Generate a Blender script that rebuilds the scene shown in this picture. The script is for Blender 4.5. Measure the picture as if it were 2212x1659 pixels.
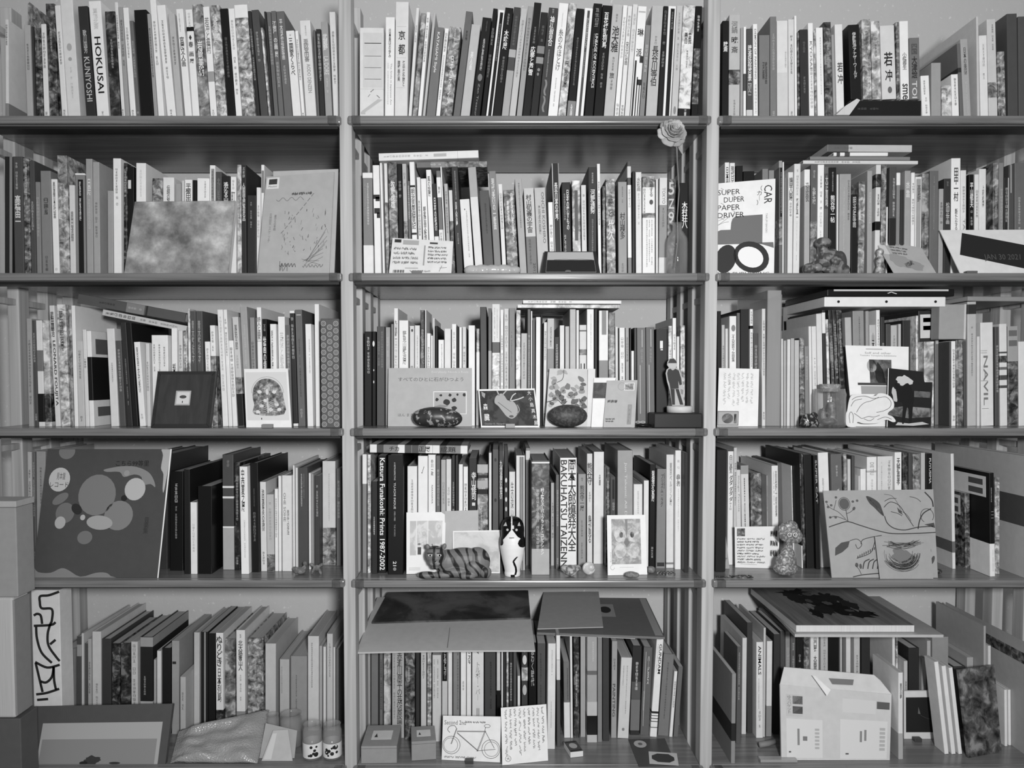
# Three bays of pine ladder shelving packed with art books (black and white photograph)
import bpy, bmesh, math, random
from mathutils import Vector, Matrix

for _o in list(bpy.data.objects):
    bpy.data.objects.remove(_o, do_unlink=True)
R = random.Random(7)
scene = bpy.context.scene
C = scene.collection

# ---------------------------------------------------------------- camera
F = 1661.0                 # focal length in pixels of the 2212 x 1659 frame
VPX, VPY = 1080.0, 815.0   # where the depth lines of the shelves meet
PITCH = math.radians(2.4)  # the phone looks slightly down
D = 1.827                  # distance from the lens to the front of the posts
SC = F / D                 # pixels per metre on that plane
PPX, PPY = VPX, VPY + F * math.tan(PITCH)   # principal point
X0 = 1143.0                # pixel column of world x = 0
CAMX = (VPX - X0) / SC
CAMZ = 1.36
cam_d = bpy.data.cameras.new('camera')
cam = bpy.data.objects.new('camera', cam_d); C.objects.link(cam)
cam.location = (CAMX, -D, CAMZ)
cam.rotation_euler = (math.pi / 2 - PITCH, 0, 0)
cam_d.sensor_fit = 'HORIZONTAL'; cam_d.sensor_width = 36.0
cam_d.lens = F / 2212.0 * 36.0
cam_d.shift_x = -(PPX - 1106.0) / 2212.0
cam_d.shift_y = (PPY - 829.5) / 2212.0
cam_d.clip_start = 0.02; cam_d.clip_end = 50
scene.camera = cam

# ---------------------------------------------------------------- light
w = bpy.data.worlds.new('room_light'); scene.world = w; w.use_nodes = True
bg = w.node_tree.nodes['Background']
bg.inputs[0].default_value = (1, 1, 1, 1); bg.inputs[1].default_value = 0.22
def area(name, loc, target, size, power):
    d = bpy.data.lights.new(name, 'AREA'); d.shape = 'DISK'; d.size = size; d.energy = power
    d.color = (1, 1, 1)
    o = bpy.data.objects.new(name, d); C.objects.link(o); o.location = loc
    o.rotation_euler = (Vector(target) - Vector(loc)).to_track_quat('-Z', 'Y').to_euler()
    return o
LAMP = Vector((0.20, -2.30, 1.54)); LAMP_AIM = Vector((0.12, 0.0, 1.40))
area('floor_lamp_light', LAMP, LAMP_AIM, 0.22, 51)
scene.view_settings.view_transform = 'Standard'
scene.view_settings.look = 'None'
scene.view_settings.exposure = 0.0
scene.view_settings.gamma = 1.0
scene.view_settings.use_curve_mapping = False

# ---------------------------------------------------------------- pixel -> world
CP, SP = math.cos(PITCH), math.sin(PITCH)
def ray(px, py):
    a = (px - PPX) / F; t = (PPY - py) / F
    return Vector((a, CP + t * SP, -SP + t * CP))
def P(px, py, y=0.0):
    """the point at depth y that stands behind pixel (px, py)"""
    d = ray(px, py); k = (y + D) / d.y
    return Vector((CAMX + d.x * k, y, CAMZ + d.z * k))
def Pz(px, py, z):
    d = ray(px, py); k = (z - CAMZ) / d.z
    return Vector((CAMX + d.x * k, -D + d.y * k, z))
def Pplane(px, py, o, n):
    d = ray(px, py); c = Vector((CAMX, -D, CAMZ))
    k = (o - c).dot(n) / d.dot(n)
    return c + d * k
def proj(v):
    r = Vector(v) - Vector((CAMX, -D, CAMZ))
    zc = r.y * CP - r.z * SP; yc = r.y * SP + r.z * CP
    return PPX + F * r.x / zc, PPY - F * yc / zc

# ---------------------------------------------------------------- materials
_M = {}
def lin(t):                # tone 0..9 -> linear albedo
    s = max(0.012, min(0.945, (t * 27.0 - 2.5) / 255.0))
    return (s / 12.92) if s <= 0.04045 else ((s + 0.055) / 1.055) ** 2.4
def _new(key):
    m = bpy.data.materials.new(key); m.use_nodes = True
    return m, m.node_tree.nodes, m.node_tree.links, m.node_tree.nodes['Principled BSDF']
def grey(b, v):
    b.inputs['Base Color'].default_value = (v, v, v, 1)
def paper(t, rough=0.55):
    k = 'paper_%.1f_%.2f' % (t, rough)
    if k in _M: return _M[k]
    m, n, l, b = _new(k)
    tc = n.new('ShaderNodeTexCoord'); nz = n.new('ShaderNodeTexNoise')
    nz.inputs['Scale'].default_value = 55; nz.inputs['Detail'].default_value = 3
    mp = n.new('ShaderNodeMapRange'); v = lin(t)
    mp.inputs['To Min'].default_value = v * 0.90; mp.inputs['To Max'].default_value = min(0.9, v * 1.10)
    l.new(tc.outputs['Object'], nz.inputs['Vector']); l.new(nz.outputs['Fac'], mp.inputs['Value'])
    l.new(mp.outputs['Result'], b.inputs['Base Color'])
    b.inputs['Roughness'].default_value = rough; b.inputs['Specular IOR Level'].default_value = 0.22
    _M[k] = m; return m
def flat(t, rough=0.6):
    k = 'ink_%.1f_%.2f' % (t, rough)
    if k in _M: return _M[k]
    m, n, l, b = _new(k); grey(b, lin(t)); b.inputs['Roughness'].default_value = rough
    b.inputs['Specular IOR Level'].default_value = 0.3
    _M[k] = m; return m
def picture(t, seed=0, scale=26.0, spread=2.0, rough=0.45, dist=0.45, det=7.0):
    """printed picture: mottled patches of light and dark"""
    k = 'picture_%.1f_%d_%.0f_%.1f_%.1f' % (t, seed, scale, spread, dist)
    if k in _M: return _M[k]
    m, n, l, b = _new(k)
    tc = n.new('ShaderNodeTexCoord'); mpg = n.new('ShaderNodeMapping')
    mpg.inputs['Location'].default_value = (seed * 3.1, seed * 1.7, seed * 2.3)
    nz = n.new('ShaderNodeTexNoise'); nz.inputs['Scale'].default_value = scale
    nz.inputs['Detail'].default_value = det; nz.inputs['Distortion'].default_value = dist; nz.inputs['Roughness'].default_value = .62
    cr = n.new('ShaderNodeValToRGB'); e = cr.color_ramp.elements
    for pos, tt in ((0.36, t - spread), (0.47, t - 0.4), (0.54, t + 0.5), (0.64, t + spread)):
        x = e.new(pos); v = lin(max(0.4, min(8.8, tt))); x.color = (v, v, v, 1)
    e.remove(e[0]); e.remove(e[-1])
    l.new(tc.outputs['Object'], mpg.inputs['Vector']); l.new(mpg.outputs['Vector'], nz.inputs['Vector'])
    l.new(nz.outputs['Fac'], cr.inputs['Fac']); l.new(cr.outputs['Color'], b.inputs['Base Color'])
    b.inputs['Roughness'].default_value = rough
    _M[k] = m; return m
def pages(t=7.4):
    k = 'page_edges_%.1f' % t
    if k in _M: return _M[k]
    m, n, l, b = _new(k)
    tc = n.new('ShaderNodeTexCoord'); mpg = n.new('ShaderNodeMapping')
    mpg.inputs['Scale'].default_value = (900, 8, 8)
    nz = n.new('ShaderNodeTexNoise'); nz.inputs['Scale'].default_value = 1.0
    mp = n.new('ShaderNodeMapRange'); v = lin(t)
    mp.inputs['To Min'].default_value = v * 0.72; mp.inputs['To Max'].default_value = v * 1.18
    l.new(tc.outputs['Object'], mpg.inputs['Vector']); l.new(mpg.outputs['Vector'], nz.inputs['Vector'])
    l.new(nz.outputs['Fac'], mp.inputs['Value']); l.new(mp.outputs['Result'], b.inputs['Base Color'])
    b.inputs['Roughness'].default_value = 0.8
    _M[k] = m; return m
def wood(t, axis='x', rough=0.42, name='pine', contrast=0.22):
    k = '%s_%.1f_%s' % (name, t, axis)
    if k in _M: return _M[k]
    m, n, l, b = _new(k)
    tc = n.new('ShaderNodeTexCoord'); mpg = n.new('ShaderNodeMapping')
    s = {'x': (1.4, 34, 34), 'z': (42, 42, 1.2), 'y': (34, 1.4, 34)}[axis]
    mpg.inputs['Scale'].default_value = s
    nz = n.new('ShaderNodeTexNoise'); nz.inputs['Scale'].default_value = 1.6; nz.inputs['Detail'].default_value = 5
    nz.inputs['Distortion'].default_value = 0.6
    mp = n.new('ShaderNodeMapRange'); v = lin(t)
    mp.inputs['From Min'].default_value = 0.3; mp.inputs['From Max'].default_value = 0.7
    mp.inputs['To Min'].default_value = v * (1 - contrast); mp.inputs['To Max'].default_value = min(0.9, v * (1 + contrast))
    bp = n.new('ShaderNodeBump'); bp.inputs['Strength'].default_value = 0.12; bp.inputs['Distance'].default_value = 0.002
    l.new(tc.outputs['Object'], mpg.inputs['Vector']); l.new(mpg.outputs['Vector'], nz.inputs['Vector'])
    l.new(nz.outputs['Fac'], mp.inputs['Value']); l.new(mp.outputs['Result'], b.inputs['Base Color'])
    l.new(nz.outputs['Fac'], bp.inputs['Height']); l.new(bp.outputs['Normal'], b.inputs['Normal'])
    b.inputs['Roughness'].default_value = rough
    _M[k] = m; return m
def glass(name='clear_glass', tint=6.5, alpha=0.08):
    """thin clear glass: mostly see-through with bright reflections"""
    if name in _M: return _M[name]
    m, n, l, b = _new(name); grey(b, lin(tint)); b.inputs['Roughness'].default_value = 0.06
    b.inputs['Specular IOR Level'].default_value = 0.9; b.inputs['Coat Weight'].default_value = 0.6
    lw = n.new('ShaderNodeLayerWeight'); lw.inputs['Blend'].default_value = 0.35
    mp = n.new('ShaderNodeMapRange'); mp.inputs['To Min'].default_value = alpha; mp.inputs['To Max'].default_value = 0.6
    l.new(lw.outputs['Facing'], mp.inputs['Value']); l.new(mp.outputs['Result'], b.inputs['Alpha'])
    _M[name] = m; return m
def film(name, t=7.0, alpha=0.35, rough=0.18, bump=0.0, bscale=60):
    """translucent plastic film"""
    if name in _M: return _M[name]
    m, n, l, b = _new(name); grey(b, lin(t)); b.inputs['Alpha'].default_value = alpha
    b.inputs['Roughness'].default_value = rough; b.inputs['Specular IOR Level'].default_value = 0.8
    if bump:
        tc = n.new('ShaderNodeTexCoord'); vz = n.new('ShaderNodeTexVoronoi'); vz.inputs['Scale'].default_value = bscale
        bp = n.new('ShaderNodeBump'); bp.inputs['Strength'].default_value = bump; bp.inputs['Distance'].default_value = 0.004
        l.new(tc.outputs['Object'], vz.inputs['Vector']); l.new(vz.outputs['Distance'], bp.inputs['Height'])
        l.new(bp.outputs['Normal'], b.inputs['Normal'])
    _M[name] = m; return m

# ---------------------------------------------------------------- objects
def tag(o, label=None, cat=None, group=None, kind=None):
    if label: o['label'] = label
    if cat: o['category'] = cat
    if group: o['group'] = group
    if kind: o['kind'] = kind
    return o
def mesh_obj(name, verts, faces, mat, parent=None, smooth=False, M=None):
    me = bpy.data.meshes.new(name); me.from_pydata([tuple(v) for v in verts], [], faces); me.update()
    if smooth:
        for p in me.polygons: p.use_smooth = True
    if mat: me.materials.append(mat)
    o = bpy.data.objects.new(name, me); C.objects.link(o)
    if M is not None: o.matrix_world = M
    if parent: o.parent = parent
    return o
def bm_obj(name, bm, mat, parent=None, smooth=False, M=None):
    me = bpy.data.meshes.new(name); bmesh.ops.recalc_face_normals(bm, faces=bm.faces)
    bm.to_mesh(me); bm.free()
    if smooth:
        for p in me.polygons: p.use_smooth = True
    if mat: me.materials.append(mat)
    o = bpy.data.objects.new(name, me); C.objects.link(o)
    if M is not None: o.matrix_world = M
    if parent: o.parent = parent
    return o
def empty(name, M=None):
    o = bpy.data.objects.new(name, None); C.objects.link(o); o.empty_display_size = 0.02
    if M is not None: o.matrix_world = M
    return o
class G:
    """a little geometry collector"""
    def __init__(s): s.v = []; s.f = []
    def add(s, vs, fs):
        n = len(s.v); s.v += [Vector(x) for x in vs]; s.f += [tuple(i + n for i in f) for f in fs]; return s
    def box(s, x0, x1, y0, y1, z0, z1):
        return s.add([(x0,y0,z0),(x1,y0,z0),(x1,y1,z0),(x0,y1,z0),(x0,y0,z1),(x1,y0,z1),(x1,y1,z1),(x0,y1,z1)],
                     [(0,3,2,1),(4,5,6,7),(0,1,5,4),(1,2,6,5),(2,3,7,6),(3,0,4,7)])
    def prism(s, poly, z0, z1):
        """polygon in x,y extruded along z"""
        n = len(poly)
        vs = [(x, y, z0) for x, y in poly] + [(x, y, z1) for x, y in poly]
        fs = [tuple(range(n - 1, -1, -1)), tuple(range(n, 2 * n))]
        fs += [(i, (i + 1) % n, (i + 1) % n + n, i + n) for i in range(n)]
        return s.add(vs, fs)
    def obj(s, name, mat, parent=None, smooth=False, M=None):
        return mesh_obj(name, s.v, s.f, mat, parent, smooth, M)
def bevel_box(name, x0, x1, y0, y1, z0, z1, mat, parent=None, r=0.002, M=None, seg=2):
    bm = bmesh.new(); bmesh.ops.create_cube(bm, size=1.0)
    for v in bm.verts:
        v.co = Vector(((x0 + x1) / 2 + v.co.x * (x1 - x0), (y0 + y1) / 2 + v.co.y * (y1 - y0), (z0 + z1) / 2 + v.co.z * (z1 - z0)))
    r = min(r, 0.45 * min(abs(x1 - x0), abs(y1 - y0), abs(z1 - z0)))
    bmesh.ops.bevel(bm, geom=list(bm.edges), offset=r, segments=seg, affect='EDGES', profile=0.5)
    return bm_obj(name, bm, mat, parent, M=M)
def frame_M(o, a, d, u):
    M = Matrix.Identity(4)
    for i, c in enumerate((a, d, u)):
        M[0][i], M[1][i], M[2][i] = c.x, c.y, c.z
    M[0][3], M[1][3], M[2][3] = o.x, o.y, o.z
    return M

# a workbench scene in which text and modifiers are turned into meshes
_bench = bpy.data.scenes.new('workbench')
def evaluated_mesh(o):
    _bench.collection.objects.link(o)
    _bench.view_layers[0].update(); dg = _bench.view_layers[0].depsgraph
    me = bpy.data.meshes.new_from_object(o.evaluated_get(dg))
    _bench.collection.objects.unlink(o)
    return me
# lettering: text meshes made once per string and scaled into place
_T = {}
def glyphs(text, bold=0.0):
    key = (text, bold)
    if key in _T: return _T[key]
    cu = bpy.data.curves.new('lettering', 'FONT'); cu.body = text
    cu.align_x = 'CENTER'; cu.align_y = 'CENTER'; cu.resolution_u = 2; cu.offset = bold
    cu.space_line = 0.86
    o = bpy.data.objects.new('lettering_src', cu)
    me = evaluated_mesh(o)
    bpy.data.objects.remove(o); bpy.data.curves.remove(cu)
    vs = [(v.co.x, v.co.y) for v in me.vertices]; fs = [tuple(p.vertices) for p in me.polygons]
    bpy.data.meshes.remove(me)
    if not vs: vs, fs = [(0, 0), (1, 0), (1, 1)], [(0, 1, 2)]
    xs = [v[0] for v in vs]; ys = [v[1] for v in vs]
    _T[key] = (vs, fs, (min(xs), max(xs), min(ys), max(ys)))
    return _T[key]
def is_cjk(s): return any(ord(c) > 0x2fff for c in s)
def vert(s): return '\n'.join('｜' if c == 'ー' else c for c in s)
def text_geo(g, s, x0, x1, z0, z1, y, mode='auto', bold=0.0):
    """fit text into the rectangle x0..x1 / z0..z1 (facing -y).
    mode v: stacked characters, r: turned clockwise (reads downwards), h: horizontal"""
    s = s.replace('_', ' ')
    if mode == 'auto': mode = 'v' if is_cjk(s) else 'r'
    vs, fs, (a, b, c, d) = glyphs(vert(s) if mode == 'v' else s, bold)
    out = []
    for (x, yy) in vs:
        u = (x - a) / max(1e-6, b - a); v = (yy - c) / max(1e-6, d - c)
        if mode == 'r': u, v = v, 1 - u
        elif mode == 'l': u, v = 1 - v, u
        out.append((x0 + u * (x1 - x0), y, z0 + v * (z1 - z0)))
    g.add(out, fs)
def pseudo(g, x0, x1, z0, z1, y, rnd, gap=0.25):
    """small illegible characters: a column of brush-stroke clusters"""
    wd = abs(x1 - x0); n = max(2, int(round((z1 - z0) / (wd * (1 + gap)))))
    n = min(n, 22); st = (z1 - z0) / n
    def q(xa, xb, za, zb): g.add([(xa, y, za), (xb, y, za), (xb, y, zb), (xa, y, zb)], [(0, 1, 2, 3)])
    for i in range(n):
        zt = z1 - i * st; zb = zt - st * (1 - gap * 0.8); hh = zt - zb; th = hh * 0.1
        if rnd.random() < 0.06: continue
        nh = rnd.choice((3, 3, 4)); wl = rnd.uniform(0, .12); wr = rnd.uniform(0, .12)
        for k in range(nh):
            zz = zb + hh * (0.02 + 0.86 * (k + rnd.uniform(-.2, .2)) / max(1, nh - 1)); zz = max(zb, min(zt - th, zz))
            q(x0 + wd * (wl + rnd.uniform(0, .2)), x1 - wd * (wr + rnd.uniform(0, .2)), zz, zz + th)
        for xx in rnd.choice(((.12, .8), (.45,), (.15, .5, .8), (.3, .62))):
            xx = x0 + wd * xx; q(xx, xx + wd * 0.1, zb + hh * rnd.uniform(0, .3), zt - hh * rnd.uniform(0, .15))
def spline(pts, closed=False, sub=4):
    """Catmull-Rom through the points"""
    n = len(pts); out = []
    if n < 3: return list(pts)
    rng = range(n) if closed else range(n - 1)
    for i in rng:
        g_ = (lambda k: pts[k % n]) if closed else (lambda k: pts[max(0, min(n - 1, k))])
        p0, p1, p2, p3 = g_(i - 1), g_(i), g_(i + 1), g_(i + 2)
        for s_ in range(sub):
            t = s_ / sub
            out.append(tuple(0.5 * (2 * b + (c - a_) * t + (2 * a_ - 5 * b + 4 * c - d) * t * t + (3 * b - a_ - 3 * c + d) * t ** 3) for a_, b, c, d in zip(p0, p1, p2, p3)))
    if not closed: out.append(tuple(pts[-1]))
    return out

# ---------------------------------------------------------------- shell: wall, floor, ceiling, ladder frames, shelf boards
DEP = 0.415                      # depth of the ladder frames
POSTW, POSTD = 0.0295, 0.044
XP = [-1.30, (751 - X0) / SC, (1534 - X0) / SC, (1534 - X0) / SC + 0.861]   # centres of the four ladder frames
EDGE = [252, 590.5, 925, 1251.5, 1655]                    # pixel row of each shelf board's upper front edge
SZ = [P(X0, e, -0.008).z for e in EDGE]                   # height of the shelf boards' upper faces
BT = 0.0185
INNER = [(XP[i] + POSTW / 2, XP[i + 1] - POSTW / 2) for i in range(3)]
BAY = ['record-sleeve bay', 'middle bay', 'mailer bay']
SHELF = ['top shelf', 'second shelf', 'third shelf', 'fourth shelf', 'bottom shelf']

def plaster():
    m, n, l, b = _new('rough_plaster')
    tc = n.new('ShaderNodeTexCoord')
    nz = n.new('ShaderNodeTexNoise'); nz.inputs['Scale'].default_value = 38; nz.inputs['Detail'].default_value = 6
    sp = n.new('ShaderNodeTexNoise'); sp.inputs['Scale'].default_value = 85; sp.inputs['Detail'].default_value = 1
    cr = n.new('ShaderNodeValToRGB'); e = cr.color_ramp.elements
    v0 = lin(7.5); e[0].position = 0.67; e[0].color = (v0, v0, v0, 1); e[1].position = 0.75; v1 = lin(8.3); e[1].color = (v1, v1, v1, 1)
    bp = n.new('ShaderNodeBump'); bp.inputs['Strength'].default_value = 0.35; bp.inputs['Distance'].default_value = 0.004
    for t in (nz, sp): l.new(tc.outputs['Object'], t.inputs['Vector'])
    l.new(sp.outputs['Fac'], cr.inputs['Fac']); l.new(cr.outputs['Color'], b.inputs['Base Color'])
    l.new(nz.outputs['Fac'], bp.inputs['Height']); l.new(bp.outputs['Normal'], b.inputs['Normal'])
    b.inputs['Roughness'].default_value = 0.9
    return m
o = G().box(-3.4, 3.4, DEP + 0.02, DEP + 0.12, 0, 2.75).obj('wall_back', plaster()); tag(o, 'grey rough plaster wall behind the shelves', 'wall', kind='structure')
o = G().box(-3.4, 3.4, -3.6, DEP + 0.12, -0.1, 0).obj('floor', wood(4.5, 'x', 0.5, 'floorboards')); tag(o, 'wooden floor below the shelves', 'floor', kind='structure')
o = G().box(-3.4, 3.4, -3.6, DEP + 0.12, 2.75, 2.85).obj('ceiling', flat(8.0, 0.9)); tag(o, 'pale ceiling above the shelves', 'ceiling', kind='structure')

# floor lamp behind the camera: its open reflector gives the light
def lathe(g, prof, n=28, axis='z'):
    """revolve (radius, height) pairs; closes the ends when radius is 0"""
    base = len(g.v)
    for r_, z_ in prof:
        for i in range(n):
            a_ = 2 * math.pi * i / n; g.v.append(Vector((r_ * math.cos(a_), r_ * math.sin(a_), z_)))
    for k_ in range(len(prof) - 1):
        for i in range(n):
            j_ = (i + 1) % n
            g.f.append((base + k_ * n + i, base + k_ * n + j_, base + (k_ + 1) * n + j_, base + (k_ + 1) * n + i))
    return g
lr = empty('floor_lamp', Matrix.Translation((LAMP.x, LAMP.y - 0.16, 0))); tag(lr, 'floor lamp with reflector shade facing the bookshelves', 'lamp')
lathe(G(), [(0, 0), (0.15, 0), (0.15, 0.018), (0.03, 0.03), (0, 0.03)]).obj('base', flat(2, 0.4), lr, True)
lathe(G(), [(0, 0.03), (0.011, 0.03), (0.011, LAMP.z), (0, LAMP.z)], 12).obj('pole', flat(2, 0.3), lr, True)
q = (LAMP_AIM - LAMP).to_track_quat('Z', 'Y').to_matrix().to_4x4(); q.translation = LAMP - (LAMP_AIM - LAMP).normalized() * 0.012
sh = lathe(G(), [(0.03, -0.16), (0.05, -0.16), (0.15, -0.02), (0.15, 0.0), (0.147, 0.0), (0.146, -0.02), (0.045, -0.155), (0.03, -0.155)]).obj('lamp_shade', flat(7, 0.4), None, True)
sh.matrix_world = q; sh.parent = lr; sh.matrix_parent_inverse = lr.matrix_world.inverted()

POSTM = wood(6.7, 'z', 0.55)
BOARDM = wood(4.6, 'x', 0.24, 'aged_pine', 0.34)
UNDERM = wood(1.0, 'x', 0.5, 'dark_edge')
fr_lab = ['pine ladder frame at the outer end of the record-sleeve bay', 'pine ladder frame between record-sleeve bay and middle bay',
          'pine ladder frame between middle bay and mailer bay', 'pine ladder frame at the outer end of the mailer bay']
ZT = 2.28
for i, x in enumerate(XP):
    r = empty('ladder_frame', Matrix.Translation((x, 0, 0))); tag(r, fr_lab[i], 'shelf frame', 'pine ladder frames of the shelving')
    for y0 in (0.0, 0.125, 0.25, DEP - POSTD):   # two ladders stand one behind the other
        bevel_box('post', -POSTW / 2, POSTW / 2, y0, y0 + POSTD, 0, ZT, POSTM, r, 0.0025)
    # middle post seen through the open side
    for z in [0.06] + [sz - BT - 0.028 for sz in SZ[::-1]] + [ZT - 0.06]:
        bevel_box('rung', -0.009, 0.009, POSTD, DEP - POSTD, z - 0.016, z, POSTM, r, 0.002)

sh_ord = ['top', 'second', 'third', 'fourth', 'bottom']
for k in range(5):
    for b in range(3):
        x0, x1 = INNER[b]; zt = SZ[k]; ov = 0.0065
        r = empty('shelf_board', Matrix.Translation(((x0 + x1) / 2, 0, zt)))
        tag(r, 'pine board of the %s shelf in the %s' % (sh_ord[k], BAY[b]), 'shelf', 'pine shelf boards')
        h = (x1 - x0) / 2
        # board between the posts, notched: front lip reaches over the posts' inner edges
        bevel_box('board', -h + 0.001, h - 0.001, 0.0, DEP - 0.002, -BT, 0, BOARDM, r, 0.0012)
        bevel_box('front_lip', -h - ov, h + ov, -0.0175, -0.0005, -BT + 0.0005, 0.0, BOARDM, r, 0.004, seg=3)
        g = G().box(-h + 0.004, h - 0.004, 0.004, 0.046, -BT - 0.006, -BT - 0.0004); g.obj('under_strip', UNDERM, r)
        for sx in (-1, 1):      # dark end caps where the lip wraps the post
            bevel_box('end_cap', sx * (h - 0.013) - 0.0115, sx * (h - 0.013) + 0.0115, -0.0182, -0.0004, -BT + 0.0002, 0.0003, wood(3.2, 'y', 0.25, 'end_grain'), r, 0.003)

# ---------------------------------------------------------------- books
TONES = ['black', 'black', 'charcoal', 'dark grey', 'slate grey', 'mid-grey', 'grey', 'light grey', 'off-white', 'white']
def ordinal(n):
    if 10 <= n % 100 <= 20: return '%dth' % n
    return '%d%s' % (n, {1: 'st', 2: 'nd', 3: 'rd'}.get(n % 10, 'th'))
def u_shape(w, dep, ct, off=0.0, rnd=0.0015):
    """top view of a cover: spine at y=0, open at the back"""
    a, b = -off, w + off; f = -off; r = min(rnd, w * 0.3)
    ct = min(ct, w * 0.25)
    return [(a, dep), (a, f + r), (a + r * .3, f + r * .3), (a + r, f), (b - r, f), (b - r * .3, f + r * .3), (b, f + r), (b, dep),
            (w - ct, dep), (w - ct, ct + 0.0004), (ct, ct + 0.0004), (ct, dep)]
def contrast(t): return 1.2 if t >= 5.5 else 8.6
def build_book(name, M, w, h, dep, tone, pat, specs, hard, ctone=None, seed=0):
    mat = picture(tone, seed % 6, 38 + 14 * (seed % 3), 2.5, .45, .6, 3.0) if pat else paper(tone, 0.42 if hard else 0.5)
    ct = 0.0024 if hard else 0.0007
    root = G().prism(u_shape(w, dep, ct), 0, h).obj(name, mat, M=M)
    t = 0.0025 if hard else 0.0004
    ci = min(ct, w * 0.25)
    G().box(ci + .00015, w - ci - .00015, ci + 0.0006, dep - (0.003 if hard else 0.0003), t, h - t).obj('page_block', pages(7.2), root)
    inks = {}; rnd = random.Random(seed); lift = 0.0006
    for sp in specs:
        k = sp[0]
        if k == '=':
            f0, f1, tt = float(sp[1]), float(sp[2]), float(sp[3]); pt = len(sp) > 4
            m = picture(tt, seed % 6, 60, 2.2, .45, .6, 3.0) if pt else paper(tt, 0.45)
            G().prism(u_shape(w, dep * 0.999, 0.0003, 0.0003), h * (1 - f1) + 0.0004, h * (1 - f0) - 0.0004).obj('cover_band', m, root)
            lift = 0.0009; continue
        if k == '!':
            a, b, tt = float(sp[1]), float(sp[2]), float(sp[3]); f0, f1 = (float(sp[4]), float(sp[5])) if len(sp) > 5 else (0.0, 1.0)
            G().box(w * a, w * b, -0.0005, 0.0003, h * (1 - f1) + .0003, h * (1 - f0) - .0003).obj('spine_panel', paper(tt, 0.45), root)
            lift = max(lift, 0.0008); continue
        if k == '@':                      # label stuck on a cover: y0 y1 f0 f1 tone side
            ya, yb_, f0, f1, tt = [float(v) for v in sp[1:6]]; xs_ = -0.0005 if sp[6] == 'l' else w + 0.0005
            lb = G().box(xs_ - .0002, xs_ + .0002, dep * ya, dep * yb_, h * (1 - f1), h * (1 - f0)).obj('cover_label', paper(tt), root)
            if len(sp) > 7:
                e_ = -.0002 if sp[6] == 'l' else .0002
                for q_ in (.12, .56):
                    za = h * (1 - f1) + h * (f1 - f0) * q_; G().box(xs_ + e_ * 1.5 - .0001, xs_ + e_ * 1.5 + .0001, dep * (ya + (yb_ - ya) * .08), dep * (ya + (yb_ - ya) * .48), za, za + h * (f1 - f0) * .28).obj('barcode', flat(3), lb)
            continue
        f0, f1 = float(sp[1]), float(sp[2])
        tt = float(sp[3]) if len(sp) > 3 and sp[3] != '-' else ((3.4 if tone >= 5.5 else 7.0) if k == '~' else contrast(tone))
        a, b = (float(sp[4]), float(sp[5])) if len(sp) > 5 else ((0.2, 0.8) if k == '~' else (0.17, 0.83))
        g = inks.setdefault((tt, 0 if k == '~' else len(inks) + 1), G())
        if k == '~':
            if b - a > 0.5 and w > 0.012 and len(sp) <= 5:
                a, b = 0.5 - 0.0029 / w, 0.5 + 0.0029 / w
            pseudo(g, w * a, w * b, h * (1 - f1), h * (1 - f0), -lift, rnd)
        elif k == 'o':
            n = 14; cx, cz = w * (a + b) / 2, h * (1 - (f0 + f1) / 2); rx, rz = w * (b - a) / 2, h * (f1 - f0) / 2
            g.add([(cx + rx * math.cos(6.283 * i / n), -lift, cz + rz * math.sin(6.283 * i / n)) for i in range(n)], [tuple(range(n))])
        else:
            mode = sp[6] if len(sp) > 6 else 'auto'
            text_geo(g, k, w * a, w * b, h * (1 - f1), h * (1 - f0), -lift, mode, 0.012)
    for (tt, _n), g in inks.items():
        lo_ = g.obj('small_lettering' if _n == 0 else 'lettering', flat(tt, 0.5), root)
        if _n == 0: lo_['kind'] = 'stuff'      # characters too small to pick apart
    return root
def parse(line):
    parts = [p.split() for p in line.split('|')]
    h = parts[0]
    d = dict(x0=float(h[0]), x1=float(h[1]), dx=float(h[2]), yt=float(h[3]), tone=float(h[4]), pat=False, inset=None, bot=None, nolet=False, dep=None, ztop=None)
    for fl in h[5:]:
        if fl == 'p': d['pat'] = True
        elif fl == 'n': d['nolet'] = True
        elif fl[0] == 'i': d['inset'] = float(fl[1:]) / 100
        elif fl[0] == 'b': d['bot'] = float(fl[1:])
        elif fl[0] == 'd': d['dep'] = float(fl[1:]) / 100
        elif fl[0] == 'z': d['ztop'] = float(fl[1:])
    d['specs'] = [p for p in parts[1:] if p]
    return d
def inset_from_bottom(k, px, py):
    p = Pz(px, py, SZ[k]); return p.y
NB = [0]
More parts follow.
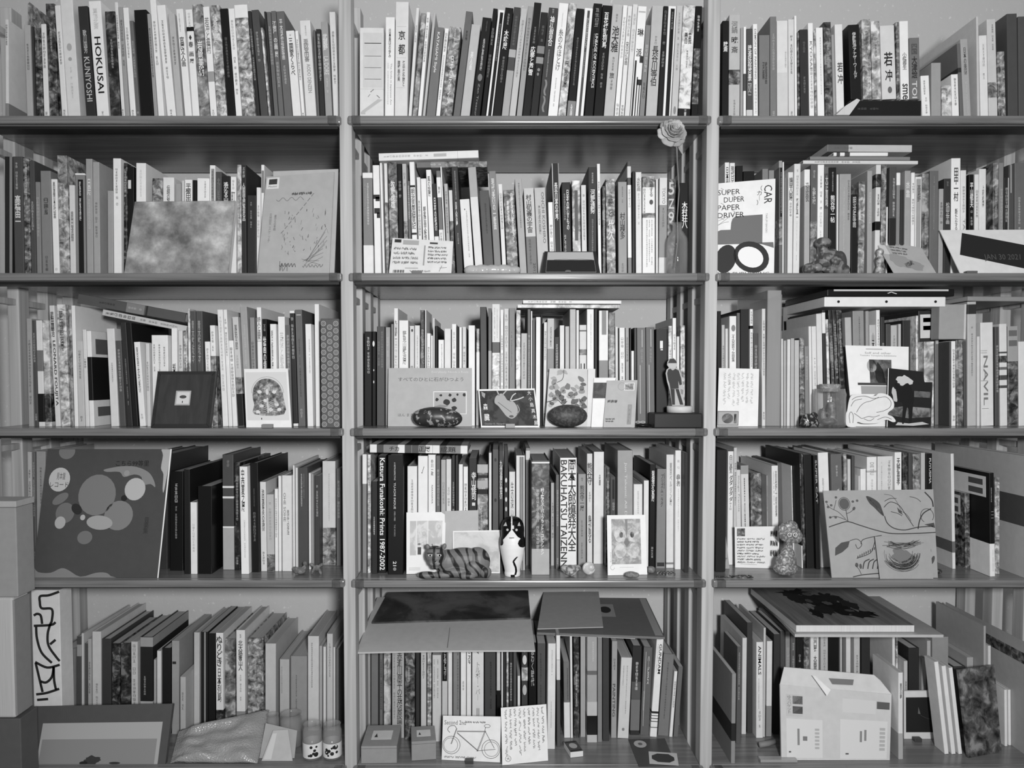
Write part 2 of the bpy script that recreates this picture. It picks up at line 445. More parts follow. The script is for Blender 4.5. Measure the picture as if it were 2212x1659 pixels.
def shelf_books(k, bay, text, inset=0.05, depth=0.215):
    rows = [parse(l) for l in text.strip().splitlines() if l.strip()]
    built = []; prev = []
    lo, hi = INNER[bay]; lo += 0.0012; hi -= 0.0012
    for n, d in enumerate(rows):
        ins = d['inset'] if d['inset'] is not None else inset
        if d['bot']: ins = inset_from_bottom(k, d['x0'], d['bot'])
        ins = max(0.002, min(0.36, ins))
        z0 = SZ[k] + 0.0003
        if d['ztop']: z0 = P(d['x0'], d['ztop'], ins).z
        yb = proj((P(d['x0'], 900, ins).x, ins, z0))[1]
        xl = P(d['x0'], yb, ins).x; xr = P(d['x1'], yb, ins).x
        T = P(d['x0'] + d['dx'], d['yt'], ins)
        H = max(0.05, T.z - z0); s = (T.x - xl) / H
        dep = d['dep'] or (depth * R.uniform(0.9, 1.08)); dep = min(dep, DEP - 0.004 - ins)
        wid = xr - xl
        # keep clear of the neighbours already placed
        for (pl, pr, ps, pw, pH, pz, pi, pd) in prev[-5:]:
            if pi + pd <= ins or ins + dep <= pi: continue
            zc = min(z0 + H, pz + pH) - max(z0, pz)
            if zc <= 0: continue
            zb = max(z0, pz)
            r0 = pr + ps * (zb - pz); r1 = pr + ps * (zb - pz + zc)
            l0 = xl + s * (zb - z0); l1 = xl + s * (zb - z0 + zc)
            e0 = r0 + 0.0005 - l0; e1 = r1 + 0.0005 - l1
            if e0 > 0 or e1 > 0:
                if e0 > 0 and e1 > 0: xl += max(0, min(e0, e1)); wid -= max(0, min(e0, e1)); m = min(e0, e1); e0 -= m; e1 -= m
                if e1 > 0: s += e1 / zc
                elif e0 > 0: xl += e0; s -= e0 / zc * 0.98
        xl = max(xl, lo, ) if s >= 0 else max(xl, lo - s * H)
        wid = max(wid, 0.0028)
        lim = hi if s <= 0 else hi - s * H
        if xl + wid > lim:
            if xl + 0.004 < lim: wid = lim - xl
            else: s = min(s, (hi - xl - wid) / H)
        ang = math.atan(s); ca, sa = math.cos(ang), math.sin(ang)
        a = Vector((ca, 0, -sa)); u = Vector((sa, 0, ca)); th = max(0.0024, wid * ca - 0.0004)
        if ang >= 0:
            O = Vector((xl, ins, z0 + th * sa)) ; hgt = H / ca - th * abs(math.tan(ang)) * 0
        else:
            O = Vector((xl, ins, z0)); hgt = H / ca
        if ang >= 0: hgt -= th * sa
        specs = d['specs']
        wpx = d['x1'] - d['x0']
        if not specs and not d['nolet'] and wpx >= 7:
            f0 = R.uniform(.08, .25); f1 = min(.92, f0 + R.uniform(.25, .5)); specs = [['~', f0, f1]]
            if R.random() < .45: specs.append(['~', .88, .95])
        hard = wpx > 18
        kind = 'booklet' if wpx < 8.5 else ('exhibition_catalogue' if k == 0 else ('hardback_book' if hard else 'paperback_book'))
        M = frame_M(O, a, Vector((0, 1, 0)), u)
        NB[0] += 1
        b = build_book(kind, M, th, hgt, dep, d['tone'], d['pat'], specs, hard, seed=NB[0] * 7 + k)
        prev.append((xl, xl + wid, s, wid, H, z0, ins, dep))
        built.append((b, d, kind, wpx))
    N = len(built)
    for n, (b, d, kind, wpx) in enumerate(built):
        pos = (N - n) if bay < 2 else n + 1
        post = {0: 'the post', 1: 'the rose-side post', 2: 'the post'}[bay]
        size = 'slim ' if wpx < 9 else ('thick ' if wpx > 21 else '')
        col = TONES[int(min(9, max(0, round(d['tone']))))] + (' pictured' if d['pat'] else '')
        noun = {'booklet': 'booklet', 'exhibition_catalogue': 'catalogue', 'hardback_book': 'hardback', 'paperback_book': 'paperback'}[kind]
        tag(b, '%s%s %s standing %s from %s, %s, %s' % (size, col, noun, ordinal(pos), post, SHELF[k], BAY[bay]),
            {'booklet': 'booklet', 'exhibition_catalogue': 'catalogue'}.get(kind, 'book'), '%s of the %s' % (SHELF[k], BAY[bay]))
    return built

shelf_books(0, 0, '''
12 19 -1 42 8 | ~ .05 .25 2 | = .8 1 5
21 56 -2 3 5 p i12 d14 | = .66 1 8.3
59 72 -7 54 6.5
74 79 -7 57 2.2
80 94 -6 60 3 p | ~ .1 .3 6
96 107 -10 52 8.5
108 127 -11 8 3.2 p | ~ .2 .4 7
135 147 -19 12 8.5
148 175 -20 -4 8.2 | o .36 .42 6.5 .3 .7 | o .47 .5 6.3 .35 .65 | ~ .55 .8 7.2
188 209 -20 14 2 | 歌川国芳 .2 .4 7 .3 .7 | KUNIYOSHI .43 .81 7 .22 .8
211 237 -20 3 9 | 葛飾北斎 .06 .23 7.4 .3 .7 | HOKUSAI .29 .75 .6 .26 .78 | ~ .9 .98 4
240 262 -14 25 2 p
264 271 -22 5 8.4
272 281 -19 15 6
283 295 -23 17 9
296 304 -18 45 4
306 333 -17 22 1 n
334 342 -20 30 6
343 356 -27 -2 9
363 382 -26 12 9
383 397 -20 30 7
401 416 -21 20 9 | ~ .04 .2 5 .3 .5 | 官展又人画 .24 .5 2.5
417 432 -17 21 9 | ~ .03 .16 7 | = .15 .19 1 | ◆ .22 .27 2 .3 .7 h | 春 .28 .33 2 | 画 .37 .41 2 | 展 .43 .47 2
433 455 -21 10 5 p | 岩崎美術 .3 .6 8.8 .25 .75
456 470 -22 15 9 | 若冲と蕪村 .09 .4 4.5 | = .55 .64 6 | ~ .88 .98 4
471 492 -18 12 6 p | 北斎漫画展 .08 .32 8.4 .2 .7
493 510 -21 19 1 | ~ .25 .6 4.5
511 524 -21 19 9 | ~ .1 .36 6 | ~ .42 .75 3.5
525 553 -21 11 6 p | = 0 .11 9 | = .94 1 9
556 563 -25 24 2
565 581 -25 22 3
582 587 -21 60 6.5 p
588 593 -18 25 2
594 603 -23 26 4
604 615 -22 24 4 | 江戸 .09 .2 8.5 .15 .85 | の .24 .28 8.5 | 画 .29 .34 8.5 | 展 .36 .41 8.5 | ~ .45 .68 7
616 633 -20 25 4 | 平木浮世絵版画 .07 .43 8 .3 .7 | ~ .48 .65 7.4
634 652 -17 67 8.6 | ~ .02 .06 3 | 三囲家くらべ .08 .48 1 .25 .75
653 660 -16 67 9 
662 685 -15 45 8.3 | ~ .05 .15 5 .45 .6 | 亜欧堂田善 .18 .4 4.5 .25 .7 | AODO_DENZEN .42 .7 5.5 .4 .75
686 691 -10 65 4
692 703 -10 63 2 | ~ .05 .55 7.5
704 719 -11 47 6 | 武蔵野 .12 .28 8.6 | LA_DORE .34 .52 8 | ~ .55 .7 8
721 734 -10 26 8.2
''', inset=0.045)

shelf_books(0, 1, '''
777 829 0 60 8.2 n | ! .14 .96 7.7 .05 .62 | = .63 .64 7.6 | ! .2 .9 7.2 .155 .165 | ! .2 .9 7.2 .29 .297 | ! .2 .9 7.2 .41 .417 | ! .2 .9 7.2 .53 .537 | 〳 .64 .67 3 .45 .6 v | 〳 .69 .72 3.5 .35 .45 v | 〵 .7 .73 3 .7 .85 v | 〳 .74 .9 7 .05 .95 v
831 851 2 37 8.8 | 日本美術の歩み .11 .38 1.5 .35 .62 | The_Smile_in_Japanese_Art .43 .82 5.5 .55 .75 | ~ .43 .82 6.6 .25 .4
852 880 3 4 8.2 | 京 .235 .31 .6 .24 .76 | 都 .345 .43 .6 .24 .76 | ! .1 .85 6 .2 .203 | ! .1 .85 6 .455 .458 | 洛中洛外図と .48 .69 3 .58 .78 | 障壁画の美 .48 .65 3 .2 .4 | ! .1 .8 6 .7 .703
881 888 18 17 8.3 | ~ .15 .3 5
889 900 21 28 5 p
901 909 20 26 9 | ~ .05 .45 3.5
911 917 25 28 7
919 939 21 58 4.4 | KATAGAMI_Style .05 .47 8.5 .25 .6
940 949 21 61 9 | ~ .05 .25 3 .2 .8 | ~ .28 .75 3.5 .3 .7
950 975 22 57 5 p | ~ .02 .22 8.5 .45 .6 | 日本のデザイン .3 .8 8.5 .38 .68
977 992 30 24 4 | ~ .14 .26 1.5
993 1013 25 52 7 | 美人画 .27 .46 8.7 .3 .6
1015 1035 28 37 1.3 | ~ .03 .13 5 .5 .6 | 長沢芦雪展覧会図録 .2 .5 7 .35 .6 | o .53 .6 4.5 .25 .75 | Zen_Treasures .62 .98 5 .4 .6
1037 1047 28 18 1 | ~ .14 .32 6 | ~ .4 .6 5
1048 1062 29 21 9 n | ! .32 .82 1 .02 1 | ~ .12 .45 5.5 .42 .7
1063 1081 28 16 1 | ~ .05 .15 6 | 木喰展 .19 .36 9 .2 .75 | ~ .42 .65 5.5
1082 1097 24 15 2.6 | ~ .05 .33 4.5 | = .36 .43 6.5 | = .43 .54 3 | = .54 1 6.3
1098 1112 26 18 7.2 | ~ .1 .6 5.5
1114 1126 23 13 6 | ~ .1 .55 4
1127 1143 24 5 1.2 | ~ .2 .34 5.5 | 応挙と芦雪 .36 .6 9 .15 .8
1144 1160 19 26 1.6 | = .3 .37 5 | = .4 .46 5.5 | ~ .12 .27 4.5 | o .5 .53 5 .3 .7 | o .54 .57 5 .3 .6
1161 1181 18 16 2.6 | ~ .01 .05 7 | 神仏習合 .07 .33 8.6 .25 .75 | ~ .36 .6 7 .4 .55 | ~~ .62 .9 5 .3 .65
1182 1203 18 6 9 | ~ .08 .2 6 .47 .55 | 糸のみほとけ .21 .56 4 .28 .75 | ~ .62 .86 4.5 .42 .55
1204 1221 17 6 7 p | 円山応挙展 .48 .7 2 .25 .72
1223 1240 13 18 1 | ~ .25 .67 5.2 .38 .62 | = .8 1 5 | 永徳 .83 .95 8.5 .35 .65
1241 1259 11 17 9 n | ! .36 .66 3 .02 1 | 対決巨匠たち .08 .34 6.5 .38 .64 | ~ .38 .6 6 .4 .6
1261 1280 12 7 1 | LINEAGE_OF_ECCENTRICS .25 .7 8.8 .5 .8 | ~ .25 .65 6 .3 .42 | ~ .04 .2 6 .25 .75
1281 1302 11 11 1 | 百花繚乱列島 .06 .36 9 .25 .72 | ~ .4 .7 6 .38 .62
1303 1325 10 9 7 | ~ .08 .15 4 .4 .6 | 池大雅 .18 .4 1.2 .15 .85 | ~ .44 .56 4 | 旅 .57 .62 1.5 .25 .7 | ~ .63 .72 3.5
1326 1336 10 11 9 | ~ .1 .45 6 | ~ .83 .93 5
1337 1347 8 13 8.5 | 宋元仏画 .3 .5 4 | ~ .08 .26 5.5 | ~ .84 .95 3.5
1348 1359 10 9 8.2 | ~ .08 .4 6.5
1360 1379 9 13 9 | ! .1 .9 7 .04 .055 | 琳 .19 .255 1 .15 .85 | 派 .36 .43 1 .15 .8 | ! .62 1 2 .42 .48 | ! .1 .3 2 .46 1 | ! .45 .58 2 .6 1 | ! .75 .86 2 .66 1 | ! .5 1 2 .62 .67
1380 1391 6 54 5 | ~ .2 .48 7.5 | ~ .58 .75 3
1394 1418 4 12 7 | ~ .23 .33 5 | 長谷川等伯 .34 .68 2 .22 .8
1419 1429 5 13 1.2 | ~ .3 .52 6 | ~ .04 .25 5
1431 1448 7 13 9 n | ! .3 .8 1 .02 1 | ~ .05 .2 6 .42 .68
1449 1463 2 12 7.3 | ~ .06 .55 5.5 | o .85 .92 5 .3 .7
1464 1490 4 11 8 p | = .87 1 1.2 | 曾我 .23 .325 1 .52 .8 | 蕭白 .23 .325 1 .2 .48 | ~ .38 .53 2.5 .42 .58 | 三重県立 .88 .99 8 .48 .68
1493 1507 2 13 3 p | = .0 .36 1 | ~ .08 .22 8.6 | = .83 1 1
''', inset=0.045)

shelf_books(0, 2, '''
1559 1573 2 45 1 | 暁斎 .2 .3 9 .15 .85
1574 1598 1 32 7 | 河鍋 .06 .17 4.5 .2 .75 | 暁 .2 .26 2.5 .2 .8 | 斎 .29 .35 3 .2 .8 | = .5 .64 3.6 p | ~ .78 .95 4.5 .4 .6
1599 1605 0 60 6
1606 1612 -1 58 9 n | = .48 .66 3
1613 1626 -2 62 3 | 暁斎妖怪百景 .17 .55 8.8 .2 .85 | 図 .57 .7 6 | = .85 1 7.6
1628 1638 -5 52 9 | DEMON_OF_PAINTING .05 .55 4.5 .3 .7 | ~ .57 .9 6.8
1640 1663 0 76 4.6 | 暁斎漫画 .3 .55 2.5 .55 .75 | 河鍋 .3 .5 2.5 .3 .5
1664 1678 -4 36 4.6 
1679 1703 -5 45 8.2 | = .5 1 7.7 | ~ .3 .46 6.2 .7 .85
1704 1717 -5 42 8 
1718 1723 -8 34 9
1724 1729 -4 70 3.4 p
1730 1748 -8 64 2 | ~ .1 .25 4.5 | ~ .5 .68 5
1749 1760 -7 50 9 | KYOSAI .18 .45 5 .25 .75 | ~ .45 .85 6
1761 1766 -6 66 5.5 p
1767 1782 -6 60 9 | ~ .1 .7 6 .5 .65
1784 1800 -5 48 3 p | 芸術新潮 .2 .45 6 .3 .7
1801 1807 -5 75 6
1808 1825 -5 53 8.4 | 若 .38 .48 2.5 .2 .9 | 冲 .5 .6 2.5 .2 .9
1838 1862 -6 54 1.2 z215 | 伊藤若冲アナザーワールド .1 .72 8 .32 .66
1865 1884 -4 42 5.5 p z215
1885 1904 -4 46 6.3 p z215
1906 1937 -6 56 8 z215 | 若 .36 .55 1 .2 .8 | 冲 .6 .76 1 .25 .75 | o .83 .92 4 .4 .7
1938 1945 -3 48 4 p z215
1946 1965 -3 46 9 z215 | 小幡春生 .4 .62 4.5 .25 .75 | sme .8 1 2 .2 .8
1966 1988 -2 82 4.4 z215 | 四国 .1 .27 3 .2 .75 | 大津絵 .3 .66 1.5 .2 .75 | TOI .7 .98 8 .2 .7
1993 2011 -4 164 9 | ~ .1 .4 3.5 .25 .5 | ~ .45 .8 5 .4 .65
2012 2033 0 136 6 n
2036 2057 -2 185 7 p
2058 2073 -4 161 9 | ~ .08 .7 4
2075 2082 -10 94 4 | = .3 .36 2 
2083 2099 -13 85 6.3 | 日本の美術 .1 .42 3.4 .3 .7 | ~ .5 .95 7.4
2112 2117 -3 36 7.5 n d33
2119 2136 -5 77 8.5 | ~ .1 .5 6
2137 2156 -8 42 7.6 | ~ .05 .3 4 .5 .7 | = .6 .75 5 p
2158 2174 -4 112 5 p
2178 2200 -3 30 3 n d30
2201 2230 -2 36 3.2 n d30
''', inset=0.045)

shelf_books(1, 0, '''
10 27 0 338 1.6 n | ! .65 1 5 
32 53 -6 338 3 | ~ .05 .3 7.5 .25 .5 | 高橋由一 .32 .54 8.8 .15 .75
54 67 -5 342 4 p | ~ .05 .35 8
68 79 -5 347 3 | ~ .35 .6 7.5
80 90 -4 393 5
92 114 -5 369 5 | ~ .2 .42 1.5 .25 .75 | ~ .8 .95 2.5 .3 .6
116 129 -6 387 9 | 黒田清輝日本近代絵画 .03 .4 2.5 .3 .7 | ~ .85 .97 5
130 151 -7 336 5.5 p d24
152 164 -3 400 8 | 鹿田清輝 .28 .62 4.6 .25 .75
165 186 -3 374 5 n | = 0 .018 9 | ! .3 .82 1.2 .06 1 | 藤島武二展覧会図録 .08 .46 8 .42 .62
188 202 -3 343 6 | 日展 .17 .31 8.4 .2 .8 | ~ .34 .6 7.4
203 217 -3 350 6.2 | ~ .35 .66 4
233 245 -1 412 6 n
246 263 -4 342 9 | ~ .06 .3 3.5 .3 .6 | ~ .32 .4 4
267 275 0 352 2 p | ~ .05 .3 8
276 290 -1 360 1 n | ! .1 .55 8 .12 .2
294 315 0 352 9 n d26 | ~ .06 .3 7.5
329 351 0 385 4.4 p
352 376 0 383 8.4 | 伝説の写真 .08 .3 2 .35 .65
379 391 0 397 6
392 398 0 390 7.5
399 415 0 388 9 | 平櫛田中 .04 .24 1 .15 .85
416 425 0 389 1 n
426 452 0 385 9 | ~ .03 .2 4 .6 .75
453 465 0 357 9 | ! .3 .85 5.6 .03 .9 | ~ .05 .3 3
466 479 0 371 3 | 北川民次 .06 .3 4.8 .25 .75
480 497 0 380 1.5 | 遙かなる山 .06 .25 8.8 .2 .8
498 510 0 382 9 | 町 .15 .25 4 | ~ .03 .13 6
513 522 -1 356 7.5 p
523 533 -2 356 2 | ~ .02 .12 7 | 人間国宝展覧会名品 .16 .5 8
534 553 0 422 2 | ~ .08 .4 6.5 .35 .55
554 563 0 405 8.6 | ~ .2 .6 6
564 571 0 356 9 d24 | ! .2 .9 5 .05 .25
''', inset=0.06)

shelf_books(1, 1, '''
786 807 -3 373 5 | = 0 .052 9 | = .69 1 8.7 | ~ .1 .5 8.5 .42 .64 | ~ .07 .35 7 .2 .3
810 824 -5 357 9 n | ! 0 1 2 .26 .3 | ! .35 1 2 .28 .32 | ! .1 1 2 .38 .43 | ! .5 1 2 .42 .47
827 832 -7 352 9
835 842 -6 353 8.4 | = .34 1 5.5 p
843 862 -5 350 4 p | 牧野虎雄 .16 .4 8.6 .25 .75
863 873 -5 354 1 | ~ .15 .3 6
875 884 -9 354 7 | = .5 1 5.5 p | ~ .08 .2 5
885 891 -6 391 4 | ~ .05 .4 8
893 904 -9 350 9 | ! 0 1 1.5 .2 .22 | 明治吉原細見記 .23 .58 2.5 .12 .88 | ! 0 1 1.5 .61 .63
906 914 -6 383 8.6
917 929 -10 386 9 | 朝倉摂画文断想 .28 .62 2 .25 .75 | o .64 .67 1 .3 .6
931 942 -12 367 9 | 風の絵展 .06 .25 3 .2 .75 | ~ .8 .95 5
943 952 -10 397 2.2 | 日本の呪術 .15 .5 8.6 .2 .75 | = .56 1 8.6
953 962 -11 369 4.4 | = .06 .25 8.8 | = .55 .78 8.6 | ~ .15 .22 3 | ~ .58 .74 4
963 966 -12 360 9
967 975 -8 397 6.8
976 984 -7 411 8 | = .35 1 3 p
987 1001 -14 360 2.3 | ~ .04 .3 7 .4 .6 | 日本人形の夢 .32 .53 8.6 .28 .6 | ~ .6 .7 7 .4 .6
1004 1025 -13 431 8.4 | ~ .15 .75 5 .55 .7 | o .12 .14 2 .4 .5
1028 1045 -17 362 8.2 | = 0 .27 6.4
1047 1068 -12 412 3.2 | ~ .15 .5 1.5 .45 .65
1069 1084 -13 370 5 | 現代美術の一断面 .07 .55 8.2 .25 .7
1086 1095 -10 398 8.4
1097 1121 -10 411 4 p | 日韓近代美術家のまなざし .04 .6 8.8 .6 .85 | 朝鮮で描く .12 .4 8.8 .25 .45
1124 1139 -12 387 6.4 | ~ .04 .5 3.5 .4 .65
1140 1162 -9 407 7.4 | 村山知義の宇宙 .07 .5 1.3 .18 .72 | = .54 1 4.4 | ~ .57 .86 3 .25 .5 | 2012 .84 .97 2 .6 .85
1163 1187 -9 406 7 | ONCHI_KOSHIRO .05 .62 4 .6 .85 | 恩地孝四郎展 .2 .52 4.5 .25 .48
1189 1199 -5 437 9 | ~ .3 .7 4
1200 1215 -10 353 1.6 | ! 0 .12 7 | ! .9 1 6 | 長谷川潔の世界 .17 .5 8.8 .25 .75 | ~ .8 .92 7
1217 1236 -4 394 1.6 | 日本の麗すもの .08 .5 8.6 .5 .82 | ~ .12 .4 6.5 .2 .42 | SUMMER_ART .55 .95 7 .2 .4
1238 1256 -3 390 6.4 p | ! .3 .7 3.3 .1 .62
1258 1269 -3 400 8 | ~ .1 .6 5
1271 1289 0 361 2.2 | ~ .05 .17 7.5 .4 .6 | 河野通勢 .2 .42 8.4 .25 .8 | ~ .45 .9 6 .4 .6
1293 1300 -5 354 9
1302 1309 -1 402 3 p
1311 1331 -3 387 5 p | 夢二と .2 .38 1.5 .2 .8 | 竹久 .42 .62 8.4 .2 .85
1336 1355 -1 393 5.8 | ~ .05 .22 3.5 .42 .58 | 村山槐多 .32 .6 1.8 .2 .8 | ~ .85 .95 4
1357 1365 -2 349 3.4 | = .04 .14 8 | = .2 .83 9 | ~ .24 .4 5 | = .83 1 5
1366 1372 0 370 2
1374 1387 -1 372 8.4 | 水彩画 .05 .18 4.5 | ~ .2 .5 6.6
1388 1415 0 381 8.8 n | = .0 .11 5 p | 躍動する .03 .2 3 .55 .85 | ~ .12 .4 4 .05 .25 | o .23 .28 3 .55 .85 | = .36 .41 4 p | ~ .43 .9 4.6 .3 .4 | ~ .43 .85 4.6 .5 .6 | ~ .43 .88 4.6 .7 .8
1417 1422 0 387 8.4
1423 1440 2 384 8.2 | = .27 .8 5.6 | TOKYO .1 .26 5.5 .35 .75 | ~ .3 .5 4
1441 1459 0 387 4 p | 5 .03 .16 7.4 .1 .8 h | Z .2 .3 7.4 .1 .8 h | 9 .33 .45 7.4 .1 .8 h
1468 1487 0 395 1 | 木村荘八 .2 .48 9 .25 .9
''', inset=0.07)

shelf_books(1, 2, '''
1566 1576 0 351 9 i10 | 日本画 .04 .2 2
1577 1588 0 352 9 i10 | 現代日本 .03 .2 2
1590 1605 0 358 1 n i10
1606 1630 0 370 1 n i10
1647 1660 0 365 5 i10
1661 1673 0 368 5.4 i10
1679 1689 1 347 4 | = 0 .06 6 | ! .35 .95 1 .06 .48 | ~ .1 .45 7.5 .5 .8 | = .5 .72 4.5 p
1690 1693 1 350 9
1694 1700 0 384 4.6
1701 1712 2 372 8.3 | 福田平八郎展 .05 .27 1.5 .15 .9 | ~ .29 .45 5
1713 1727 3 354 8.3 | ~ .05 .28 6 | 齋藤真一 .3 .47 4 .35 .7 | ~ .5 .85 6.6 .45 .55
1737 1749 1 366 6.4 | = 0 .15 8.8 | 没後 .12 .3 4
1750 1764 2 356 3.6 | ~ .05 .12 7 | 矢野大塚 .2 .35 7.5 .25 .75 | = .5 1 4.5 p
1765 1779 2 356 9 | ~ .1 .4 4.5 | ~ .42 .8 7
1780 1789 1 360 4 | = .06 .38 3 | 大正異端 .08 .36 7.4
1790 1806 0 362 1 | ~ .04 .22 7 .4 .6 | 熊谷守一帖 .25 .5 8.5 .2 .8
1807 1811 1 377 8.3
1812 1837 2 376 6 n | ~ .06 .45 3 .7 .88 | ~ .1 .8 7.4 .3 .45
1838 1852 0 420 1 | 明治版画 .03 .4 7 .22 .75
1853 1867 3 392 5 p | ~ .1 .5 3
1873 1884 1 369 6 | ~ .2 .5 7.6
1889 1900 4 356 8 | = .08 .2 3 p | ~ .26 .46 2.5 | = .5 .58 1
1902 1913 3 356 5 p
1914 1917 1 447 9
1919 1934 3 361 3 | ~ .1 .45 8 .45 .8 | = .46 1 1.6
1935 1943 2 373 5 | = 0 .12 8.8
1944 1952 0 410 2 n
1953 1966 2 369 6 | 水墨画 .1 .25 8.4
1967 1975 2 373 8.8 | ~ .1 .5 4
1976 1990 2 382 8.4 n | ! .12 .82 6 .02 .98 | 髙島野 .08 .25 3.4 .25 .8
1991 2006 1 375 4 p
2007 2026 2 369 4 | ~ .05 .55 6.2 .42 .52
2027 2037 2 408 6.2 | ~ .15 .4 3.5
2038 2053 0 386 2.2 | ~ .03 .08 5 | 松田正平画 .24 .46 7 .25 .8
2054 2074 -1 342 9 | 田中一村 .08 .36 1.5 .25 .75 | 新たなる全貌 .42 .7 3.5 .38 .7
2075 2087 -1 368 8.4 | TAKAYAMA .45 .9 5.5 .4 .8 | ~ .15 .4 4.5
2093 2104 0 377 1 | 平山郁夫 .08 .32 9 .2 .85 | ~ .35 .5 7
2105 2114 1 377 8.4
2115 2130 0 365 8.4 | 上村松園 .15 .35 4.5 .4 .7
2144 2156 2 352 4.4 p d24
2157 2167 1 352 5
2168 2178 1 384 1.8 | ! .88 1 8.6 | ~ .1 .45 7
2180 2191 -1 356 3 | ! .3 .5 6.5 0 .25
2192 2216 0 352 4 | ~ .3 .75 7.6 .3 .5
''', inset=0.07)

shelf_books(2, 0, '''
62 73 -5 688 6 | ~ .2 .8 3.5
75 83 -7 692 3
84 97 -8 692 8.3 | = .28 .48 4.4 | = .69 .96 1
98 112 -9 692 7 p | = .69 .96 2.6 p
120 131 -14 660 8.2 | ~ .08 .22 4 .1 .9 | 藤田嗣治 .05 .26 2 .2 .85 | LEONARD_FOUJITA .29 .83 1 .2 .9
133 152 -11 658 7 p | 藤田嗣治展 .05 .38 3 .25 .7
154 160 -7 661 5 p
161 169 -9 660 9 n
170 184 -13 737 7.3
185 193 -9 712 8.2 | ~ .3 .4 3
194 204 -13 715 8.8 | = .27 .73 1 | @ .1 .5 .08 .24 3.6 r | @ .1 .5 .8 .9 3.6 r
240 257 -10 710 8.2 | ~ .35 .55 4 .4 .6
259 272 -10 736 3.2 | ~ .1 .6 7
275 287 -18 697 2 | ~ .35 .8 6.4 .4 .6
288 299 -22 698 1.2 n
302 315 -13 739 9 | 東京国立近代美術 .06 .6 3.5 .3 .65 | ~ .82 .92 5
318 326 -4 742 8
331 366 -4 724 8.8 | ~ .1 .4 3 .1 .22 | ~ .1 .4 3 .42 .54 | ~ .1 .35 3 .72 .84
372 384 -2 709 9 n | 坂本 .36 .46 1
387 396 -2 714 8 | ~ .15 .4 4
397 405 -1 714 6 p
409 414 -4 667 7.6 p
415 427 -6 672 3.2 | 青木繁坂本 .08 .45 6 .25 .7
428 442 -7 672 3.2 | 青木繁坂本 .08 .45 6 .25 .7
448 459 -6 738 9 | ~ .08 .4 5
460 471 -7 703 9 | ~ .06 .26 4 | = .3 1 4.5 p
481 493 -12 669 8.8 | ~ .06 .7 6.2
494 502 -12 669 8.8 | ~ .08 .4 5
503 513 -12 736 9 | ~ .08 .25 2.5 | ~ .27 .7 4
515 528 -14 685 7.6 | 萬鉄五郎 .07 .3 4 .3 .75 | ~ .35 .5 6 | = .55 .7 5 p | = .7 1 1.5
531 546 -13 663 6.2 | ~ .15 .5 7.6 .4 .65
547 557 -8 686 5.6
559 569 -5 664 9 | 詩人と画家 .08 .27 3 .15 .85 | ! 0 1 1.5 .28 .285 | ! 0 1 1.5 .52 .525
570 580 -4 689 1 | ~ .05 .12 6 | 絵画の領分 .16 .55 8.8
587 600 -4 700 9 | 朝日新聞社展 .06 .45 4 .2 .5
604 619 -4 684 9 | 芸術と戦争 .14 .5 7.3 .25 .8
622 632 -6 702 4 | ~ .1 .45 7.6
634 644 -9 671 2 | = 0 .024 9 | = .975 1 9 | ~ .06 .42 7.4
645 660 -8 669 4 | ! .2 .85 7 .04 .05 | ~ .25 .75 2.2 .4 .6 | ~ .85 .93 7
664 677 -5 700 9 | ~ .15 .5 5 .55 .75
682 692 -3 657 9 n
''', inset=0.06)

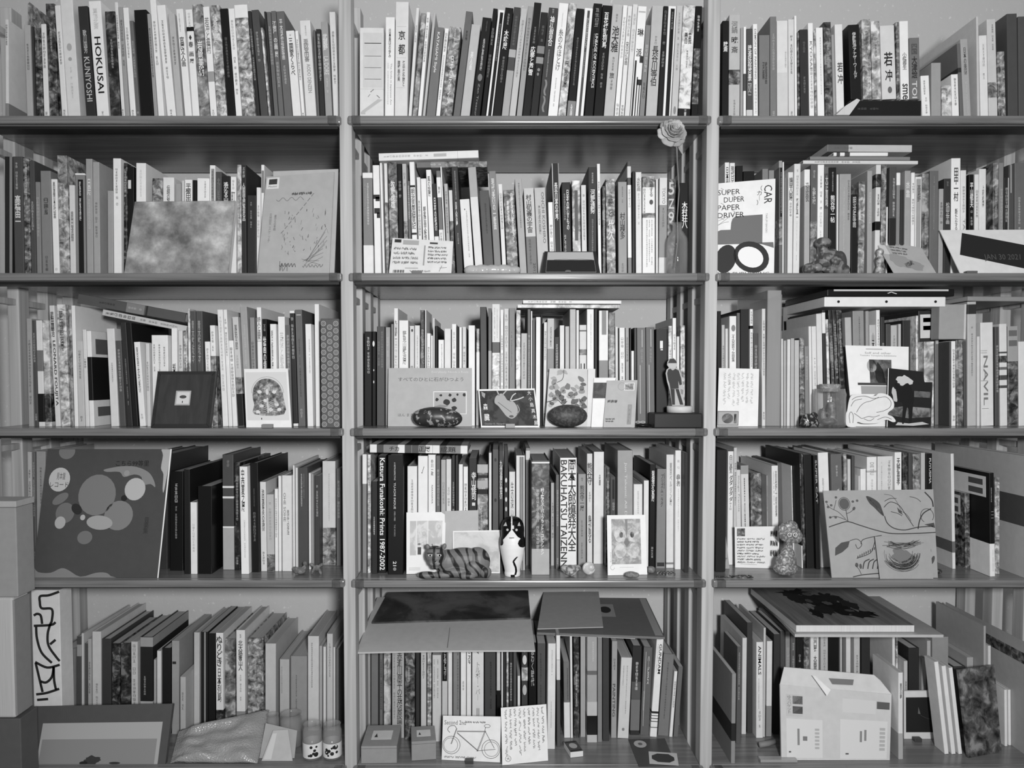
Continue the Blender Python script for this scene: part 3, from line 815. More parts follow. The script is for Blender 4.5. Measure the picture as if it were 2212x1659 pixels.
shelf_books(2, 1, '''
787 803 0 716 1.2 | ~ .06 .2 8 .35 .75 | ~ .22 .45 7.4 .4 .75
804 812 0 716 1 n | o .1 .16 8.5 .1 .7 | o .4 .42 8 .3 .6 | o .52 .55 8 .3 .6
814 831 0 705 3.2 | ~ .05 .42 5.5 .55 .8 | ~ .15 .4 5 .1 .4
833 843 0 707 6 | ~ .1 .3 7.5
845 850 0 700 5
851 860 0 666 9 | 丸山直樹 .1 .24 2 .2 .8 | ~ .25 .6 4
862 882 0 692 9 | 野見山暁治展 .1 .42 4.5 .4 .8
885 895 0 704 8 | o .03 .06 1.5 .35 .75 | ~ .4 .5 3
896 907 0 703 8.3 | ~ .1 .5 5 .4 .65
908 917 0 670 2 p
918 921 0 669 8.3 n d16
922 930 0 720 9
931 935 0 725 9
936 939 0 687 9 n
940 946 0 704 1
947 959 0 734 9 | ~ .05 .4 5 .5 .75
960 974 0 710 8.4 n
976 986 0 700 9 | ~ .08 .35 6 | ~ .36 .45 3
987 991 0 705 2 
992 998 0 707 9
999 1007 0 706 8 | ~ .2 .6 4
1012 1026 0 703 9 n
1029 1036 0 710 5 p | = .24 1 8.6
1039 1053 -2 663 2.8 n
1055 1062 0 666 4 | = .36 1 6.4
1063 1080 0 657 8.4 | ~ .03 .3 5 .25 .4 | ~ .04 .28 5.5 .6 .72 | = .31 .4 3.2 | = .41 1 7.3 p
1081 1088 0 669 9
1089 1099 0 667 8 | ~ .05 .75 4.5
1100 1113 -1 666 5 | ~ .2 .5 3 .35 .55
1114 1124 1 670 7 p | = .32 .6 8 p
1125 1138 1 720 7 | ~ .1 .5 4
1139 1146 0 668 4
1147 1150 0 672 9
1151 1156 0 690 4
1157 1167 1 685 9 n
1168 1172 0 680 1 n
1173 1180 2 696 8.3
1181 1196 0 688 7.2 | = .28 .5 5 | NORIYUKI_MAKI .08 .26 3.5 .4 .65
1197 1208 0 728 2 | ~ .05 .4 8
1209 1219 0 703 8.3 n
1221 1230 0 705 7 n
1231 1244 0 668 7 n
1245 1251 0 670 8.3
1252 1267 0 702 8 n | ! 0 1 3 .05 .065 | = .24 .3 3 p | ! .15 .3 2 .38 .46 | ! .6 .8 2 .38 .46
1268 1283 0 668 9 | ~ .04 .35 5 .5 .65
1284 1291 0 668 1.2 n
1294 1314 0 671 8.6 n | ! .3 .8 5 0 .21 | = .43 .62 5
1315 1329 -1 675 4 p | ~ .2 .3 8 | ~ .35 .45 7.5
1330 1336 -1 706 8
1339 1351 -1 708 8.6 | ~ .1 .32 4.5 .25 .75 | ~ .36 .6 3.5 .25 .75
1352 1360 -1 708 6.2 | ~ .1 .35 3.5
1361 1363 0 708 3 n
1364 1370 -1 758 8.8
1371 1376 -1 708 3
1377 1396 -2 708 4 n | ! .55 .65 6.5 .02 .2 | ~ .22 .36 6 .4 .7 | ! .3 .4 6.5 .38 .88
1397 1415 -2 707 4 n | ! .55 .65 6.5 .02 .2 | ~ .22 .36 6 .4 .7 | ! .3 .4 6.5 .38 .88
1417 1442 0 711 1.3 n | ! .35 .6 8.6 .12 .2 | ! .4 .6 8.6 .205 .22
1444 1452 0 704 8 p
1453 1461 0 687 9 | ~ .15 .3 4
1462 1468 0 727 8.3
1470 1480 0 703 7 p
''', inset=0.085)

shelf_books(2, 2, '''
1550 1558 0 672 1 n i10
1559 1566 0 702 7 i10
1567 1573 0 710 8 i10
1576 1591 0 683 9 i10 | o .08 .14 5 .25 .85 | 不染鉄之画集 .17 .42 4.6 .3 .75
1592 1599 0 676 4 n i10
1600 1618 0 668 1.6 n i10
1620 1627 0 668 9 i10 | = .14 .17 1 | ~ .02 .13 3 | ~ .2 .5 4
1628 1638 0 720 3 i10
1646 1654 0 667 8 
1688 1692 0 732 8.2
1693 1699 0 736 6.4 n
1700 1707 1 733 8 n
1708 1716 0 731 6.6 n
1717 1727 -9 735 7 n
1729 1739 -12 730 4 p | ~ .05 .3 7.6
1740 1749 -12 748 5
1750 1756 -19 705 8.3
1757 1767 -17 705 8.2 | ~ .3 .6 5.5 .4 .7
1768 1780 -13 678 8 n
1782 1789 -13 670 2 | = .02 .2 8.6
1790 1796 -13 690 7.4 p
1800 1808 -11 670 2 p
1809 1817 -11 670 1.6 p
1818 1830 -12 670 1.4 p
1831 1845 -6 686 7 n i10
1846 1870 -4 672 5.6 i10 | ~ .05 .3 3.4 .5 .65
1872 1879 -2 672 6 n i10
1880 1894 -2 702 7.2 i10 | 山本 .08 .25 1.3 .35 .75
1895 1903 -2 670 9 i10
1905 1913 -2 685 2.2 i10
1914 1924 0 700 3 n i10
1925 1938 0 703 7 i10 | ~ .1 .4 4.5
1941 1947 0 700 7 i10
1950 1967 0 692 2 n i10
1969 1984 -2 682 8 p | ~ .05 .3 4
1986 2019 -2 672 2 n i12 | ! .1 .92 8 .03 .24 | ! .3 .8 3 .06 .1 | ! .3 .8 3 .13 .17
1988 2018 0 738 7 p n i5 d5
2020 2028 0 668 4.4 i12 | ! .2 .9 7 .1 .3
2037 2055 -15 738 3 n
2056 2065 -13 737 8.8
2067 2082 -9 735 4 p
2083 2089 -2 737 3
2090 2109 0 652 7 n | = .02 .1 2 | ~ .2 .6 4 .4 .6
2111 2117 0 727 8 
2120 2147 -2 697 8.2 n | ! 0 .5 1.5 .27 .275 | ! 0 .5 1.5 .29 .295 | NAVIL .32 .8 4.6 .2 .55 | ! 0 .5 1.5 .56 .565 | ! .05 .6 1.5 .83 .835
2150 2159 -1 706 3
2161 2177 -2 700 8.2 n | = .27 .29 3 | = .31 .38 2.6 p | = .42 .45 4 | = .5 .55 3 | = .6 .63 3
2178 2200 -1 705 6 n | ! .1 .9 4 .04 .1 | ! .1 .9 4 .14 .2 | = .35 1 3 p
2201 2222 -1 738 8.2 n
''', inset=0.075)

shelf_books(3, 0, '''
62 71 -3 976 7 i13
72 79 -3 977 4 i13
80 100 -2 975 6 i13
296 326 0 984 2.6 n i9 d27
328 362 0 982 2.2 n i9 d27
367 396 0 1018 1 b1233 d26 | ~ .12 .32 8 .35 .6 | ~ .35 .68 6.5 .4 .55
398 411 -1 1014 1.2 n b1240 d26
412 426 -2 1085 8.6 b1240 d6 | ~ .3 .7 6.8
427 458 0 1050 .8 n b1240 d18
482 506 -2 982 3 b1231 d22 | ~ .05 .14 5.4 .4 .65 | = .27 .29 8.6 | = .36 .38 8.6 | = .62 .64 8.6 | = .64 1 6.6
507 519 -1 1000 1 b1232 p
521 538 -4 1008 9 b1240 | 中西夏之展 .02 .42 2 .2 .65 | ~ .5 .85 6 .45 .65
540 560 -3 1000 1 b1236 d27 | ~ .22 .4 4 .4 .55 | ~ .42 .72 5 .3 .65
562 575 -1 1041 8.2 b1234 | 池田満寿夫の芸術 .08 .55 2 .3 .75 | ~ .78 .93 3
576 592 -1 1068 7 b1234 | = .78 1 4 p | ~ .1 .6 6
594 601 -1 1056 8.8 b1234
602 608 -1 1028 8.8 b1234
610 631 -1 1027 8.3 b1234 | OHE_SOHE .18 .48 5 .15 .4 | 見立ての手法 .36 .62 3.5 .5 .75
633 637 -1 1005 8.8 b1232
639 644 -1 1010 8 b1232
646 665 -1 1010 3 b1232 | ~ .06 .38 8.2 .25 .42 | ~ .06 .3 6 .55 .65
666 672 -1 1022 8.8 b1230
673 678 -1 1024 6 b1228 n
680 691 -1 1028 2.6 b1226 | ~ .1 .45 7
693 725 -1 996 8 b1220 n | ~ .12 .58 6.3 .45 .58 | = .64 1 4.8 p
727 737 0 1012 4 b1222
''', inset=0.06, depth=0.24)

shelf_books(3, 1, '''
783 792 0 981 5 b1238 n | = 0 .25 8.6
794 801 0 982 7 b1238 p
803 815 0 1040 1.8 b1240 | ~ .38 .6 8.4 .3 .6
816 834 0 984 1 b1238 d22 | Katsura_Funakoshi:_Prints_1987-2002 .02 .975 9 .22 .86
838 871 0 983 1 b1241 d24 | A_RETROSPECTIVE .06 .21 7 .4 .5 | YU-ICHI_INOUE .23 .45 7.6 .38 .52 | 1955-1985 .47 .55 6 .4 .5 | THE_WORKS .58 .68 5 .4 .5 | 21 .89 .93 8.6 .34 .56 | o .94 .97 5 .34 .56
880 901 0 1007 8.8 i7
903 924 0 985 9 i7 n | 〳 .09 .14 1.5 .45 .65 v | o .14 .15 1.5 .36 .46
925 941 0 982 9 i7 | 中川一政 .04 .18 2 .38 .7 | NAKAGAWA .26 .42 3 .45 .65 | ~ .86 .93 4
942 951 0 985 4 i7
953 963 0 993 6.2 i7 | ~ .2 .4 5 | = 0 .5 6.6
964 975 0 992 8 i7 | ~ .25 .42 4.5
976 983 0 985 2 i7
984 990 0 985 2 i7
991 1000 0 1003 8.8 i7 n
1001 1011 0 1008 8.8 i7
1013 1030 0 990 1.8 i7 | 寺山修司 .12 .37 8.8 .3 .95 | ! .4 .8 8 .39 .42
1031 1054 0 1003 4.6 i7 p | = 0 .08 6.8 | = .1 .13 1.2 | = .15 .22 6.5 | = .23 .28 1.2 | ~ .4 .7 7.6 .3 .5
1056 1062 0 978 8.4 i7
1064 1077 0 971 3.4 i7 n | o .07 .1 1.5 .3 .7 | o .4 .43 1.5 .3 .7
1078 1087 0 974 2.6 i7 | 九州派展反芸術 .08 .4 8.4
1089 1098 0 975 2 i7 n | o .22 .26 8 .25 .75 | o .3 .34 7 .25 .75 | o .38 .42 8 .25 .75 | o .46 .5 7 .25 .75
1100 1113 0 1019 8.2 i7 | 生の深い淵 .1 .55 4 .25 .75
1115 1134 0 984 8.4 b1232 n | ! .35 .9 6 .01 1 | ! .5 .55 4 .01 1 | ! .7 .75 4 .01 1
1136 1145 0 968 5 b1222 n | = .02 .1 8
1147 1187 0 995 3.4 b1242 d20 n | = .01 .025 9 | = .025 .22 2.4 p | = .23 .77 3 p | = .77 1 6.6 | 村上隆のスーパーフラット・コレクション .24 .82 9 .5 .7 | ~ .25 .8 7.6 .25 .42
1190 1198 0 1043 7 b1222
1200 1208 0 1026 4 b1230
1210 1246 0 989 9 b1229 d27 | BAKUHATSU_TAIZENN .02 .985 1.6 .03 .42 | 岡本太郎爆発大全 .015 .84 1.6 .46 .97
1249 1266 0 1024 5.8 b1224 | ~ .04 .08 3 | 熊谷守一展 .12 .4 2.2 .22 .78 | ~ .5 .68 3.4 .35 .6 | ~ .74 .92 3.4 .35 .6
1268 1280 0 980 8.2 b1221 | 熊谷守 .08 .28 1.5 .05 .95 | ~ .32 .46 4 .3 .7 | 鳥が見る .55 .8 2 .2 .8
1282 1304 1 976 8.6 b1218 | 大竹遺跡 .2 .3 2 .5 .68
1306 1317 0 1010 2 b1225 p
1318 1330 0 1030 3 b1222 n | ! .4 .8 1 .03 .25 | ~ .26 .38 7.6 .4 .8
1332 1367 0 973 6 b1228 n | Jun_Takami:_All_Drawings .1 .75 7.6 .42 .62
1369 1388 0 1046 8.4 b1230 | ~ .08 .35 6 .4 .6
1390 1401 1 1038 8.4 b1230 n
1402 1415 2 1003 .6 b1226 | 菊畑茂久馬展 .06 .36 8.8 .3 .8 | ~ .8 .94 7
1417 1437 3 1013 5 b1228 | ~ .04 .2 2 .7 .85 | プリズム・ラグ .05 .38 2 .4 .68 | ! .1 .9 2 .94 .98
1439 1455 -2 982 8.2 b1227 | 東京ベルリン展 .07 .45 4.6 .45 .75 | = .95 .97 5
1458 1471 0 973 8.8 b1230 | ~ .08 .16 6 | 森鷗と漱石 .2 .3 3 | ~ .32 .7 6 .45 .6
1473 1486 0 978 1.8 n b1237 d16
''', inset=0.06, depth=0.235)

shelf_books(3, 2, '''
1571 1583 2 975 9 b1220 | 白川昌生 .03 .19 1 .2 .8 | ダダ .21 .3 1.2 .25 .9 | ダダ .31 .39 1.2 .25 .9 | ダ .4 .44 1.2 .25 .9 | ~ .45 .52 4
1584 1591 0 967 7.6 b1220
1592 1602 -2 1015 8.2 b1215 | Shingo_Francis .06 .45 5.6 .3 .75
1604 1621 -4 1006 8.2 b1212 | = 0 .09 6 | 東京の美術 .12 .75 3 .35 .5
1623 1647 -2 1022 4.4 n b1205 d20 p
1649 1659 -3 1027 6.4 b1212
1661 1683 -6 1006 9 b1218 | 髙島野十郎画集 .05 .52 4.6 .5 .8 | ~ .06 .4 6 .2 .4
1684 1693 -5 1000 3.6 n b1205
1694 1709 -6 1006 9 b1218 | 靉嘔の版画展図録 .04 .6 5 .3 .6
1718 1734 -12 980 1.2 b1228 | 中川幸夫 .08 .28 8.6 .25 .7 | ~ .3 .78 7 .4 .65 | = .8 1 8.6 | ~ .82 .93 4
1736 1742 -10 980 2.4 p b1228
1743 1760 -10 982 1.2 n b1228
1761 1773 -9 984 1 b1230 | SUPER_CAT .04 .42 6.6 .35 .75
1775 1797 -8 978 8.8 b1226 d16 | 難波の夢 .22 .45 7 .3 .5
1800 1823 -5 981 4 b1228 | ~ .1 .2 7.6 .4 .6 | The_Planet .3 .5 8 .5 .68
1824 1831 -2 980 5 p b1228
1832 1839 -1 992 7.6 b1228 n
1840 1847 0 985 3 n b1228
1849 1857 0 1028 8.8 b1232
1859 1871 0 1013 8.8 b1232
1873 1894 0 987 8.8 b1230 | DIE_TSU .05 .16 6 .3 .7 | = .12 .14 7 | ~ .2 .3 7
1896 1929 0 986 8.2 b1230 | ~ .05 .3 6.4 .2 .3 | ~ .04 .3 4.6 .65 .85
1933 1948 0 977 9 b1230 | 天野喜孝 .05 .28 2 .25 .75
1950 1961 0 978 2.4 p b1228
1963 1971 0 979 3 n b1228
1972 1988 0 981 5 b1228 p
1990 1999 0 978 7 b1228 n
2000 2014 0 980 1 b1228 | FUYUSIMA .04 .26 8 .5 .8
2058 2065 -4 980 8.2 n b1229 d28 | = .76 .86 4
2086 2097 -2 1066 3 b1229 p d24 | @ .08 .5 .04 .3 7.6 l x
2132 2148 0 1022 .8 b1246 d26 n | = .68 1 8.6 | ~ .14 .28 7.4 .25 .45 | ! .3 .8 7 .37 .375 | ! .3 .8 7 .4 .405 | ! .3 .8 7 .43 .435 | ~ .74 .95 4 .5 .65 | @ .05 .6 .04 .24 8 l x
2150 2160 0 1032 6 b1240 p
2214 2236 0 985 7 n b1256 d38 | = .33 .58 3
''', inset=0.06, depth=0.25)

shelf_books(4, 0, '''
134 163 0 1400 4.6 n b1590
165 175 -1 1375 3 b1588 | = .08 .2 6
176 181 -1 1368 7.6 b1588
183 189 0 1390 3 b1588
190 198 -1 1380 6.4 b1588
200 219 -1 1364 7.6 b1588 | ~ .5 .85 3.4 .4 .65
220 240 0 1380 2.4 n b1588
242 259 0 1389 2.2 n b1588 p
261 282 0 1389 2.2 n b1588 p
284 298 -1 1386 7.6 b1588 | ~ .03 .85 4.6 .25 .75
303 330 0 1376 1.6 n b1586 | = 0 .1 6 | ~ .4 .6 7.6 .3 .45 | = .66 .86 7
332 337 0 1425 6.4 b1586
339 348 0 1406 8.2 b1586 n
350 369 0 1400 1.4 n b1586
371 387 0 1384 6 b1586 | ! .1 .6 2 .22 .25
389 401 0 1462 6.8 b1600
402 431 -2 1366 7.2 n b1580
434 449 0 1365 1.4 n b1580 | ! .5 .7 6
450 465 0 1368 1.2 n b1580
467 483 -1 1367 8.6 b1580 | ぬりどき .03 .34 .8 .08 .92 | 日本列島 .36 .7 3 .2 .75 | = .78 1 2 p
485 508 0 1380 4.4 p b1576 n
511 530 -1 1361 8.6 b1580 | ~ .04 .08 3 | 北大路魯山人 .1 .4 1.5 .25 .75 | ~ .44 .7 4 .4 .6 | = .8 1 5.4
535 569 0 1378 5 p b1576
573 596 0 1390 7.4 n b1576
604 625 0 1424 6.8 b1580 | ~ .1 .5 5 .15 .3
628 663 0 1417 5.6 b1580 | ~ .25 .7 3 .3 .4
665 689 0 1374 7.8 b1578 | ~ .07 .55 3 .3 .45
690 696 0 1395 6.6 b1578
698 704 0 1397 8.2 b1578
706 719 0 1369 7.4 b1578 | ~ .1 .45 4.6
720 724 0 1398 8.2 b1578
726 732 0 1402 4.4 b1578
''', inset=0.15, depth=0.24)

shelf_books(4, 1, '''
792 807 0 1388 4.6 n b1570
809 815 0 1388 2.2 n b1570
817 827 0 1388 4.4 b1570 | ~ .2 .8 2
829 845 0 1388 7.4 p b1570
847 873 0 1388 6.6 b1594 | 赤瀬川原平の芸術原論 .1 .86 2.4 .4 .85 | ~ .12 .8 4.4 .1 .28
875 896 0 1388 3 b1600 p | ~ .25 .4 8 .3 .5
898 906 0 1388 2 b1600 n
909 921 0 1388 7.4 b1596
923 932 0 1388 6.2 p b1596
934 953 0 1415 7.6 b1602 | ~ .05 .5 4 .15 .3 | ~ .05 .5 3.4 .55 .7
955 967 0 1388 7.4 b1596 n | ! .05 .92 .8 .0 .4 | 動くことのアレゴリー .02 .38 8.6 .3 .75
968 977 0 1388 8.4 b1596 n
979 993 0 1388 5 b1596 | ~ .05 .7 2.4 .6 .85
995 1007 0 1388 8.8 b1596 | ~ .4 .5 5
1008 1018 0 1388 8.8 b1596 | KYO_POP .02 .22 .6 .3 .85
1020 1045 0 1388 8.3 b1596 | Boy .03 .12 2 .4 .65 | トルボー・バー .2 .6 6 .3 .7 | ! .4 .45 3 .68 .9 | ! .55 .6 3 .68 .9
1047 1071 0 1388 2.8 b1594 | ~ .2 .7 1.6 .45 .65
1073 1081 0 1388 7.6 b1594 n | = .5 1 1
1083 1087 0 1388 8.2 b1594
1088 1093 0 1388 2 n b1594
1094 1099 0 1388 6.4 p b1594
1100 1108 0 1388 2 b1594
1109 1116 0 1388 3.2 n b1594
1118 1124 0 1460 8.6 b1594
1127 1140 0 1388 2.6 b1594 n | o .03 .1 8 .15 .85 | o .13 .23 8 .15 .85 | = .26 .4 7 p | o .44 .55 7 .15 .85
1142 1159 0 1388 .8 b1596 | 惑わく時代 .04 .45 6.6 .3 .72
1161 1179 0 1390 3.2 b1598 | ~ .1 .7 1.8 .3 .5
1182 1199 2 1390 8.3 b1618 | ~ .06 .3 5.4 .45 .6 | ~ .55 .8 5.4 .4 .55
1203 1211 -1 1372 3.2 b1614 n | = .0 .22 8.6 | = .22 .4 8
1219 1232 -2 1430 4.4 b1594 | = .53 1 8.6 | ~ .08 .5 2 .55 .8
1233 1238 -2 1372 8.6 n b1594
1240 1252 -1 1372 2 b1594 p | ~ .35 .7 8
1254 1265 0 1372 6.4 n b1592
1268 1290 0 1372 6.2 b1604 n | = .33 .37 4 | ~ .06 .25 8 .5 .68 | = .62 .75 7.2 | = .75 .93 .8 | = .93 1 7
1291 1301 0 1376 5 b1603 n
1302 1316 0 1375 2.4 n b1601
1320 1332 2 1385 6 b1594 | PAINTING .44 .78 3 .2 .7 | ~ .18 .3 3.6
1334 1358 8 1420 7.8 b1595 | ~ .1 .35 4 .22 .32 | ~ .1 .7 5 .55 .65 | o .87 .91 5 .35 .6
1361 1381 6 1395 2 b1588 | ~ .18 .5 8.4 .35 .68 | = .4 .6 3.4 | = .6 .95 4.4
1383 1402 8 1398 3.8 b1588 | ハービヌス .1 .42 8.4 .5 .72 | ! .25 .3 7 .05 .9 | ~ .5 .72 8 .15 .3
1404 1419 15 1378 8.8 b1592 | GUNDAM .06 .36 .8 .45 .85 | ~ .06 .34 6 .2 .35 | = .74 .765 2 | = .78 .79 3 | = .81 .82 1 | = .84 .85 1 | = .9 .91 3
1421 1444 13 1412 4.6 b1590 | ~ .1 .8 3 .4 .55
1446 1453 11 1450 8.6 b1592
1455 1465 11 1440 4 b1592 n d16
''', inset=0.15, depth=0.2)

shelf_books(4, 2, '''
1590 1600 3 1397 3.4 b1606 d12 | ~ .06 .55 7.4 .3 .6
1602 1612 2 1378 8 b1586 d20 n
1614 1626 0 1345 2.4 n b1584
1632 1647 2 1387 8.6 b1594 d17 | ANIMALS .04 .34 1.4 .25 .7 | ~ .38 .7 3 .3 .4 | ~ .72 .9 5 .3 .7
1648 1653 2 1356 7.6 n b1592
1655 1667 2 1385 8.4 b1590 d16 n | = .68 1 5.4
1670 1684 2 1370 2.2 n b1586
1686 1696 0 1364 3 n b1580
1697 1707 0 1364 5.4 b1580
1708 1719 0 1364 3.6 b1580
1720 1735 0 1364 1.2 b1580
1737 1748 0 1364 4 b1580 p
1751 1769 0 1364 8.6 b1580 | 山口晃 .05 .2 1.2 .35 .75 | 大画面作品 .24 .5 1.4 .35 .75
1773 1789 0 1364 7.2 b1580 | ~ .05 .5 5
1790 1813 0 1364 1 n b1580
1815 1820 0 1364 7 n b1580
1821 1827 0 1364 4 n b1580
1828 1838 0 1364 8.3 n b1580
1845 1858 0 1364 7.4 b1580
1861 1880 0 1364 2 n b1578
1928 1934 0 1364 8.6 n b1580
1936 1940 0 1364 6.6 p b1580
1941 1951 0 1453 8.3 b1640 d13 | 東京の夢 .12 .3 3 .25 .75 | = .7 1 6.4
1953 1961 0 1428 7.4 b1590
1963 1986 0 1400 2 n b1586
1988 2001 0 1422 6.2 b1590 n
2003 2011 0 1384 7 n b1570
2014 2049 0 1376 5.8 n b1570
2060 2086 0 1440 3 n b1572
2088 2103 0 1420 6.6 n b1574
2107 2130 -2 1352 6.4 n b1590 d22
2135 2141 0 1395 8.2 b1592
2171 2177 -1 1490 8.6 n b1612
2179 2185 -1 1490 8.6 n b1610
2216 2240 0 1400 6.4 n b1650 d38 | = .1 .2 3 p
''', inset=0.15, depth=0.2)

# ---------------------------------------------------------------- cards, pictures and leaflets that lean on the books
Z = Vector((0, 0, 1))
class Card:
    def __init__(s, name, label, cat, k, q, mat, yb=None, yt=0.05, th=0.0012, group=None, lift=0.0):
        TL, TR, BR, BL = [Vector((p[0], p[1])) for p in q]; zb = SZ[k] + 0.0006 + lift
        if yb is None:
            A = Pz(BL.x, BL.y, zb); B = Pz(BR.x, BR.y, zb)
        else:
            ya, yc = yb if isinstance(yb, tuple) else (yb, yb)
            pr = lambda p, y: P(p.x, proj((P(p.x, 900, y).x, y, zb))[1], y)
            A = pr(BL, ya); B = pr(BR, yc)
        A.z = B.z = zb
        e = (B - A).normalized(); bk = Z.cross(e).normalized()
        H = ((BL.y - TL.y) + (BR.y - TR.y)) / 2 / SC * (D + A.y) / D
        sn = max(-0.1, min(0.9, (yt - (A.y + B.y) / 2) / H)); cs = math.sqrt(1 - sn * sn)
        u = Z * cs + bk * sn; n = e.cross(u).normalized()
        s.c = [Pplane(TL.x, TL.y, A, n), Pplane(TR.x, TR.y, A, n), B, A]; s.n = n; s.th = th
        cen = (A + B) / 2; s.M = Matrix.Translation(cen); s.I = s.M.inverted()
        f = s.c; bks = [p - n * th for p in f]
        vs = [s.I @ p for p in f + bks]
        s.root = mesh_obj(name, vs, [(3, 2, 1, 0), (4, 5, 6, 7), (0, 1, 5, 4), (1, 2, 6, 5), (2, 3, 7, 6), (3, 0, 4, 7)], mat, M=s.M)
        tag(s.root, label, cat, group); s.g = {}; s.lay = 0; s.W = (f[1] - f[0]).length; s.Hh = (f[0] - f[3]).length
    def S(s, u, v, extra=0.0):
        TL, TR, BR, BL = s.c
        p = (TL * (1 - u) + TR * u) * (1 - v) + (BL * (1 - u) + BR * u) * v
        return s.I @ (p + s.n * (0.00035 + 0.00013 * s.lay + extra))
    def G(s, t, pname='printed_pattern', mat=None):
        key = (s.lay, t, pname, -1)
        if key not in s.g: s.g[key] = (G(), mat)
        return s.g[key][0]
    def up(s): s.lay += 1; return s
    def poly(s, pts, t, pname='printed_pattern', mat=None, raw=False):
        if 7 <= len(pts) < 30 and not raw: pts = spline(pts, True, 3)
        pts = [(max(.002, min(.998, u)), max(.002, min(.998, v))) for u, v in pts]
        ps = [s.S(*p) for p in pts]
        us = [p[0] for p in pts]; vs = [p[1] for p in pts]
        big = (max(us) - min(us)) * s.W > .008 and (max(vs) - min(vs)) * s.Hh > .008
        key = (s.lay, t, pname, len(s.g)) if big else None      # large patches are parts of their own
        if big:
            s.g[key] = (G(), mat); gg = s.g[key][0]
        else: gg = s.G(t, pname, mat)
        gg.add(ps, [tuple(range(len(pts) - 1, -1, -1))]); return s
    def rect(s, u0, v0, u1, v1, t, pname='printed_pattern', mat=None): return s.poly([(u0, v0), (u1, v0), (u1, v1), (u0, v1)], t, pname, mat)
    def ell(s, u, v, ru, rv, t, rot=0, n=22, pname='printed_pattern', mat=None, wob=0.0):
        pts = []
        for i in range(n):
            a = 6.2832 * i / n; k = 1 + (R.uniform(-wob, wob) if wob else 0)
            x, y = ru * s.W * k * math.cos(a), rv * s.Hh * k * math.sin(a)
            pts.append((u + (x * math.cos(rot) - y * math.sin(rot)) / s.W, v + (x * math.sin(rot) + y * math.cos(rot)) / s.Hh))
        return s.poly(pts, t, pname, mat, raw=wob == 0)
    def line(s, pts, wd, t, pname='drawn_pattern'):
        if 3 <= len(pts) < 19: pts = spline(pts, False, 4)
        ps = [s.S(*p) for p in pts]; n = s.n; vs = []
        xs_ = [p.x for p in ps]; zs_ = [p.z for p in ps]
        if wd > .001 and max(max(xs_) - min(xs_), max(zs_) - min(zs_)) > .012:      # long strokes are parts of their own
            key = (s.lay, t, pname, len(s.g)); s.g[key] = (G(), None); g = s.g[key][0]
        else: g = s.G(t, pname)
        for i, p in enumerate(ps):
            d = (ps[min(i + 1, len(ps) - 1)] - ps[max(0, i - 1)]); d = d.normalized() if d.length > 1e-7 else Vector((1, 0, 0))
            o = n.cross(d) * wd / 2; vs += [p - o, p + o]
        g.add(vs, [(2 * i, 2 * i + 2, 2 * i + 3, 2 * i + 1) for i in range(len(ps) - 1)]); return s
    def arc(s, u, v, ru, rv, a0, a1, wd, t, n=20, pname='drawn_pattern'):
        return s.line([(u + ru * math.cos(math.radians(a0 + (a1 - a0) * i / n)), v + rv * math.sin(math.radians(a0 + (a1 - a0) * i / n))) for i in range(n + 1)], wd, t, pname)
    def scribble(s, u0, v0, u1, v1, rows, t, wd=0.0007, vertical=False, amp=0.35):
        for r in range(rows):
            if vertical:
                u = u1 - (u1 - u0) * (r + .5) / rows; n = 26; e = v1 - (v1 - v0) * R.uniform(0, .25)
                for part in range(4):
                    a = v0 + (e - v0) * part / 4; b = v0 + (e - v0) * (part + .8) / 4
                    s.line([(u + R.uniform(-1, 1) * amp * (u1 - u0) / rows, a + (b - a) * i / n) for i in range(n + 1)], wd, t, 'handwriting_text')
            else:
                v = v0 + (v1 - v0) * (r + .5) / rows; n = 44; e = u1 - (u1 - u0) * R.uniform(0, .25)
                for part in range(3):
                    a = u0 + (e - u0) * part / 3; b = u0 + (e - u0) * (part + .86) / 3
                    s.line([(a + (b - a) * i / n, v + R.uniform(-1, 1) * amp * (v1 - v0) / rows) for i in range(n + 1)], wd, t, 'handwriting_text')
        return s
    def text(s, txt, u0, v0, u1, v1, t, mode='h', bold=0.0, pname='lettering'):
        g = G(); text_geo(g, txt, u0, u1, 1 - v1, 1 - v0, 0, mode, bold)
        s.G(t, pname).add([s.S(p.x, 1 - p.z) for p in g.v], g.f); return s
    def done(s):
        for (lay, t, pn, _k), (g, mat) in s.g.items():
            q_ = g.obj(pn, mat or flat(t, 0.55), s.root)
            if pn == 'handwriting_text' or _k == -1: q_['kind'] = 'stuff'     # fine strokes and dots too small to pick apart
        return s.root
    def clip(s, u, wpx, hpx, t=4.5):
        """small easel foot that holds the card"""
        p = s.c[3] * (1 - u) + s.c[2] * u; w_ = wpx / SC / 2
        r = bevel_box('card_stand', -w_, w_, -0.008, 0.006, 0, hpx / SC, flat(t, 0.4), None, 0.0006, M=Matrix.Translation((p.x, p.y - 0.0095, SZ_OF(p.z))))
        return r
def SZ_OF(z): return min(SZ, key=lambda q_: abs(q_ - z)) + 0.0004
def stand_tag(o, label): return tag(o, label, 'card stand', 'small card stands on the shelves')

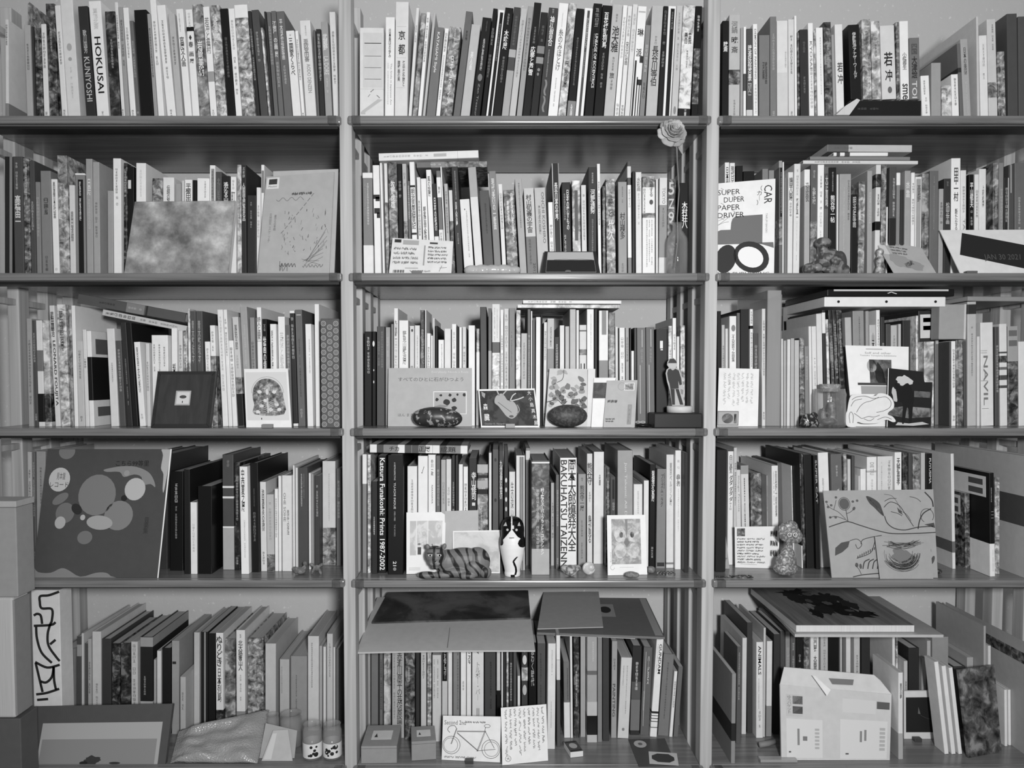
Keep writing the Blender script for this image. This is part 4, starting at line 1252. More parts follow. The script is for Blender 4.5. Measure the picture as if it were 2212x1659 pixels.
# ---- second shelf
c = Card('canvas_print', 'canvas print of mottled pale foliage leaning on the second shelf', 'canvas print', 1, [(291, 436), (508, 434), (493, 588), (268, 588)], picture(5.6, 2, 12, 2.0, .5, 0.0, 9.0), 0.008, 0.026, 0.016)
g = c.G(8.6, 'canvas_edge')
for (i, j) in ((1, 2), (0, 1)):
    a, b = c.c[i], c.c[j]; ofs = ((a + b) / 2 - sum(c.c, Vector()) / 4).normalized() * 0.0006
    g.add([c.I @ (p + ofs) for p in (a, b, b - c.n * .016, a - c.n * .016)], [(0, 1, 2, 3)])
c.done()
c = Card('paper_folder', 'stack of plain grey sheets behind the kraft drawing folder', 'folder', 1, [(590, 370), (731, 365), (722, 588), (600, 588)], paper(6.8), 0.0285, 0.047, 0.004)
c.done()
c = Card('drawing_folder', 'kraft paper folder with pencil landscape drawing and a postage stamp', 'folder', 1, [(575, 382), (722, 371), (711, 588), (556, 588)], paper(6.4, 0.6), 0.01, 0.034, 0.003)
c.rect(.02, .015, .2, .13, 8.0, 'stamp').up().rect(.05, .03, .17, .085, 2.2, 'stamp').poly([(.06, .03), (.17, .045), (.1, .06)], 7.5, 'stamp').text('Mouton', .05, .095, .17, .115, 3)
c.text('星からの手紙', .17, .4, .205, .56, 3.6, 'v'); c.text('古田安', .1, .38, .135, .5, 4.4, 'v'); c.text('スケッチ', .1, .52, .135, .68, 4.6, 'v')
for k_ in range(9):
    u = .72 - .05 * k_; v = .2 + .045 * k_
    c.line([(u, v), (u - .035, v + .03)], .0012, 3.6)
for k_ in range(60):
    u = R.uniform(.3, .95); v = R.uniform(.33, .8)
    c.line([(u, v), (u + R.uniform(-.02, .02), v + R.uniform(.008, .045))], R.uniform(.0006, .0017), R.choice((3.2, 4.2, 4.8)))
for k_ in range(10): c.line([(.95 - .03 * k_ / 3 + R.uniform(-.03, .03), .55 + .04 * k_), (.7 - R.uniform(0, .1), .9 + R.uniform(-.05, .02))], .0011, 4.6)
c.scribble(.4, .17, .75, .22, 1, 3.6, .001); c.line([(.18 + .4 * i / 20, .245 + .018 * math.sin(i)) for i in range(21)], .001, 4)
c.line([(.3 + .015 * i, .91 + .02 * math.sin(i * 2.2)) for i in range(16)], .0016, 3.4); c.line([(.62 + .015 * i, .92 + .016 * math.sin(i * 1.9)) for i in range(20)], .0014, 3.6)
c.line([(.3, .87), (.31, .97), (.33, .9), (.35, .97), (.4, .9), (.41, .97)], .0016, 4)
c.done()
c = Card('postcard', 'handwritten postcard with barcode standing before the wrapped roll', 'postcard', 1, [(848, 514), (979, 521), (975, 589), (840, 589)], paper(8.3), 0.012, 0.04)
c.rect(.04, .03, .15, .12, 2, 'stamp').rect(.18, .04, .44, .17, 6.4).rect(.62, .07, .75, .12, 2.4).rect(.53, .17, .555, .75, 6)
c.scribble(.04, .22, .5, .74, 4, 4.4).scribble(.6, .17, .95, .7, 5, 4.4)
for i in range(12): c.rect(.06 + .015 * i, .88, .066 + .015 * i + .004 * (i % 3), .96, 2.6)
c.line([(.25, .83), (.46, .83)], .0012, 4); c.scribble(.33, .87, .68, .96, 1, 4.6); c.line([(.84, .75), (.8, .92)], .001, 4).line([(.8, .82), (.92, .8)], .001, 4)
c.done(); stand_tag(c.clip(.46, 20, 6, 4), 'dark little card stand under the barcode postcard')
c = Card('framed_landscape', 'small black picture frame with half pale half dark landscape', 'picture frame', 1, [(1176, 543), (1288, 543), (1297, 589), (1170, 589)], paper(1.8, 0.35), 0.008, 0.036, 0.01)
c.rect(.065, .03, .935, .93, 5.5, 'frame_lip').up().rect(.07, .05, .93, .39, 6.8, 'picture').rect(.07, .39, .93, .91, 1.5, 'picture').up().line([(.2, .38), (.4, .36), (.5, .375), (.7, .36), (.9, .39)], .001, 3).ell(.45, .88, .05, .05, 4)
c.done()
c = Card('poster', 'white poster of a grey car with two black wheels, second shelf', 'poster', 1, [(1541, 397), (1675, 386), (1672, 589), (1541, 589)], paper(8.9, 0.5), 0.049, 0.062, 0.0012)
yy = .075
for t_, x1_ in (('SUPER', .43), ('DUPER', .5), ('PAPER', .43), ('DRIVER', .5)):
    c.text(t_, .07 if t_ != 'DUPER' else .17, yy, x1_, yy + .055, 1.3, 'h', 0.0); yy += .082
for i in range(9): c.line([(.12 + .09 * (i % 4), .055 + .04 * i), (.17 + .09 * (i % 4), .075 + .04 * i)], .0008, 2.4)
c.text('CAR', .82, .06, .95, .25, 1.3, 'r'); c.text('（カー）', .7, .06, .79, .26, 1.3, 'v')
c.line([(.0, .42), (.1, .4), (.2, .37), (.27, .36), (.1, .44), (.02, .47), (.15, .43), (.25, .42)], .001, 5.5)
c.poly([(.0, .6), (.02, .55), (.06, .52), (.12, .505), (.28, .505), (.29, .43), (.31, .39), (.36, .365), (.8, .36), (.8, .66), (.0, .66)], 4.2, raw=True)
c.poly([(.62, .65), (.98, .65), (.99, .71), (.9, .69), (.8, .67)], 4.2).text('TARUM BANSKI', .85, .35, .88, .55, 4.8, 'r')
c.up().ell(.2, .815, .17, .155, 1.8, .35).ell(.62, .8, .3, .16, 1.8, .35).up().ell(.61, .8, .215, .105, 8.9, .35)
c.up().text('OND PUBLISHING', .02, .955, .92, .99, 3, 'h')
c.done()
c = Card('postcard', 'tilted kraft postcard with small labels leaning beside the clay figure', 'postcard', 1, [(1888, 517), (1990, 535), (2024, 591), (1932, 591)], paper(6.6), 0.012, 0.055)
c.rect(.02, .02, .17, .42, 7.8, 'label').scribble(.25, .12, .7, .4, 3, 4.4).ell(.35, .6, .25, .2, 5.8, .3, wob=.15).ell(.6, .72, .2, .16, 5.6, .2, wob=.2)
c.done()
c = Card('date_card', 'white card with a broad black strip dated JAN 30 2021', 'card', 1, [(2030, 497), (2236, 496), (2236, 591), (2075, 591)], paper(8.2), 0.008, 0.05, 0.002)
c.poly([(.22, .07), (1.0, .4), (1.0, .93), (.1, .57)], 1.4).up().text('JAN 30 2021', .38, .56, .82, .72, 3.2, 'h')
c.done(); stand_tag(c.clip(.1, 22, 5, 3.5), 'dark little card stand under the dated card')

# ---- third shelf
c = Card('wooden_picture_frame', 'dark wooden frame with wide mount and a tiny picture', 'picture frame', 2, [(341, 802), (466, 802), (452, 920), (326, 920)], wood(1.7, 'x', 0.4, 'walnut'), 0.012, 0.04, 0.016)
c.line([(0, 0), (.25, .33)], .0016, 1.2, 'mitre').line([(1, 0), (.75, .33)], .0016, 1.2, 'mitre').line([(1, 1), (.75, .72)], .0016, 1.4, 'mitre').line([(0, 1), (.25, .72)], .0016, 1.2, 'mitre')
c.up().rect(.06, .06, .94, .94, 2.6, 'mount', wood(2.2, 'z', 0.4, 'walnut_mount')).up().rect(.36, .35, .62, .61, 6.5, 'inner_frame').up().rect(.385, .375, .6, .585, 8, 'picture').up().ell(.49, .46, .06, .03, 3).ell(.49, .55, .01, .02, 3)
c.done()
c = Card('square_card', 'white square card printed with an arched skull-like flower drawing', 'card', 2, [(527, 797), (622, 796), (630, 917), (532, 921)], paper(9), 0.012, 0.048)
c.rect(.03, .06, .96, .88, 8.1)
c.up().poly([(.2, .78), (.2, .62), (.17, .5), (.18, .38), (.24, .27), (.34, .2), (.5, .17), (.66, .2), (.77, .27), (.84, .38), (.86, .5), (.85, .78)], 4.2, 'drawing', picture(4.6, 3, 90, 2.5)).up()
for (u, v) in ((.33, .4), (.66, .4), (.36, .64), (.7, .62), (.28, .74), (.75, .7), (.45, .55), (.56, .7)): c.ell(u, v, .05, .03, 8.2, wob=.2)
c.ell(.5, .4, .035, .05, 8).rect(.485, .5, .515, .76, 8)
for i in range(6): c.line([(.3, .58 + .03 * i), (.4, .55 + .035 * i), (.5, .6 + .03 * i), (.6, .55 + .035 * i), (.72, .58 + .03 * i)], .0008, 7.6)
c.arc(.51, .42, .36, .28, 180, 360, .001, 6); c.rect(.34, .84, .36, .87, 2)
c.done(); stand_tag(c.clip(.5, 22, 8, 5), 'grey little card stand under the arched flower card')
c = Card('picture_booklet', 'grey picture booklet about stones with small photo of pebbles', 'booklet', 2, [(839, 795), (1019, 795), (1019, 918), (838, 918)], paper(6.7, .6), 0.046, 0.066, 0.008)
c.text('すべてのひとに石がひつよう', .12, .16, .9, .23, 3.2); c.text('Everybody Needs a Rock', .52, .05, .96, .095, 7.8); c.text('ほん まき', .12, .78, .3, .83, 3.6)
c.rect(.54, .4, .94, .79, 8.4, 'photo').up().rect(.55, .415, .93, .78, 6.4, 'photo').up()
for (u, v, r) in ((.63, .47, .015), (.74, .465, .018), (.83, .455, .015), (.91, .46, .018), (.585, .54, .02), (.7, .59, .035), (.79, .55, .025), (.79, .69, .03)): c.ell(u, v, r, r * 1.4, 1.3, n=9, wob=.2)
c.poly([(.55, .66), (.62, .63), (.7, .64), (.72, .66), (.6, .7), (.55, .72)], 5.2)
c.done()
c = Card('exhibition_card', 'dark exhibition card with white heart-like sculpture and white border', 'card', 2, [(1033, 841), (1155, 839), (1165, 915), (1039, 919)], paper(9), 0.014, 0.045)
c.rect(.02, .045, .98, .96, 1.5, 'photo', picture(1.9, 1, 40, .6)).up()
c.poly([(.3, .2), (.4, .12), (.46, .2), (.5, .3), (.6, .34), (.66, .5), (.64, .68), (.55, .78), (.46, .72), (.4, .6), (.33, .45), (.27, .36)], 6.4)
c.line([(.36, .18), (.33, .04)], .003, 6.8).line([(.42, .16), (.5, .04)], .003, 6.6).line([(.55, .3), (.6, .18), (.66, .12)], .0028, 7.4).line([(.52, .33), (.68, .28), (.79, .22)], .0028, 7.6).line([(.66, .42), (.69, .55), (.64, .66)], .0024, 5.6)
c.poly([(.05, .06), (.12, .12), (.1, .24), (.06, .18)], 6)
c.up().line([(.33, .35), (.42, .46), (.55, .62)], .0012, 3.4).ell(.54, .72, .04, .03, 3.4)
c.text('森', .065, .38, .145, .55, 8.6, 'h', .01); c.text('臓', .07, .65, .16, .83, 8.6, 'h', .01)
for i, ch in enumerate('大小島真木展'): c.text(ch, .86 + .012 * i, .06 + .155 * i, .925 + .012 * i, .17 + .155 * i, 8.6)
c.text('October 8 - November', .07, .885, .45, .935, 6)
c.done(); stand_tag(c.clip(.5, 20, 9, 5.4), 'grey little card stand under the dark sculpture card')
c = Card('postcard', 'narrow white card beside the leaf photo card', 'card', 2, [(1270, 796), (1286, 797), (1284, 920), (1268, 920)], paper(8.2), 0.034, 0.06)
c.done()
c = Card('leaf_photo_card', 'photo card of branches with dark leaves behind the round dark stone', 'photo card', 2, [(1187, 796), (1269, 797), (1268, 920), (1177, 920)], paper(7.6), 0.034, 0.06)
for i in range(46):
    u, v = R.uniform(.06, .94), R.uniform(.05, .8)
    if .25 < u < .55 and .1 < v < .3: continue
    c.ell(u, v, R.uniform(.05, .1), R.uniform(.025, .05), R.choice((3.6, 4.4, 5.4, 6.2)), R.uniform(0, 3), 9, wob=.25)
c.up().line([(.38, .02), (.36, .18), (.22, .24)], .0014, 2).line([(0, .58), (.25, .54), (.4, .62), (.5, .56)], .0018, 2.2)
c.done()
c = Card('photo_card', 'white card with small black photo, behind the addressed postcard', 'card', 2, [(1283, 816), (1330, 816), (1310, 922), (1277, 922)], paper(8.8), 0.024, 0.05)
c.rect(0.0, .1, .95, .42, 1.4, 'photo', picture(1.8, 2, 50, .8))
c.done()
c = Card('postcard', 'grey addressed postcard with postage stamp and faint handwriting', 'postcard', 2, [(1311, 822), (1377, 821), (1371, 923), (1303, 923)], paper(6.7, .6), 0.014, 0.044)
c.rect(.58, .055, .92, .22, 8.2, 'stamp').up().rect(.61, .07, .89, .205, 5, 'stamp', picture(5, 1, 120, 2)).arc(.5, .13, .12, .08, 0, 360, .0006, 5)
c.scribble(.08, .4, .4, .5, 1, 4.6).scribble(.05, .8, .4, .9, 2, 4.6).rect(.74, .52, .87, .94, 5.4).text('展覧会案内', .77, .55, .84, .9, 7, 'v')
c.done()
c = Card('letter_card', 'white letter card in faint vertical handwriting with a stamp', 'card', 2, [(1553, 795), (1640, 797), (1637, 923), (1549, 923)], paper(8.9), 0.052, 0.085)
c.scribble(.1, .08, .88, .7, 7, 6, .0006, True); c.rect(0.0, .74, .52, .99, 4.6, 'stamp').up().rect(.02, .755, .5, .975, 6.4, 'stamp').ell(.25, .865, .14, .085, 4.6).rect(.41, .79, .47, .95, 4)
c.done()
c = Card('exhibition_card', 'white exhibition card with grey animal photo behind the wolf picture', 'card', 2, [(1826, 746), (1963, 749), (1962, 923), (1842, 923)], paper(9), 0.045, 0.07)
c.text('Self and other', .3, .075, .72, .1, 5).text('Tomoko Yoneyama Exhibitions', .22, .11, .8, .135, 5); c.rect(.32, .035, .58, .045, 6)
c.rect(.36, .17, .72, .46, 3.2, 'photo', picture(3.4, 4, 40, 1.6)).ell(.4, .25, .08, .08, 6.4).poly([(.5, .46), (.46, .42), (.44, .3), (.5, .2), (.58, .3), (.62, .46)], 1.8).rect(.15, .46, .72, .49, 2.6, 'photo').rect(.2, .5, .72, .6, 6, 'photo')
c.done()
c = Card('wolf_picture_card', 'dark photo card of a black animal against white flashes', 'photo card', 2, [(1918, 795), (2015, 805), (2011, 923), (1915, 923)], paper(1.5, .35), 0.03, 0.055)
c.rect(0, 0, .02, 1, 8.4).ell(.38, .2, .18, .09, 7.4, .1, wob=.2).ell(.17, .45, .06, .13, 7, -.2, wob=.2).ell(.42, .5, .09, .08, 6, .1, wob=.2).poly([(.02, .68), (.4, .64), (.98, .66), (.98, .82), (.5, .85), (.02, .8)], 4, 'photo', picture(3.6, 5, 50, 1.6)).rect(.6, .36, .96, .47, 3.2, 'photo', picture(3, 2, 40, 1))
c.up().poly([(.16, .24), (.3, .3), (.45, .23), (.56, .36), (.6, .5), (.58, .62), (.56, .9), (.5, .9), (.48, .7), (.44, .68), (.4, .92), (.34, .92), (.35, .6), (.24, .56), (.2, .4)], .7, 'photo').poly([(.2, .97), (.25, .92), (.5, .94), (.8, .91), (.95, .95), (.6, .98)], 7)
c.done()

# ---- fourth shelf
c = Card('record_sleeve', 'dark square record sleeve with overlapping grey ovals and round sticker', 'record sleeve', 3, [(103, 970), (371, 970), (342, 1250), (70, 1251)], paper(3.0, .4), 0.002, 0.05, 0.005)
c.ell(.44, .36, .15, .16, 4.7).ell(.2, .5, .075, .08, 4.3).ell(.63, .52, .115, .115, 4.9).ell(.38, .69, .06, .052, 4.4).ell(.15, .39, .07, .035, 4.4, -.6).ell(.16, .02, .065, .06, 4.6).poly([(.47, .165), (.52, .15), (.62, .135), (.73, .14), (.83, .18), (.88, .24), (.9, .3), (.86, .275), (.8, .28), (.78, .22), (.72, .2), (.64, .22), (.6, .18), (.5, .18)], 5.2)
c.poly([(.92, 0), (.99, 0), (.975, .32), (.96, .31), (.955, .2), (.93, .15), (.935, .05)], 6.8)
c.poly([(.0, .92), (.04, .955), (.14, .96), (.22, .925), (.28, .94), (.38, .99), (.5, .96), (.58, .96), (.62, .985), (.62, 1.0), (.0, 1.0)], 5)
c.up().ell(.66, .385, .025, .024, 1.5).ell(.29, .47, .05, .035, 1.8, .8).up().ell(.74, .315, .083, .088, 7).ell(.485, .575, .105, .055, 6.2, .1).ell(.17, .575, .043, .048, 6.6).ell(.346, .535, .02, .022, 6.8).ell(.66, .19, .022, .023, 5.8).ell(.125, .24, .085, .094, 7.2, 0, pname='sticker')
c.up().text('見本盤', .1, .185, .17, .24, 3).text('レコード', .055, .26, .2, .3, 1.6).text('こちら99等里', .565, .09, .83, .135, 1)
c.text('音楽集', .84, .53, .88, .66, 2, 'v')
g = c.G(9, 'sleeve_edge')
a, b = c.c[1], c.c[2]; ofs = (a - c.c[0]).normalized()
g.add([c.I @ (p + c.n * .0008) for p in (a - ofs * .003, a + ofs * .0006, b + ofs * .0006, b - ofs * .0022)], [(0, 1, 2, 3)])
c.done()
c = Card('exhibition_card', 'white card with pale triptych picture behind the tiger carving', 'card', 3, [(878, 1107), (963, 1106), (960, 1238), (878, 1240)], paper(9), None, 0.066)
c.rect(.09, .14, .92, .7, 8.6, 'picture').up().rect(.09, .14, .25, .7, 6.6, 'picture', picture(7, 1, 30, .7)).rect(.27, .14, .54, .6, 6.9, 'picture', picture(7, 2, 30, .6)).rect(.56, .14, .92, .6, 6.6, 'picture', picture(6.8, 3, 30, .6))
c.up().arc(.83, .24, .045, .03, 0, 360, .0006, 5.6).arc(.45, .35, .045, .03, 0, 360, .0006, 5.6).arc(.42, .52, .03, .03, 0, 360, .0006, 5.6).rect(.29, .57, .38, .69, 2.4).ell(.33, .52, .04, .015, 4).line([(.66, .52), (.69, .57)], .002, 3)
for i in range(3): c.rect(.06, .9 + .018 * i, .36, .905 + .018 * i, 6.4)
c.done()
c = Card('blank_card', 'plain grey card leaning between white card and sky photo', 'card', 3, [(961, 1104), (1033, 1102), (1034, 1236), (961, 1236)], paper(6.9), 0.062, 0.068)
c.done()
c = Card('sky_photo_card', 'photo card of pale cloudy sky between tiger carving and cat doll', 'photo card', 3, [(978, 1147), (1080, 1145), (1080, 1230), (978, 1231)], paper(8.8), 0.046, 0.06)
c.rect(.025, .03, .985, .97, 6.6, 'photo', picture(6.8, 5, 13, .9))
c.done()
c = Card('picture_card', 'white bordered card with pale four-lobed painting beside black book', 'card', 3, [(1311, 1113), (1394, 1112), (1398, 1241), (1313, 1243)], paper(9), None, 0.048)
c.rect(.11, .065, .86, .82, 5.8, 'picture', picture(6.2, 0, 60, 1.1)).up()
for (u, v) in ((.33, .33), (.67, .33), (.33, .6), (.67, .6)): c.ell(u, v, .15, .12, 7, 0, 18, 'picture', picture(7, 1, 70, .9), .06)
c.poly([(.5, .38), (.58, .46), (.5, .54), (.42, .46)], 4.6).poly([(.46, .07), (.53, .07), (.52, .25), (.5, .4), (.48, .25)], 5)
c.ell(.36, .33, .05, .05, 5).ell(.64, .33, .05, .05, 5)
c.up().rect(.3, .87, .66, .875, 6.6).text('kumi', .06, .62, .1, .78, 6, 'l').arc(.12, .87, .05, .04, 0, 300, .0008, 6)
c.done()
c = Card('postcard', 'white postcard filled with small handwriting behind the owl-faced figure', 'postcard', 3, [(1587, 1138), (1684, 1137), (1682, 1228), (1588, 1226)], paper(8.9), None, 0.08)
c.rect(.05, .04, .23, .23, 4, 'stamp', picture(4, 1, 120, 2)).scribble(.05, .26, .72, .9, 9, 2.6, .0007).scribble(.8, .05, .98, .75, 3, 4.6).line([(.12, .91), (.5, .92)], .0007, 5)
c.done()
c = Card('flyer', 'pale grey flyer tucked by the post below the black album', 'flyer', 3, [(1546, 1143), (1566, 1143), (1576, 1228), (1546, 1230)], paper(6.4), None, 0.052, 0.002)
c.ell(.45, .75, .4, .08, 5, wob=.2).ell(.5, .78, .25, .03, 3.2)
c.done()
c = Card('drawing_board', 'kraft board with ink drawing of flowers, leaves and branches', 'drawing', 3, [(1778, 1060), (2016, 1057), (2026, 1247), (1797, 1247)], paper(6.1, .65), 0.004, 0.036, 0.0035)
ST = 2.2
c.line([(.02, .42), (.12, .38), (.2, .36), (.3, .4), (.45, .46), (.6, .5), (.8, .5), (1.0, .49)], .0022, ST)
c.line([(.2, .36), (.19, .22)], .0015, ST).ell(.18, .155, .045, .065, 3.4).arc(.18, .155, .052, .075, 0, 360, .0012, ST)
c.line([(.19, .27), (.23, .25), (.26, .22)], .0012, ST).ell(.265, .21, .012, .022, 3.2, .6)
c.line([(.2, .35), (.1, .3), (.04, .31)], .0013, ST).line([(.18, .33), (.12, .25), (.05, .2), (.02, .15)], .0011, ST).line([(.08, .22), (.1, .15), (.11, .11)], .0011, ST)
for (u, v) in ((.02, .13), (.06, .17), (.03, .19), (.11, .08), (.04, .31), (.09, .31), (.3, .12), (.26, .13)): c.ell(u, v, .012, .014, 3.4)
c.poly([(.385, .07), (.44, .09), (.5, .15), (.52, .22), (.535, .3), (.5, .27), (.45, .2), (.41, .15)], 2.8).line([(.385, .07), (.46, .17), (.535, .3)], .0016, 4.4)
c.line([(.54, .3), (.56, .38), (.62, .44), (.72, .46), (.84, .43), (.98, .42)], .0022, ST).line([(.54, .2), (.6, .14), (.68, .18), (.74, .3), (.8, .42)], .0016, ST)
c.line([(.84, .45), (.86, .35), (.9, .27), (.97, .22)], .0026, ST).line([(.55, .13), (.6, .1), (.66, .1)], .0014, ST).line([(.6, .25), (.66, .27), (.7, .3)], .0014, ST).poly([(.66, .2), (.69, .24), (.71, .29), (.67, .26)], 3)
c.line([(.68, .24), (.74, .28), (.78, .36)], .001, ST).line([(.55, .05), (.62, .07), (.67, .16), (.7, .26)], .001, 3.2).line([(.78, .08), (.84, .1), (.88, .14)], .0013, ST).line([(.92, .03), (.98, .12), (.99, .2)], .003, ST)
c.arc(.93, .3, .06, .08, 120, 400, .0014, 2.8).poly([(.9, .4), (.99, .38), (1.0, .44)], 2.8)
c.poly([(.05, .75), (.06, .66), (.12, .6), (.2, .58), (.18, .65), (.12, .71)], 3).line([(.2, .58), (.27, .56), (.31, .62), (.27, .67), (.25, .62)], .0014, ST)
c.line([(.5, .52), (.4, .54), (.32, .57), (.3, .62)], .0016, ST).line([(.45, .53), (.42, .63), (.38, .72), (.25, .78)], .0016, ST)
for i in range(9): c.line([(.26 + .02 * i, .78 - .012 * i), (.265 + .02 * i, .75 - .012 * i)], .002, ST)
for i in range(5): c.line([(.3 + .045 * i, .9), (.32 + .045 * i, .82), (.37 + .04 * i, .79)], .0024, ST)
c.line([(.2, .99), (.3, .965), (.45, .95)], .0022, ST).line([(.28, .96), (.26, .9), (.23, .86)], .0012, ST).ell(.245, .855, .015, .025, 3.2).ell(.28, .87, .012, .03, 3.2)
for (u, v) in ((.93, .72), (.96, .8), (.9, .62)): c.ell(u, v, .015, .05, 3, .4)
c.done()
c = Card('nest_drawing_card', 'kraft card with sketched bird nest in front of the drawing board', 'card', 3, [(1890, 1159), (2008, 1156), (2016, 1247), (1901, 1247)], paper(6.0, .65), -0.006, 0.008, 0.0012)
for i in range(26):
    a0 = R.uniform(0, 60); a1 = a0 + R.uniform(80, 150); k_ = R.uniform(.55, 1.0)
    c.arc(.46 + R.uniform(-.03, .03), .4 + R.uniform(-.05, .05), .36 * k_, .42 * k_, a0, a1, R.uniform(.001, .0024), R.choice((3.2, 3.8, 4.4)), 12)
for i in range(14): c.line([(R.uniform(.1, .3), R.uniform(.1, .25)), (R.uniform(.4, .6), R.uniform(.15, .35)), (R.uniform(.7, .9), R.uniform(.1, .25))], R.uniform(.001, .002), R.choice((3.4, 4.2)))
c.ell(.48, .48, .2, .18, 4.4, .3, wob=.2)
c.done()

# ---------------------------------------------------------------- books and binders lying flat
Yv = Vector((0, 1, 0))
def lying(name, label, cat, pl, pr, thick, inset, depth, tone, specs=(), pat=False, group='books lying flat on others', seed=3, hard=True):
    A = P(pl[0], pl[1], inset); B = P(pr[0], pr[1], inset)
    u = (A - B).normalized(); a = Yv.cross(u); th = thick / SC * (D + inset) / D
    M = frame_M(B - a * th, a, Yv, u)
    b = build_book(name, M, th, (A - B).length, depth, tone, pat, [s_.split() for s_ in specs], hard, seed=seed)
    return tag(b, label, cat, group)
lying('lying_book', 'black book lying flat under the standing catalogues, top shelf', 'book', (1838, 217), (1990, 217), 35, 0.025, 0.2, 1.2, ['~ .1 .4 3.4'], seed=5)
g = G(); q_ = [P(1801, 252, 0), P(1830, 252, 0), P(1853, 220, 0), P(1846, 217, 0), P(1822, 232, 0)]
for p in q_: p.z = max(p.z, SZ[0] + .0006)
n = len(q_)
g.add([(p.x, -.012, p.z) for p in q_] + [(p.x, .12, p.z) for p in q_], [tuple(range(n)), tuple(range(2 * n - 1, n - 1, -1))] + [(i, i + n, (i + 1) % n + n, (i + 1) % n) for i in range(n)])
o = g.obj('curled_magazine', pages(7.6)); tag(o, 'curled pale magazine wedged against the lying black book', 'magazine')

lying('lying_book', 'long white book lying tilted across paperbacks, second shelf', 'book', (818, 331), (1033, 324), 16, 0.072, 0.2, 8.8, ['~ .05 .5 6.4', '! .3 .7 7 .55 .68', '= .79 .795 5'])
lying('lying_book', 'slate grey book lying under the long white one', 'book', (900, 350), (1052, 348), 12, 0.078, 0.2, 4.4, ['= .2 .4 5.4', '~ .2 .35 8', '= .4 1 4.4 p'], seed=9)
lying('lying_book', 'pale book at the bottom of the lying pile, second shelf', 'book', (1735, 346), (1983, 347), 7.5, 0.066, 0.26, 8, ['~ .1 .5 5'])
lying('lying_book', 'grey folder-like book in the lying pile, second shelf', 'book', (1750, 337.5), (1966, 338.5), 7.5, 0.068, 0.26, 5)
lying('lying_book', 'short white booklet in the lying pile, second shelf', 'booklet', (1801, 329), (1918, 329), 7.5, 0.066, 0.2, 9, ['= .05 .12 3', '= .2 .3 3'])
lying('lying_magazine', 'glossy light magazine topping the lying pile, second shelf', 'magazine', (1788, 312), (1970, 313), 15, 0.07, 0.22, 7.4, ['~ .08 .3 4', '= .0 .25 4'], hard=False)
lying('lying_book', 'dark grey book lying aslant on top, third shelf, record-sleeve bay', 'book', (170, 634), (402, 676), 21, 0.07, 0.22, 3.4, ['~ .2 .35 2', '= .45 .62 5', '~ .47 .6 7', '= .63 .65 2'])
lying('lying_book', 'thin pale catalogue lying aslant under the dark grey book', 'book', (223, 668), (404, 704), 13, 0.068, 0.2, 7.4, ['~ .04 .4 2.4 .2 .8', '~ .45 .9 4 .3 .7'])
lying('lying_book', 'white book lying on top of the third shelf row, middle bay', 'book', (1130, 648), (1342, 649), 7.5, 0.078, 0.2, 8.8, ['~ .05 .25 5.4 .2 .8', '~ .28 .5 4.4 .2 .8'])
lying('lying_book', 'mottled pale book lying beneath the white one, middle bay', 'book', (1118, 657), (1338, 658), 8, 0.08, 0.22, 7.2, pat=True)
ck = []
for i in range(14):
    ck.append('= %.3f %.3f %s' % (i / 14.0, (i + 1) / 14.0, (8.6, 5, 3)[(i * 2 + i // 3) % 3]))
lying('lying_book', 'chequered book lying across the row, fourth shelf', 'book', (799, 960), (1010, 963), 17.5, 0.028, 0.22, 6, ck + ['チカ .2 .3 1.4 .2 .8 r', '正展 .5 .62 1 .15 .85 r', '成題 .72 .88 1 .15 .85 r'], seed=11)
lying('lying_folder', 'large grey folder lying over the end of the third shelf', 'folder', (2090, 640), (2232, 641), 10, 0.08, 0.3, 5.6, hard=False)

def box_px(name, label, cat, k, x0, x1, y0, y1, inset, depth, mat, group=None, r=0.002, base=True):
    """upright box: pixel extents of its front face at depth inset"""
    zb = SZ[k] + 0.0005 if base else P((x0 + x1) / 2, y1, inset).z
    A = P(x0, (y0 + y1) / 2, inset); B = P(x1, (y0 + y1) / 2, inset); zt = P((x0 + x1) / 2, y0, inset).z
    c_ = Vector(((A.x + B.x) / 2, inset, zb)); w_ = (B.x - A.x) / 2
    o = bevel_box(name, -w_, w_, 0, depth, 0, zt - zb, mat, None, r, M=Matrix.Translation(c_))
    tag(o, label, cat, group); o['dims'] = (w_, depth, zt - zb); return o
o = box_px('ring_binder', 'white ring binder lying on the row with three holes', 'binder', 2, 1781, 2043, 641, 662.5, 0.066, 0.3, paper(8.9, .35), base=False)
w_, d_, h_ = o['dims']
for fx in (-.77, .02, .83):
    gg = lathe(G(), [(0, -.0006), (.0032, -.0006), (.0032, .001), (0, .001)], 14)
    hh = gg.obj('finger_hole', flat(.6), o); hh.matrix_local = Matrix.Translation((fx * w_, 0, h_ * .5)) @ Matrix.Rotation(math.pi / 2, 4, 'X')
del o['dims']
o = box_px('ring_binder', 'black ring binder lying on top of the white binder', 'binder', 2, 1787, 2062, 624.5, 640, 0.07, 0.28, paper(1.2, .25), base=False); w_, d_, h_ = o['dims']
G().box(-w_ * .9, w_ * .9, -.0012, 0, h_ * .7, h_ * .95).obj('label_strip', flat(7.5, .3), o); lg = G()
text_geo(lg, 'へ', -.01, .015, h_ * .3, h_ * .6, -.0014, 'h', .03); lg.obj('lettering', flat(8.6), o); del o['dims']
o = box_px('cardboard_box', 'flat grey cardboard box resting on paperbacks, third shelf', 'box', 2, 2029, 2086, 657, 733, 0.074, 0.038, paper(6, .7), base=False); w_, d_, h_ = o['dims']
G().box(w_ * .86, w_ * 1.01, -.001, .03, .0, h_).obj('flap', paper(7.6), o); del o['dims']

